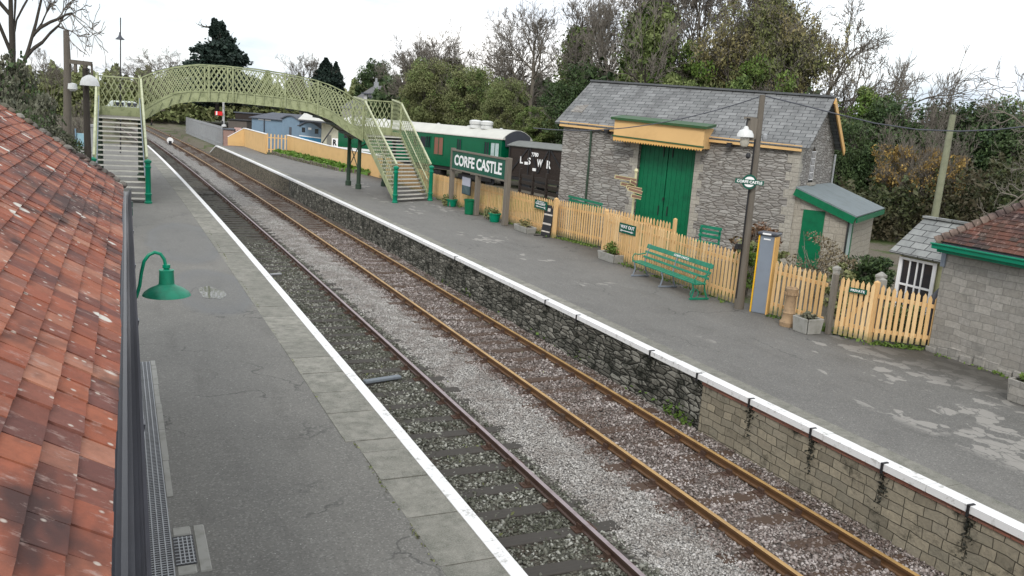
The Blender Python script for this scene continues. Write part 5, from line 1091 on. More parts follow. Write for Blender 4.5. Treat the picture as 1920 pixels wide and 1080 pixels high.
for px0, px1, py0, py1, kd in wins:
    a = HL(px0, py0, (C0.x, C0.y), (uv_.x, uv_.y)); b = HL(px1, py0, (C0.x, C0.y), (uv_.x, uv_.y)); sa, sb_ = (a-C0).dot(uv_), (b-C0).dot(uv_); zt2 = min(zg-.15, zf+2.0); q = MB()
    zb2 = zt2-.85-(0.4 if kd else 0)
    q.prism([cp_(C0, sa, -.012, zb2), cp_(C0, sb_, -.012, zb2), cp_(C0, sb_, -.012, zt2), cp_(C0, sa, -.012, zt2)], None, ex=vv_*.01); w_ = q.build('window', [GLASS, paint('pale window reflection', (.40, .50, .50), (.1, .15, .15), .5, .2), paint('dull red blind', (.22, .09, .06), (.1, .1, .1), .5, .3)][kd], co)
    q = MB()
    for (p_, r_) in (((sa, zb2), (sa, zt2)), ((sb_, zb2), (sb_, zt2)), ((sa, zb2), (sb_, zb2)), ((sa, zt2), (sb_, zt2)), (((sa+sb_)/2, zb2), ((sa+sb_)/2, zt2))): q.bar(cp_(C0, p_[0], -.02, p_[1]), cp_(C0, r_[0], -.02, r_[1]), .03, .05)
    q.build('window_frame', CGREEN, w_)
for s in (7.5, 11, 14.5, 17.5):
    q = MB(); q.prism([cp_(C0, s, -.012, zg-1.1), cp_(C0, s+1.1, -.012, zg-1.1), cp_(C0, s+1.1, -.012, zg-.35), cp_(C0, s, -.012, zg-.35)], None, ex=vv_*.01); q.build('window', GLASS, co)
m = MB(); m.prism([cp_(C0, .1, .1, zf-.25), cp_(C0, Lc-.1, .1, zf-.25), cp_(C0, Lc-.1, .1, zf), cp_(C0, .1, .1, zf)], None, ex=vv_*2.5); m.build('underframe', BLACK, co)
def wheels(o, C, ss, par, Rw=.46):
    for s in ss:
        for w in (.55, 2.05):
            q = MB(); c = cp_(C, s, w, RZ+Rw); pts = [c+uv_*(Rw*math.cos(t))+UU*(Rw*math.sin(t)) for t in np.linspace(0, 2*math.pi, 20)[:-1]]; q.prism(pts, None, ex=vv_*.12); q.build('wheel', DSTEEL, par)
wheels(None, C0, (1.6, 4.1, 15.4, 17.9), co)
m = MB()
for s in (2.85, 16.6): m = MB(); m.box(cp_(C0, s, .35, RZ+.5), (3.4, .12, .3), rz=math.pi/2-AZV); m.build('bogie_frame', BLACK, co)
for s in (7, 9.5, 12): m = MB(); m.box(cp_(C0, s, .5, RZ+.45), (1.2, .6, .5), rz=math.pi/2-AZV); m.build('battery_box', BLACK, co)
V0 = cp_(C0, -1.15, 0, 0); VA = HL(955, 270, (C0.x, C0.y), (uv_.x, uv_.y)); sV1 = (VA-C0).dot(uv_); print('van s', sV1)
V0 = C0+uv_*sV1; LV = 5.6
vn = empty('goods_van', (V0.x, V0.y, RZ), 'dark brown covered goods van lettered LSWR 2780 beside the shed', 'goods van')
zvr = HL(955, 268, (C0.x, C0.y), (uv_.x, uv_.y)).z; zvr2 = HL(1055, 286, (C0.x, C0.y), (uv_.x, uv_.y)).z; zv = (zvr+zvr2)/2; print('van roof', zvr, zvr2); zvf = RZ+1.0
m = MB(); hgt = zv-zvf; nb_ = 11
for k in range(nb_): m.prism([cp_(V0, -LV, 0, zvf+hgt*k/nb_), cp_(V0, 0, 0, zvf+hgt*k/nb_), cp_(V0, 0, 0, zvf+hgt*(k+1)/nb_-.012), cp_(V0, -LV, 0, zvf+hgt*(k+1)/nb_-.012)], None, ex=vv_*.05)
m.build('side_boards', VAN, vn); m = MB(); m.prism([cp_(V0, -LV, .05, zvf), cp_(V0, 0, .05, zvf), cp_(V0, 0, .05, zv), cp_(V0, -LV, .05, zv)], None, ex=vv_*2.3); m.build('body', VAN, vn)
prof = [(t, zv+.32*math.sin(math.pi*(t+.12)/2.64)) for t in np.linspace(-.12, 2.52, 10)]
m = MB(); m.prism([cp_(V0, -LV-.1, w, z) for w, z in prof]+[cp_(V0, -LV-.1, 2.5, zv-.05), cp_(V0, -LV-.1, -.1, zv-.05)], None, ex=uv_*(LV+.2)); m.build('roof', VROOF, vn)
m = MB()
for a, b in (((-.12, 0), (-.12, 1)), ((-1.9, 0), (-1.9, 1)), ((-3.7, 0), (-3.7, 1)), ((-LV+.08, 0), (-LV+.08, 1)), ((-.15, .05), (-1.8, .95)), ((-3.8, .95), (-LV+.15, .05)), ((-2.0, .95), (-2.8, .2)), ((-3.6, .95), (-2.8, .2))):
    m.bar(cp_(V0, a[0], -.03, zvf+hgt*a[1]), cp_(V0, b[0], -.03, zvf+hgt*b[1]), .05, .09, up=vv_.cross((cp_(V0, b[0], 0, zvf+hgt*b[1])-cp_(V0, a[0], 0, zvf+hgt*a[1])).normalized()))
m.build('strapping', BLACK, vn)
m = MB(); m.bar(cp_(V0, -LV, .0, zvf-.12), cp_(V0, 0, .0, zvf-.12), .12, .2); m.build('solebar', BLACK, vn)
wheels(None, V0, (-1.2, -4.4), vn)
lv = lambda px, py: HL(px, py, (V0.x-vv_.x*.05, V0.y-vv_.y*.05), (uv_.x, uv_.y))
for ch, px, py, w_, h_ in (('L', 978, 300, .24, .42), ('S', 992, 302, .26, .42), ('W', 1012, 306, .42, .46), ('R', 1029, 309, .32, .48)):
    text('lettering', ch, lv(px, py), -uv_, UU, w_*1.15, h_*1.05, LETTER, vn, .01, .03)
text('lettering', '2780', lv(1003, 290), -uv_, UU, .62, .26, LETTER, vn, .01, .03)
for px, py in ((987, 306), (1002, 318)): m = MB(); m.box(lv(px, py)-vv_*.02, (.3, .02, .18), rz=math.pi/2-AZV); m.build('label_plate', LETTER, vn)
# timber fence and troughs before the van
tf = empty('timber_fence', S(990, 350, 50), 'dark horizontal timber fence in front of the goods van', 'fence')
A, B = S(975, 345, 50.5), S(1052, 360, 46); A.z = B.z = 0; gz_ = .76
for h in (.25, .6, .95, 1.3): m = MB(); m.bar(A+UU*(gz_+h), B+UU*(gz_+h), .05, .2); m.build('board', VAN, tf)
for f in (0, .33, .66, 1): q = A.lerp(B, f); m = MB(); m.box(q+UU*(gz_+.85), (.14, .14, 1.7)); m.build('fence_post', VAN, tf)
gc = S(992, 352, 46); GP = []
for _ in range(9000): 
    x, y = rnd.uniform(-1, 1), rnd.uniform(-1, 1); q = gc+Vector((x*2.6, y*3.2, 0)); GP.append((q.x, q.y, .78+rnd.uniform(0, .14)))
tag(leaf_obj('grass', GP, .10, L_GRASS), 'bright green grass patch in front of the goods van', 'grass', kind='stuff')
# ------------------------------------------------------------------ orange wall, grass bank, far sheds
def gpt(px, py, z=.915): v = P(px, py, z); return v
A_, B_, C_, D_ = P(427, 272), P(457, 274), P(498, 288), P(537, 290); E_ = Vector((15.55, 54.5, .915))
A_.x -= 0; ow = empty('platform_wall', B_, 'long faded orange boundary wall with white top along the far end of the platform', 'wall')
def hz(px, py, a, b): d = (b-a).normalized(); return HL(px, py, (a.x, a.y), (d.x, d.y)).z
m = MB(); tops = []
def seg(a, b, za, zb_, m, mt):
    d = (b-a).normalized(); n_ = Vector((-d.y, d.x, 0)); 
    m.prism([(a.x, a.y, .9), (b.x, b.y, .9), (b.x, b.y, zb_), (a.x, a.y, za)], None, ex=n_*.12); mt.bar((a.x+n_.x*.06, a.y+n_.y*.06, za+.03), (b.x+n_.x*.06, b.y+n_.y*.06, zb_+.03), .2, .06)
mt = MB(); dpt = lambda p: p.x*math.sin(YAW)+p.y*math.cos(YAW)
ztA, ztB, ztC = S(427, 257, dpt(A_)).z, S(459, 241, dpt(B_)).z, S(500, 252, dpt(C_)).z
Dn = Vector((13.15, 75.2, .915)); ztD = S(538, 254, dpt(Dn)).z; mid1 = Dn.lerp(E_, .5); zm1 = S(622, 274, dpt(mid1)).z; ztE = S(702, 292, dpt(E_)).z
print('orange wall tops', ztA, ztB, ztC, ztD, zm1, ztE)
seg(A_, B_, ztA, ztB, m, mt); seg(B_, C_, ztB, ztC, m, mt); seg(Dn, mid1, ztD, max(zm1, 2.0), m, mt); seg(mid1, E_, max(zm1, 2.0), max(ztE, 2.1), m, mt)
m.build('orange_panels', FENCEP, ow); mt.build('coping', LETTER, ow)
m = MB()
for i in range(7): q = mid1.lerp(E_, .1+i*.13); m.box((q.x-.15, q.y, 1.5), (.02, .35, .12))
m.build('small_marks', BROWNP, ow) if False else None
fence('picket_fence', 'short cream picket gate panel in the far orange wall', [(C_.x, C_.y), (Dn.x, Dn.y)], [1.75, 1.7], .28, .12, low=.1)
fence('picket_fence', 'short orange picket fence between the orange wall and the footbridge stairs', [(E_.x, E_.y), (15.2, 46), (15.15, 43.6)], [1.5, 1.35, 1.3], .15, .08)
gb = [P(513, 289), P(560, 302), P(640, 321), P(690, 327)]; gb2 = [Vector((15.3, 57.5, .915)), mid1, Dn]
m = MB(); pl = gb+[Vector((15.3, 56.0, .915))]+gb2[1:]; m.prism([(p.x-.15, p.y, 1.15) for p in pl], None, ex=(0, 0, -.3)); o = m.build('grass_bank', L_GRASS, uv=True); tag(o, kind='structure')
m = MB()
for a, b in zip(gb[:-1], gb[1:]):
    L = (b-a).length; k = int(L/.4)
    for i in range(k): q = a.lerp(b, (i+.5)/k); m.box((q.x-.05, q.y, 1.02), (.28, rnd.uniform(.3, .42), rnd.uniform(.22, .34)), rz=rnd.uniform(-.2, .2))
o = m.build('rockery_edge', W_FAR, bevel=.03); tag(o, 'low rough stone edging along the grass bank on the far platform', 'stone edging')
GP = []
cenp = sum((p for p in pl), Vector((0, 0, 0)))/len(pl)
def inpoly(x, y, poly):
    c = False; j = len(poly)-1
    for i in range(len(poly)):
        if (poly[i].y > y) != (poly[j].y > y) and x < (poly[j].x-poly[i].x)*(y-poly[i].y)/(poly[j].y-poly[i].y)+poly[i].x: c = not c
        j = i
    return c
xs_, ys_ = [p.x for p in pl], [p.y for p in pl]
for _ in range(16000):
    x, y = rnd.uniform(min(xs_), max(xs_)), rnd.uniform(min(ys_), max(ys_))
    if inpoly(x, y, pl): GP.append((x, y, 1.15+rnd.uniform(0, .22)*rnd.random()))
tag(leaf_obj('grass', GP, .15, L_GRASS), 'rough green grass on the bank below the orange wall', 'grass', kind='stuff')
# lineside grass right of the far tracks
GP = []
a0_, a1_, a2_ = P(352, 232, 0), P(420, 272, 0), P(425, 245, 0)
for _ in range(12000):
    u, v = rnd.random(), rnd.random(); 
    if u+v > 1: u, v = 1-u, 1-v
    q = a0_+(a1_-a0_)*u+(a2_-a0_)*v; GP.append((q.x, q.y, .03+rnd.uniform(0, .15)))
tag(leaf_obj('grass', GP, .28, L_GRASS), 'green lineside grass beyond the platform ramp', 'grass', kind='stuff')

def hut(name, label, pxl, pxr, pyb, dep0, dep1, z0, ze, zr_, depthw, wallm, roofm, cat='shed', hip=False, arched=False):
    """building whose near long face runs from S(pxl) to S(pxr); gable roof with ridge parallel to it unless arched (then the face is the round-topped end)"""
    a, b = S(pxl, pyb, dep0), S(pxr, pyb, dep1); a.z = b.z = 0; d = (b-a).normalized(); n_ = Vector((-d.y, d.x, 0)); n_ = n_ if n_.y > 0 else -n_
    r = empty(name, (a.x, a.y, z0), label, cat); m = MB(); L = (b-a).length
    if arched:
        arc = [a.lerp(b, t)+UU*(ze+(zr_-ze)*math.sin(math.pi*t)) for t in np.linspace(0, 1, 12)]
        m.prism([a+UU*z0, b+UU*z0]+arc[::-1], None, ex=n_*depthw); m.build('body', wallm, r)
        m = MB(); out = [a.lerp(b, t)+UU*(ze+(zr_-ze)*math.sin(math.pi*min(max(t, 0), 1))+.08) for t in np.linspace(-.04, 1.04, 14)]
        m.prism(out+[q-UU*.12 for q in out[::-1]], None, ex=n_*(depthw+.3)); q = m.build('roof', roofm, r); q.location = q.location-n_*.15
    else:
        m.prism([a+UU*z0, b+UU*z0, b+UU*ze, a+UU*ze], None, ex=n_*depthw)
        for e, sg_ in ((a, 1), (b, -1)): m.prism([e+UU*ze, e+n_*depthw+UU*ze, e+n_*depthw/2+UU*zr_], None, ex=d*.1*sg_)
        m.build('body', wallm, r); m = MB(); o_ = .25; rise = (zr_-ze)/(depthw/2)
        m.slab([a-d*o_-n_*o_+UU*(ze-o_*rise+.05), b+d*o_-n_*o_+UU*(ze-o_*rise+.05), b+d*o_+n_*depthw/2+UU*(zr_+.05), a-d*o_+n_*depthw/2+UU*(zr_+.05)], .08)
        m.slab([b+d*o_+n_*(depthw+o_)+UU*(ze-o_*rise+.05), a-d*o_+n_*(depthw+o_)+UU*(ze-o_*rise+.05), a-d*o_+n_*depthw/2+UU*(zr_+.05), b+d*o_+n_*depthw/2+UU*(zr_+.05)], .08)
        m.build('roof', roofm, r)
    return r, a, b, d, n_
def panel(r, a, d, n_, s0, s1, z0, z1, mat, name='window', off=.02):
    m = MB(); m.prism([a+d*s0+UU*z0-n_*off, a+d*s1+UU*z0-n_*off, a+d*s1+UU*z1-n_*off, a+d*s0+UU*z1-n_*off], None, ex=n_*.015); return m.build(name, mat, r)
zz = lambda px, py, dep: S(px, py, dep).z
r, a, b, d, n_ = hut('blue_shed', 'large blue grey boarded shed with dark felt roof behind the orange wall', 472, 530, 250, 95, 92, .3, zz(500, 222, 94), zz(500, 211, 96), 6, BLUEG, DROOF)
L = (b-a).length
m = MB(); m.bar(a+d*L*.42-n_*.05+UU*.3, a+d*L*.42-n_*.05+UU*zz(500, 222, 94), .1, .1, up=d); m.build('downpipe', DSTEEL, r)
panel(r, a, d, n_, L*.22, L*.62, zz(500, 226, 94), zz(500, 224, 94), LETTER, 'white_strip')
r, a, b, d, n_ = hut('blue_shed', 'blue grey shed gable with a dark door beside the larger blue shed', 529, 561, 250, 91, 88, .3, zz(545, 224, 90), zz(545, 217, 90), 7, BLUEG, DROOF, arched=True)
L = (b-a).length; panel(r, a, d, n_, L*.42, L*.56, .3, zz(545, 238, 90), DSTEEL, 'door')
r, a, b, d, n_ = hut('blue_coach_body', 'old blue coach body with arched end, two windows and a bright blue band', 561, 602, 262, 86, 83, .3, zz(580, 238, 85), zz(580, 229, 85), 6, BLUEG, DROOF, 'coach body', arched=True)
L = (b-a).length
for f in (.12, .72): w_ = panel(r, a, d, n_, L*f, L*(f+.15), zz(580, 249, 85), zz(580, 240, 85), GLASS)
panel(r, a, d, n_, .0, L, zz(580, 268, 84), zz(580, 258, 84), BLUE, 'blue_band'); panel(r, a, d, n_, .0, L, zz(580, 258, 84)+.01, zz(580, 256, 84), LETTER, 'white_line', .025); panel(r, a, d, n_, L*.42, L*.56, zz(580, 243, 85), zz(580, 239, 85), LETTER, 'notice')
r, a, b, d, n_ = hut('cream_shed', 'cream vertical boarded shed right of the blue coach body', 602, 634, 275, 82, 78, .3, zz(615, 229, 80), zz(615, 227, 80), 5, CREAM, CROOF)
L = (b-a).length; panel(r, a, d, n_, L*.35, L*.60, .3, zz(615, 253, 80), paint('grey door', (.25, .25, .22)), 'door')
# white canopy roof over the coach body
a, b, c = S(559, 223, 82), S(630, 229, 77), S(612, 219, 84); d4 = S(572, 216, 88)
cn_ = empty('canopy', (a.x, a.y, .3), 'white sheet canopy roof on a slanting prop above the blue coach body', 'canopy'); m = MB(); m.slab([a, b, c+UU*.2, d4+UU*.3], .10); m.build('roof_sheet', CROOF, cn_)
m = MB(); m.bar(a-UU*.1, b-UU*.1, .08, .12); m.bar(b-UU*.1, S(604, 268, 79), .08, .09); m.build('frame', DSTEEL, cn_)
# R sign and white barrier
c = S(628, 267, 66); rs = empty('letter_sign', (c.x, c.y, .7), 'white sign with a black letter R above the orange wall', 'sign'); RS = Vector((RV[0], RV[1], 0)).normalized(); NS = RS.cross(UU)
w_ = 10*66/1584; h_ = 15*66/1584; m = MB(); m.box(c, (w_*1.1, .03, h_), ax=(RS, NS, UU)); m.build('sign_panel', LETTER, rs); text('lettering', 'R', c+NS*.03, RS, UU, w_*.72, h_*.72, BLACK, rs, .01, .05)
m = MB(); m.bar((c.x, c.y, .7), c-UU*h_/2, .08, .08, up=RS); m.build('post', BLACK, rs)
a, b = S(633, 277, 66), S(700, 283, 58); m = MB(); m.bar(a, b, .08, .16); m.bar((a.x, a.y, .7), a, .1, .1, up=RS); m.bar((b.x, b.y, .7), b, .1, .1, up=RS); o = m.build('barrier_pole', LETTER); tag(o, 'white horizontal barrier pole behind the footbridge legs', 'barrier')

# ------------------------------------------------------------------ signals and lineside things
def lattice_mast(name, label, base, h, cat):
    r = empty(name, base, label, cat); return r
bs = P(419, 270, .4); sm = empty('semaphore_signal', bs, 'white lattice signal post with a red arm pointing left', 'signal'); hs_ = S(419, 193, dpt(bs)).z
m = MB(); m.tube([bs, (bs.x, bs.y, hs_)], [.16, .11], 8); m.lathe((bs.x, bs.y, hs_), [(.15, 0), (.1, .08), (.16, .2), (.12, .34), (.02, .45)], 10)
m.build('post', paint('black white post', (.45, .45, .44), (.05, .05, .05), .8), sm, smooth=True)
m = MB(); m.tube([bs, (bs.x, bs.y, bs.z+1.5)], .19, 8); m.box((bs.x-.12, bs.y, bs.z+1.3), (.12, .3, 2.4)); m.build('ladder', BLACK, sm)
a = S(417, 213, dpt(bs)-.3); b = S(403, 212, dpt(bs)-.3); m = MB(); m.box((a+b)/2, ((a-b).length, .04, .42), ax=((a-b).normalized(), Vector((0, 1, 0)), UU)); m.build('signal_arm', RED, sm)
q = a.lerp(b, .78); m = MB(); m.box(q-Vector((0, .04, 0)), (.16, .03, .40)); m.build('white_stripe', LETTER, sm)
c = S(420, 236, dpt(bs)-.3); m = MB(); m.lathe(c, [(.1, -.15), (.25, -.08), (.25, .08), (.1, .15)], 10); m.build('lamp', LAMPW, sm)
bs = P(332, 226, 0); cl = empty('colour_light_signal', bs, 'black backed two aspect signal post seen under the bridge arch', 'signal'); hh = S(332, 189, dpt(bs)).z
w_ = 12*dpt(bs)/1584; m = MB(); m.box((bs.x, bs.y, hh-1.2), (w_*.9, .15, 2.6)); m.build('backboard', BLACK, cl)
m = MB()
for py in (203, 213): q = S(332, py, dpt(bs)-.3); m.box(q, (w_*.5, .1, w_*.5))
m.build('lamp_housing', GALV, cl)
m = MB(); m.tube([bs, (bs.x, bs.y, hh)], .1, 8); m.build('post', BLACK, cl)
for px, py, lb in ((319, 271, 'white round ground signal disc between the far tracks'), (284, 236, 'small dark ground signal beside the far rails'), (366, 246, 'low point lever beside the far crossing rails')):
    b0 = P(px, py, -.1); k = dpt(b0)/1584; r = empty('ground_signal', b0, lb, 'signal'); m = MB(); m.box(b0+UU*.2, (.3, .3, .4)); m.build('base', BLACK, r)
    m = MB(); m.tube([b0+UU*.45-Vector((0, .12, 0)), b0+UU*.45+Vector((0, .12, 0))], .34 if px == 319 else .14, 14); m.build('disc', LETTER if px == 319 else BLACK, r)
    m = MB(); m.tube([b0+UU*.4, b0+UU*.9+Vector((.1, .3, 0)), b0+UU*1.1+Vector((.0, .8, 0))], .05, 6); m.build('lever', CHAIR, r)
# palisade fence
a, b = S(349, 237, 122), S(417, 247, 92); a.z = b.z = 0; pf = empty('palisade_fence', (a.x, a.y, 0), 'grey metal palisade fence beside the lineside grass', 'fence'); m = MB(); k = 80
for i in range(k+1):
    q = a.lerp(b, i/k); m.box(q+UU*1.2, (.07, .07, 2.3))
m.build('pales', GALV, pf); m = MB(); m.bar(a+UU*.5, b+UU*.5, .05, .07); m.bar(a+UU*2.1, b+UU*2.1, .05, .07); m.build('fence_rail', GALV, pf)
def boxthing(name, label, cat, px, pyb, pyt, dep, wpx, mat, z0=0., roof=None, dw=2.5):
    c = S(px, pyb, dep); zt_ = S(px, pyt, dep).z; w = wpx*dep/1584; r = empty(name, (c.x, c.y, z0), label, cat)
    m = MB(); m.box(c*1+Vector((0, 0, -c.z+(z0+zt_)/2)), (w, dw, zt_-z0), rz=-YAW); m.build('body', mat, r, bevel=.03)
    m = MB(); m.box((c.x, c.y, zt_+.06), (w*1.1, dw*1.1, .12), rz=-YAW); m.build('roof', roof or mat, r)
    return r, c, w, zt_
boxthing('brick_hut', 'small red brick lineside hut behind the semaphore post', 'hut', 436, 262, 243, 93, 20, stone('pink brick', [(.30, .11, .09), (.40, .18, .15)], .3, .1, (.3, .25, .22), .02), roof=DROOF)
boxthing('open_wagon', 'dark boarded wagon parked behind the brick hut', 'wagon', 452, 250, 226, 100, 34, wood('grey wagon boards', (.08, .07, .06), (.2, .17, .15)), z0=1.0, roof=BLACK)
boxthing('signal_hut', 'dark roofed low building left of the blue sheds', 'shed', 470, 225, 213, 112, 46, VAN, roof=DROOF)
c = S(446, 243, 92); tg = empty('board_sign', (c.x, c.y, .9), 'pinkish trespass board sign above the orange wall peak', 'sign'); m = MB(); m.box(c, (.75, .06, .42), rz=-YAW); m.build('sign_panel', paint('pink board', (.5, .33, .3), (.3, .2, .2), .5), tg); m = MB(); m.tube([(c.x, c.y, .9), c], .05, 6); m.build('post', GREYWOOD, tg)
# green-white point motor like blob + small car
c = S(232, 205, 70); ca_ = empty('parked_car', (c.x, c.y, .75), 'pale car parked beyond the left landing of the footbridge', 'car'); m = MB(); L = 4.2; 
side = [(-2.1, .35), (-2.05, .85), (-1.3, .95), (-.9, 1.42), (.8, 1.45), (1.5, .98), (2.05, .9), (2.1, .35)]
zc0 = S(232, 216, 70).z
m.prism([(c.x+x, c.y-.8, zc0+z-.3) for x, z in side], None, ex=(0, 1.6, 0)); m.build('body', paint('pale car paint', (.5, .55, .52), (.3, .3, .3), .2, .3), ca_, bevel=.06)
for xx in (-.75, .25): m = MB(); m.bb((c.x+xx, c.y-.815, zc0+.72), (c.x+xx+.75, c.y-.803, zc0+1.02)); m.build('window', GLASS, ca_)
for xx in (-1.3, 1.3): m = MB(); m.tube([(c.x+xx, c.y-.84, zc0+.1), (c.x+xx, c.y-.6, zc0+.1)], .32, 16); m.build('wheel', BLACK, ca_)

# ------------------------------------------------------------------ poles, far lamps, wires
b0 = S(124, 270, 33); b0.z = .9; t0_ = S(124, 57, 33); po2 = empty('telegraph_pole', b0, 'rough timber pole left of the footbridge with a crossbeam', 'pole')
m = MB(); m.tube([b0, b0.lerp(t0_, .4), b0.lerp(t0_, .8)+Vector((.03, 0, 0)), t0_], [.16, .15, .13, .10], 10); m.build('post', POLEW, po2, smooth=True)
a, b = S(128, 115, 33), S(172, 120, 33); m = MB(); m.bar(a, b, .12, .16); m.bar(a.lerp(b, .3), a.lerp(b, .3)-UU*.38, .08, .1, up=RS); m.bar(a.lerp(b, .72), a.lerp(b, .72)-UU*.38, .1, .12, up=RS); m.bar(b, b-UU*.5, .06, .06, up=RS); m.build('crossbeam', POLEW, po2)
c = S(136, 163, 32.8); m = MB(); m.lathe(c, [(.02, .15), (.15, .12), (.17, -.08), (.08, -.16)], 12); m.build('loudspeaker', LAMPW, po2, smooth=True)
b0 = S(165, 300, 31); b0.z = .9; t0_ = S(160, 128, 31); l2 = empty('lamp_post', b0, 'dark timber lamp post with a white hooded lamp beside the left landing', 'lamp post')
m = MB(); m.tube([b0, t0_], [.13, .10], 10); m.build('post', BARKD, l2, smooth=True); c = S(168, 152, 30.7)
m = MB(); m.lathe(c, [(.03, .22), (.12, .18), (.24, .10), (.30, -.04), (.32, -.16), (.30, -.17), (.2, 0)], 20); m.build('lamp_shade', LAMPW, l2, smooth=True); m = MB(); m.tube([c+UU*.2, c+UU*.42, S(160, 133, 31)], .02, 6); m.build('lamp_arm', BLACK, l2)
b0 = S(224, 200, 62); b0.z = .9; t0_ = S(226, 33, 62); l3 = empty('yard_lamp', b0, 'tall thin lamp standard with a bell shade rising behind the left landing', 'lamp post')
m = MB(); m.tube([b0, t0_], [.05, .035], 8); m.build('post', BLACK, l3); c = S(225, 70, 62); m = MB(); m.lathe(c, [(.05, .35), (.07, .2), (.12, .05), (.30, -.12), (.31, -.16), (.1, -.14)], 16); m.build('lamp_shade', DSTEEL, l3, smooth=True)
b0 = S(1752, 409, 34); b0.z = .6; t0_ = S(1787, 215, 34); bb2 = b0+(S(1750, 420, 34)-S(1787, 215, 34))*0; w1 = S(1752, 409, 34); dv = (t0_-w1).normalized()
w0_ = w1-dv*((w1.z-.6)/dv.z); tp3 = empty('telegraph_pole', w0_, 'pale leaning timber pole among the trees behind the slated hut', 'pole'); m = MB(); m.tube([w0_, t0_], [.16, .12], 10); m.build('post', paint('lichen pole', (.24, .25, .17), (.12, .12, .08), .5, .9), tp3, smooth=True)
for (p_, r_, sag, lb) in ((S(1432, 183, dep), S(1925, 236, 20), .0, 'overhead cable from the timber lamp post to the right edge'), (S(1428, 180, dep), S(1000, 240, 25), .35, 'thin overhead cable from the timber lamp post to behind the shed')):
    pts = []
    mid_px = [(1432, 183), (1500, 203), (1570, 204), (1640, 226), (1720, 243), (1800, 246), (1870, 243), (1930, 236)]
    if sag == 0: pts = [S(x, y, dep+(20-dep)*i/7) for i, (x, y) in enumerate([(1434, 180), (1500, 196), (1570, 214), (1640, 231), (1720, 243), (1800, 246), (1870, 243), (1930, 236)])]
    else: pts = [p_.lerp(r_, t)-UU*(4*sag*t*(1-t)) for t in np.linspace(0, 1, 12)]
    m = MB(); m.tube(pts, .014 if sag else .016, 5); o = m.build('overhead_cable', DSTEEL); tag(o, lb, 'cable')
# left: yellow fence, notice, tank
c = S(178, 262, 42); q = boxthing('water_tank', 'pale grey cylindrical tank left of the stairs', 'tank', 176, 268, 238, 42, 14, GALV, z0=.75, dw=.7)
for px, lb in ((152, 'blue and white notice board left of the stairs'),):
    c = S(px, 262, 40); r = empty('notice_board', (c.x, c.y, .8), lb, 'notice'); m = MB(); m.box(c, (.45, .05, .6), rz=-YAW); m.build('panel', paint('blue notice', (.25, .42, .5), (.6, .6, .6), .5), r); m = MB(); m.bar((c.x-.22, c.y, .8), (c.x-.22, c.y, c.z+.5), .05, .05, up=RS); m.build('post', BLUEG, r)
a, b = S(125, 290, 40), S(182, 292, 38); a.z = b.z = .8
fence('picket_fence', 'short yellow picket fence beyond the roof edge left of the stairs', [(a.x, a.y), (b.x, b.y)], [1.15, 1.2], .16, .09, z0=.8, side=1)
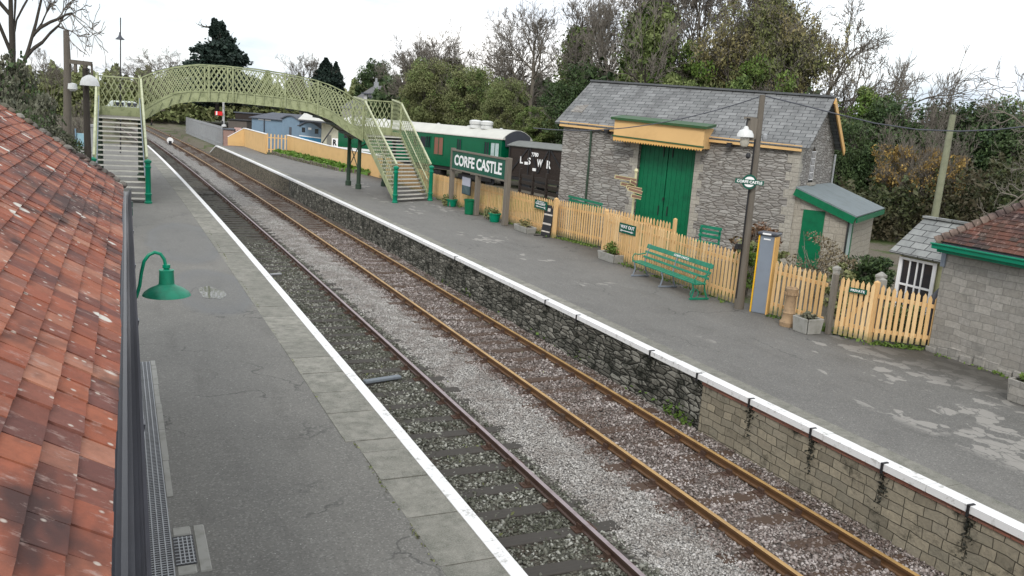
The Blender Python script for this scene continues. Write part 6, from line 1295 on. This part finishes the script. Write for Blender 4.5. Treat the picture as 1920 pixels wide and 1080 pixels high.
# ------------------------------------------------------------------ trees
def nrm(a): return a/np.maximum(np.linalg.norm(a, axis=-1, keepdims=True), 1e-9)
def tubes(PT, RD, k):
    B, n, _ = PT.shape; d = np.gradient(PT, axis=1); d = nrm(d); ref = np.where(np.abs(d[..., 2:3]) < .8, np.array([0., 0, 1]), np.array([1., 0, 0])); a = nrm(np.cross(d, ref)); b = np.cross(d, a)
    t = 2*np.pi*np.arange(k)/k; V = PT[:, :, None]+RD[:, :, None, None]*(a[:, :, None]*np.cos(t)[:, None]+b[:, :, None]*np.sin(t)[:, None])
    i = (np.arange(B)[:, None, None]*n+np.arange(n-1)[None, :, None])*k; j = np.arange(k)[None, None]; j2 = (j+1) % k
    F = np.stack([i+j, i+j2, i+k+j2, i+k+j], -1).reshape(-1, 4); return V.reshape(-1, 3), F
def skeleton(seed, H=10., trunkfrac=.5, counts=(9, 6, 5, 4, 3), ang=(48, 42, 40, 42, 45), ratio=(.62, .55, .52, .5, .5), wander=.16, trop=.10, r0=.22, stems=1, tmin=.3, lean=0):
    g_ = np.random.default_rng(seed); out = []; npt = 6
    def polyl(p, d, L, w, tr):
        B = len(p); P_ = [p]; dd = d
        for i in range(npt-1):
            dd = nrm(dd+g_.normal(0, w, (B, 3))+np.array([0, 0, tr])); P_.append(P_[-1]+dd*(L/(npt-1))[:, None])
        return np.stack(P_, 1)
    p = g_.normal(0, .15 if stems > 1 else 0, (stems, 3)); p[:, 2] = 0; d = nrm(np.concatenate([g_.normal(lean, .22 if stems > 1 else .04, (stems, 2)), np.ones((stems, 1))], 1)); L = np.full(stems, H*trunkfrac*1.6)*g_.uniform(.85, 1.1, stems); R = np.full(stems, r0/math.sqrt(stems))
    PT = polyl(p, d, L, .05, .03); rr = R[:, None]*np.linspace(1, .35, npt)[None]; out.append((PT, rr))
    for lv, c in enumerate(counts):
        PT, rr = out[-1]; B = len(PT); n = B*c; pi = np.repeat(np.arange(B), c); t = g_.uniform(tmin if lv == 0 else .25, 1.0, n)*(npt-1); t = np.minimum(t, npt-1.001); i0 = t.astype(int); f = (t-i0)[:, None]
        P0 = PT[pi, i0]*(1-f)+PT[pi, i0+1]*f; D = nrm(PT[pi, i0+1]-PT[pi, i0]); a = nrm(np.cross(D, g_.normal(0, 1, (n, 3)))); th = np.radians(ang[lv])*g_.uniform(.6, 1.25, n)[:, None]
        D2 = nrm(D*np.cos(th)+a*np.sin(th)); plen = np.linalg.norm(np.diff(PT, axis=1), axis=2).sum(1)[pi]; L = plen*ratio[lv]*g_.uniform(.7, 1.25, n)*(1-.45*(t/(npt-1))*(lv == 0))
        R = rr[pi, i0]*(.62 if lv == 0 else .66); R = np.maximum(R, .012)
        out.append((polyl(P0, D2, L, wander, trop), R[:, None]*np.linspace(1, .45, npt)[None]))
    zm = max(o[0][..., 2].max() for o in out); k = H/zm
    return [(o[0]*np.array([1, 1, 1])*k, np.maximum(o[1]*k, .011)) for o in out]
def tree_proto(name, seed, leafspec=None, bark=None, twig=None, H=10., sides=(9, 6, 4, 3, 3, 3), **kw):
    bark = bark or BARK; twig = twig or TWIG
    sk = skeleton(seed, H, **kw); r = bpy.data.objects.new(name, None); COL.objects.link(r)
    Vs, Fs, b = [], [], 0
    for (PT, rr), k in zip(sk[:3], sides[:3]):
        V, F = tubes(PT, rr, k); Vs.append(V); Fs.append(F+b); b += len(V)
    me = np_mesh('trunk', np.concatenate(Vs), np.concatenate(Fs)); me.polygons.foreach_set('use_smooth', [True]*len(me.polygons)); link('trunk', me, bark, r)
    Vs, Fs, b = [], [], 0
    for (PT, rr), k in zip(sk[3:], sides[3:]):
        V, F = tubes(PT, rr, k); Vs.append(V); Fs.append(F+b); b += len(V)
    if Vs: link('crown', np_mesh('crown', np.concatenate(Vs), np.concatenate(Fs)), twig, r)
    for nm, C, size, mat, kk in (leafspec(sk) if leafspec else []): leaf_obj(nm, C, size, mat, r, **kk)
    return r
def around(sk, lv, n, spread, tmin=0, tmax=1, zmax=99, zmin=-9, seed=1, clump=0):
    g_ = np.random.default_rng(seed); PT = sk[lv][0]; B = len(PT); pi = g_.integers(0, B, n)
    if clump: base = g_.integers(0, B, clump); pi = base[g_.integers(0, clump, n)]
    t = g_.uniform(tmin, tmax, n)*(PT.shape[1]-1.001); i0 = t.astype(int); f = (t-i0)[:, None]; C = PT[pi, i0]*(1-f)+PT[pi, i0+1]*f+g_.normal(0, spread, (n, 3)); return C[(C[:, 2] < zmax) & (C[:, 2] > zmin)]
def clumps(c, r, nc, per, cr, seed=1, hollow=.3):
    g_ = np.random.default_rng(seed); d = nrm(g_.normal(0, 1, (nc, 3))); k = (hollow+(1-hollow)*g_.uniform(0, 1, nc)**.6)[:, None]; cc = np.array(c)+d*k*np.array(r); rad = cr*g_.uniform(.5, 1.3, nc)
    i = np.repeat(np.arange(nc), per); e = nrm(g_.normal(0, 1, (len(i), 3)))*(g_.uniform(.3, 1, len(i))**.5)[:, None]; return cc[i]+e*rad[i][:, None]*np.array([1, 1, .7])
def place(proto, label, cat, px, pyb, dep, pyt, group=None, rot=None, sx=1.0, used={}, z0=None):
    b0 = S(px, pyb, dep); zb_ = z0 if z0 is not None else max(min(b0.z, 3), .3); zt_ = S(px, pyt, dep).z; h = (zt_-zb_)/10.
    o = copy_tree(proto) if proto in used else proto; used[proto] = 1
    o.location = (b0.x, b0.y, zb_-.1); o.scale = (h*sx, h*sx, h); o.rotation_euler = (0, 0, rnd.uniform(0, 6.28) if rot is None else rot); o.name = proto.name.split('.')[0]; tag(o, label, cat, group); return o
BA = tree_proto('bare_tree', 11, counts=(9, 6, 5, 4, 3))
BB = tree_proto('bare_tree', 23, counts=(11, 6, 5, 4, 3), trunkfrac=.55, ang=(38, 38, 40, 42, 45))
BC = tree_proto('bare_tree', 37, counts=(10, 7, 5, 4, 3), trunkfrac=.38, ang=(62, 45, 42, 42, 45), ratio=(.9, .6, .52, .5, .5), trop=.05)
BD = tree_proto('bare_sapling', 41, counts=(7, 5, 4, 3), stems=5, trunkfrac=.6, ang=(25, 28, 32, 35), ratio=(.5, .5, .5, .5), r0=.14, trop=.2)
IV = tree_proto('ivy_clad_tree', 53, lambda sk: [('ivy', np.concatenate([around(sk, 0, 17000, .42, 0, .95, seed=1), around(sk, 1, 15000, .30, 0, .5, zmax=7.5, seed=2)]), .105, L_IVY, {})], BARKD, counts=(10, 6, 5, 4, 3), trunkfrac=.58, ang=(40, 40, 42, 42, 45))
IV2 = tree_proto('ivy_clad_tree', 59, lambda sk: [('ivy', np.concatenate([around(sk, 0, 17000, .5, 0, .9, seed=3), around(sk, 1, 17000, .36, 0, .7, zmax=6.8, seed=4)]), .11, L_OLIVE, {})], BARKD, counts=(9, 6, 5, 4, 3), trunkfrac=.5, stems=2, ang=(45, 42, 42, 42, 45))
BR = tree_proto('brown_leaved_tree', 67, lambda sk: [('leaves', np.concatenate([around(sk, 4, 17000, .10, .2, 1, seed=5), around(sk, 3, 8000, .15, .2, 1, seed=6)]), .075, L_BROWN, {})], BARKD, counts=(11, 7, 6, 4, 3), trunkfrac=.5, ang=(35, 38, 42, 42, 45))
OR = tree_proto('orange_leaved_tree', 71, lambda sk: [('leaves', around(sk, 3, 5000, .20, .2, 1, zmax=7.5, seed=7, clump=90), .12, L_ORANGE, {})], BARK, counts=(8, 6, 5, 3), trunkfrac=.5, stems=4, r0=.18)
def shrubproto(name, seed, mat, mat2=None, H=10, nc=90, per=150, cr=1.3, size=.24, top=1.0):
    def lf(sk):
        r = [('leaves', clumps((0, 0, 5.0), (3.6, 3.6, 4.6), nc, per, cr, seed), size, mat, {})]
        if mat2: r.append(('leaves', clumps((0, 0, 5.2), (3.8, 3.8, 4.6), nc//3, per//2, cr*.9, seed+5, .6), size, mat2, {}))
        return r
    return tree_proto(name, seed, lf, BARKD, counts=(9, 6, 4, 3), trunkfrac=.5, r0=.2)
OL = shrubproto('olive_shrub_tree', 81, L_OLIVE, L_IVY, nc=110, per=300, size=.125, cr=1.1); DK = shrubproto('evergreen_tree', 83, L_DARK, None, nc=110, per=280, size=.15, cr=1.2); GR = shrubproto('green_bush_tree', 87, L_IVY, L_GREEN, nc=100, per=300, size=.125, cr=1.1); GY = shrubproto('grey_ivy_bush', 89, L_GREY, L_DARK, nc=120, per=130, size=.17, cr=1.0)
def cedar(sk):
    g_ = np.random.default_rng(3); C = []
    for k in range(46):
        z = 1.2+8.6*(k/46.)**.9; R = 6.3*(1-((z-1.0)/9.2)**1.6)*g_.uniform(.55, 1.08); a = g_.uniform(0, 6.28); n = 700
        rr = R*np.sqrt(g_.uniform(0.02, 1, n)); aa = a+g_.normal(0, .34, n); C.append(np.stack([rr*np.cos(aa), rr*np.sin(aa), z+g_.normal(0, .16, n)+rr*.03], 1))
    return [('needles', np.concatenate(C), .28, L_CEDAR, dict(flat=.5))]
CE = tree_proto('cedar', 91, cedar, BARKD, counts=(16, 4), trunkfrac=.62, ang=(85, 50), ratio=(.36, .4), r0=.3, tmin=.15)
def cyp(sk):
    g_ = np.random.default_rng(4); n = 15000; z = g_.uniform(.2, 10, n); R = 1.75*np.clip(np.minimum(z/2+.3, (10.1-z)/3.2), 0, 1)*(1+.14*np.sin(z*5+g_.uniform(0, .5, n))); a = g_.uniform(0, 6.28, n); rr = R*g_.uniform(.55, 1, n)
    return [('needles', np.stack([rr*np.cos(a), rr*np.sin(a), z], 1), .24, L_CEDAR, {})]
CY = tree_proto('cypress', 95, cyp, BARKD, counts=(6, 3), trunkfrac=.6, r0=.15)

# wood masses first: dark undergrowth that fills the gaps under the crowns
def belt(name, label, px, pyt, pyb, d0, d1, n, size, mat):
    x = rng.uniform(px[0], px[-1], n); top = np.interp(x, px, pyt)+12*np.sin(x*.11)+8*np.sin(x*.31); d = rng.uniform(d0, d1, n); y = top+(pyb-top)*rng.uniform(0, 1, n)**1.0
    C = np.array([S(a, b, c) for a, b, c in zip(x, y, d)]); C = C[C[:, 2] > .3]; o = leaf_obj(name, C, size, mat); tag(o, label, 'woodland', kind='stuff'); return o
belt('woodland', 'dark mixed woodland behind the carriage', [690, 740, 800, 870, 960, 1060, 1140], [175, 150, 140, 150, 160, 150, 150], 250, 92, 108, 26000, .38, L_DARK)
belt('woodland', 'dark woodland behind the goods shed and the right hand huts', [1090, 1200, 1350, 1500, 1560, 1700, 1800, 1940], [130, 120, 130, 150, 215, 235, 245, 225], 420, 60, 72, 48000, .30, L_DARK)
belt('far_hedge', 'distant olive hedge and trees beyond the tracks on the left', [-40, 60, 130, 200, 330, 450, 640, 720], [120, 132, 133, 137, 140, 150, 160, 170], 225, 150, 175, 40000, .5, L_OLIVE)
belt('overgrown_bank', 'dark green overgrown bank behind the right hand huts', [1575, 1650, 1750, 1850, 1940], [345, 350, 340, 310, 280], 450, 40, 52, 34000, .12, leafm('bank leaves', (.022, .036, .014), (.085, .105, .04), (.07, .06, .035)))
# distance, left to right
place(BC, 'bare broad tree on the skyline left of the cedar', 'tree', 305, 150, 125, 84, 'distant bare trees', sx=1.5)
place(BD, 'small bare tree on the skyline above the far left hedge', 'tree', 95, 140, 110, 84, sx=1.3)
place(BA, 'thin bare tree on the skyline right of the cedar', 'tree', 565, 150, 120, 90, sx=1.0)
place(CE, 'dark spreading cedar rising behind the footbridge', 'conifer', 408, 200, 118, 36, rot=.4, sx=.85)
place(CY, 'dark pointed cypress behind the bridge, the taller of the two', 'conifer', 610, 170, 120, 108, sx=1.25)
place(CY, 'dark cypress behind the bridge, the narrower right one', 'conifer', 629, 170, 122, 115, sx=.8)
place(DK, 'dark conifer clump above the grey house roof', 'conifer', 705, 190, 125, 108, sx=.8)
# behind the carriage
place(IV2, 'loose pale tree with bare top at the left end of the wood', 'tree', 768, 235, 84, 45, rot=1)
place(OL, 'olive bushy tree behind the carriage roof', 'tree', 800, 235, 80, 98, sx=.8); place(IV2, 'ivy grown tree with bare crown behind the middle of the carriage', 'tree', 845, 235, 88, 32, rot=3)
place(OL, 'broad olive tree mass left of the roof ventilators', 'tree', 880, 240, 78, 112, rot=2, sx=.9); place(BC, 'bare tree with dense twigs above the roof ventilators', 'tree', 945, 240, 90, 22, rot=.3, sx=.95)
place(BA, 'bare leaning tree beside the dense twig tree', 'tree', 990, 240, 86, -12, rot=2.2); place(GR, 'green shrubs just behind the goods van roof', 'tree', 1005, 275, 66, 195, sx=1.3)
place(OL, 'brownish olive shrub behind the carriage end', 'tree', 945, 250, 70, 135, rot=4, sx=.8); place(IV, 'tall ivy column tree left of the shed ridge', 'tree', 1068, 250, 74, -35, rot=.8)
place(DK, 'dark evergreen mass hard behind the left end of the shed', 'tree', 1085, 260, 62, 112, sx=.9); place(DK, 'dark evergreen between the ivy column tree and the carriage', 'tree', 1040, 255, 70, 150, rot=2, sx=.8)
# behind the goods shed
for px, pr, d, t, s_, rt, lb in ((1135, BB, 64, -60, .8, 0, 'tall bare tree over the left end of the shed ridge'), (1180, IV, 60, -110, .8, 1.3, 'tall ivy clad tree over the left part of the shed ridge'), (1215, IV, 57, -130, .75, 3.3, 'dark ivy clad tree right of the first ivy tree above the ridge'), (1265, GR, 56, 62, .7, 1, 'green ivy bush showing over the middle of the ridge'),
                             (1290, BB, 60, -150, .8, 2, 'tall bare tree over the middle of the shed ridge'), (1350, IV2, 58, -140, .7, .6, 'pale trunked ivy tree over the middle of the ridge'), (1400, BR, 54, -60, .75, 2, 'brown leaved tree left of the lamp post top'), (1450, BR, 55, -40, .8, 4, 'olive brown leaved tree right of the lamp post top'),
                             (1420, GR, 52, 95, .7, 3, 'dark green bush low behind the ridge above the lamp post'), (1510, BC, 56, -40, .95, 1.2, 'spreading bare tree above the right end of the shed'), (1330, OL, 56, 80, .6, 5, 'olive brown bush over the ridge'),
                             (1600, GR, 50, 150, .9, .3, 'light green topped bush right of the shed gable'), (1650, DK, 48, 175, .9, 2.3, 'dark evergreen bush beyond the lean-to'), (1590, DK, 46, 215, .7, 2, 'dark evergreen bush hard behind the gable barge board'),
                             (1660, BD, 50, 88, .8, 1, 'thin bare saplings rising over the dark bushes'), (1720, BD, 50, 110, .9, 3, 'thin bare saplings left of the leaning pole'), (1700, OR, 42, 205, .8, 1, 'yellow brown leaved small tree left of the leaning pole'), (1770, OR, 42, 225, .7, 3, 'yellow brown leaved small tree around the leaning pole'),
                             (1745, DK, 56, 185, .9, 5, 'dark evergreen mass behind the leaning pole'), (1830, DK, 50, 180, 1.0, 1, 'dark evergreen right of the leaning pole'), (1900, GR, 60, 170, 1.0, 1, 'dull green tree mass at the right edge'), (1860, DK, 56, 195, 1.2, 2, 'dark green mass on the skyline at the right edge'), (1930, DK, 48, 235, 1.0, 3, 'dark bush at the far right behind the tiled roof')):
    place(pr, lb, 'tree', px, 330, d, t, rot=rt, sx=s_, z0=.6)
# near right edge twigs
place(BC, 'bare branches of a nearer tree reaching in at the right edge', 'tree', 2030, 330, 30, -90, rot=2, sx=.5, z0=.7)
# left: near trunk and ivy bushes
nt_ = tree_proto('large_bare_tree', 101, lambda sk: [('ivy', around(sk, 0, 5000, .22, 0, .35, seed=9), .10, L_GREY, {})], BARKD, counts=(6, 5, 5, 4, 2), trunkfrac=.5, r0=.30, tmin=.5, ang=(50, 42, 42, 42, 45), ratio=(.75, .6, .55, .5, .5), trop=.02)
place(nt_, 'large dark trunked bare tree at the left edge', 'tree', 24, 300, 27, -420, rot=1.1, sx=.52, z0=.6)
place(GY, 'grey green ivy mass under the large left tree', 'bush', 10, 300, 26, 70, rot=0, sx=.55, z0=.6); place(GY, 'rounded grey ivy bush hanging over the near roof edge', 'bush', 62, 320, 25, 150, rot=2, sx=.55, z0=.6)
place(GY, 'low grey scrub bush left of the timber pole', 'bush', 100, 330, 31, 222, rot=4, sx=.9, z0=.6); place(DK, 'dark low evergreen under the left ivy mass', 'bush', 28, 340, 23, 190, rot=4, sx=.6, z0=.6)
place(BD, 'bare brown scrub right of the timber pole', 'bush', 140, 300, 50, 175, rot=4, sx=1.4, z0=.7)
# garden shrubs behind the picket fences
def shrub(label, px, pyb, dep, wpx, pyt, mat, n, size, cat='shrub', z0=.78, stems=True, name='garden_shrub'):
    b0 = S(px, pyb, dep); b0.z = z0; zt_ = S(px, pyt, dep).z; w = wpx*dep/1584/2; r = empty(name, b0, label, cat); h = zt_-z0
    C = clumps((b0.x, b0.y, z0+h*.52), (w, w, h*.45), 30, n//30, min(w, h)*.32, int(px), .2); C = C[C[:, 2] > z0]; leaf_obj('leaves', C, size, mat, r)
    if stems:
        m = MB()
        for i in range(24): a = rnd.uniform(0, 6.28); e = Vector((b0.x+w*.8*math.cos(a)*rnd.random(), b0.y+w*.8*math.sin(a)*rnd.random(), z0+h*rnd.uniform(.5, 1.0))); q = Vector((b0.x+rnd.uniform(-.3, .3)*w, b0.y+rnd.uniform(-.3, .3)*w, z0)); m.tube([q, q.lerp(e, .5)+Vector((rnd.uniform(-.05, .05), 0, .05)), e], [.014, .01, .005], 4)
        m.build('stems', TWIG, r)
    return r
shrub('rust brown climbing shrub against the shed wall', 1415, 470, 27.5, 85, 414, L_RED, 2600, .06)
shrub('olive green shrub behind the picket fence left of the timber post', 1425, 490, 25.5, 90, 438, L_OLIVE, 2600, .07)
shrub('green spiky shrub between the timber post and cabinet', 1400, 500, 24.0, 60, 448, L_GREEN, 1600, .06)
shrub('dry brown seed heads in front of the lean-to', 1530, 500, 24.0, 130, 428, leafm('dry seed heads', (.10, .08, .045), (.24, .20, .13)), 2200, .045)
shrub('dark green rounded bush right of the lean-to', 1630, 520, 24.0, 110, 470, L_DARK, 5000, .06); shrub('dull green bush behind the private gate', 1575, 530, 22.0, 70, 490, L_OLIVE, 2200, .055)
shrub('small dry weeds behind the pickets right of the gate', 1690, 600, 19.6, 110, 565, L_OLIVE, 1500, .05, z0=.8)
for (px, dep_, zz_, lb) in ((1570, 19.9, 2.2, 'square stone pillar with pale pyramid cap left of the private gate'),):
    c = S(px, 498, dep_); r = empty('gate_pillar', (c.x, c.y, .915), lb, 'pillar'); m = MB(); m.lathe((c.x, c.y, 0), [(.085, .915), (.085, c.z-.1), (.105, c.z-.1), (.105, c.z-.05), (.02, c.z+.0)], 4, math.pi/4+.3); m.build('pillar', CONC, r)
c = S(1652, 520, 19.3); r = empty('gate_pillar', (c.x, c.y, .915), 'stone pillar with pale cap standing behind the gate end', 'pillar'); m = MB(); m.lathe((c.x, c.y, 0), [(.12, .915), (.12, c.z), (.14, c.z), (.14, c.z+.05), (.02, c.z+.13)], 4, math.pi/4+.3); m.build('pillar', CONC, r)
# weeds and moss along the foot of fence and walls
def weeds(label, segs, n, size, mat, wid=.08, h=.10, z=.918):
    C = []
    for _ in range(n):
        a, b = segs[rnd.randrange(len(segs))]; t = rnd.random(); cl = math.sin(t*23+a[0])*.5+math.sin(t*57)*.5
        if cl < rnd.uniform(-.6, .8): continue
        C.append((a[0]+(b[0]-a[0])*t+rnd.gauss(0, wid), a[1]+(b[1]-a[1])*t+rnd.gauss(0, wid*.5), z+abs(rnd.gauss(0, h*.5))))
    tag(leaf_obj('weeds', C, size, mat), label, 'weeds', kind='stuff')
C = []
for y in CRP:
    for _ in range(110 if y < 14 else 60):
        f = rnd.random(); C.append((9.803+cur(y)-rnd.uniform(0, .012), y+rnd.gauss(0, .02+.07*f*rnd.random()), .80-.85*f*rnd.random()+rnd.gauss(0, .02)))
_o = leaf_obj('black_moss', C, .03, leafm('black damp moss', (.008, .009, .007), (.035, .036, .026)), fe, flat=0.0); _o['kind'] = 'stuff'
weeds('small weeds and moss along the foot of the picket fences', [((15.1, 42), (15.15, 29)), ((14.95, 24.6), (14.65, 17)), ((14.85, 16), (15.35, 13.4)), ((15.35, 13.3), (16.3, 12.6)), ((15.4, 28.8), (15.85, 26.5))], 5200, .045, L_GREEN, .09, .07)
weeds('moss and weeds at the foot of the right stone wall', [((16.2, 12.3), (16.2, 6)), ((16.15, 11), (16.15, 5))], 900, .045, L_GREEN, .05, .05)
weeds('green weeds growing out of the far platform wall and ballast edge', [((9.72, 34), (9.74, 12.2)), ((9.75, 13.2), (9.76, 12.2)), ((9.74, 30), (9.72, 24))], 900, .05, L_GREEN, .04, .25, -.14)
weeds('moss along the joint of the near platform coping', [((2.70, 30), (2.70, 10.7)), ((2.80, 10.6), (2.80, 5))], 600, .02, L_OLIVE, .012, .008)
weeds('thin weeds on the ballast between the near rails', [((4.2, 28), (4.2, 8)), ((5.2, 30), (5.2, 10)), ((9.3, 40), (9.3, 16))], 900, .03, L_OLIVE, .35, .03, -.15)
# grey roofed house among the trees
r, a, b, d, n_ = hut('house', 'grey roofed house half hidden by trees above the right end of the bridge', 640, 770, 250, 118, 108, .5, zz(700, 205, 113), zz(690, 158, 116), 11, paint('house render', (.35, .34, .31)), paint('grey house roof', (.14, .14, .145), (.08, .08, .08), .6, .8, 1), 'house')
L = (b-a).length; q = S(706, 188, 111); m = MB(); m.box(q, (3.0, 1.6, 1.3), rz=-YAW); m.build('dormer', paint('dormer white', (.5, .5, .5)), r); m = MB(); m.box(q+Vector((0, -.1, .75)), (3.6, 2.2, .15), rz=-YAW); m.build('dormer_roof', DROOF, r)
for k in (-.8, .1, .9): m = MB(); m.box(q+RS*k+NS*.84, (.55, .05, .8), ax=(RS, NS, UU)); m.build('window', GLASS, r)
q = S(705, 170, 113); m = MB(); m.box(q, (.5, .5, 2.2)); m.lathe(q+UU*1.1, [(.16, 0), (.14, .5)], 8); m.build('chimney', GALV, r)
print('objects', len(bpy.data.objects), 'polys', sum(len(o.data.polygons) for o in bpy.data.objects if o.type == 'MESH'))
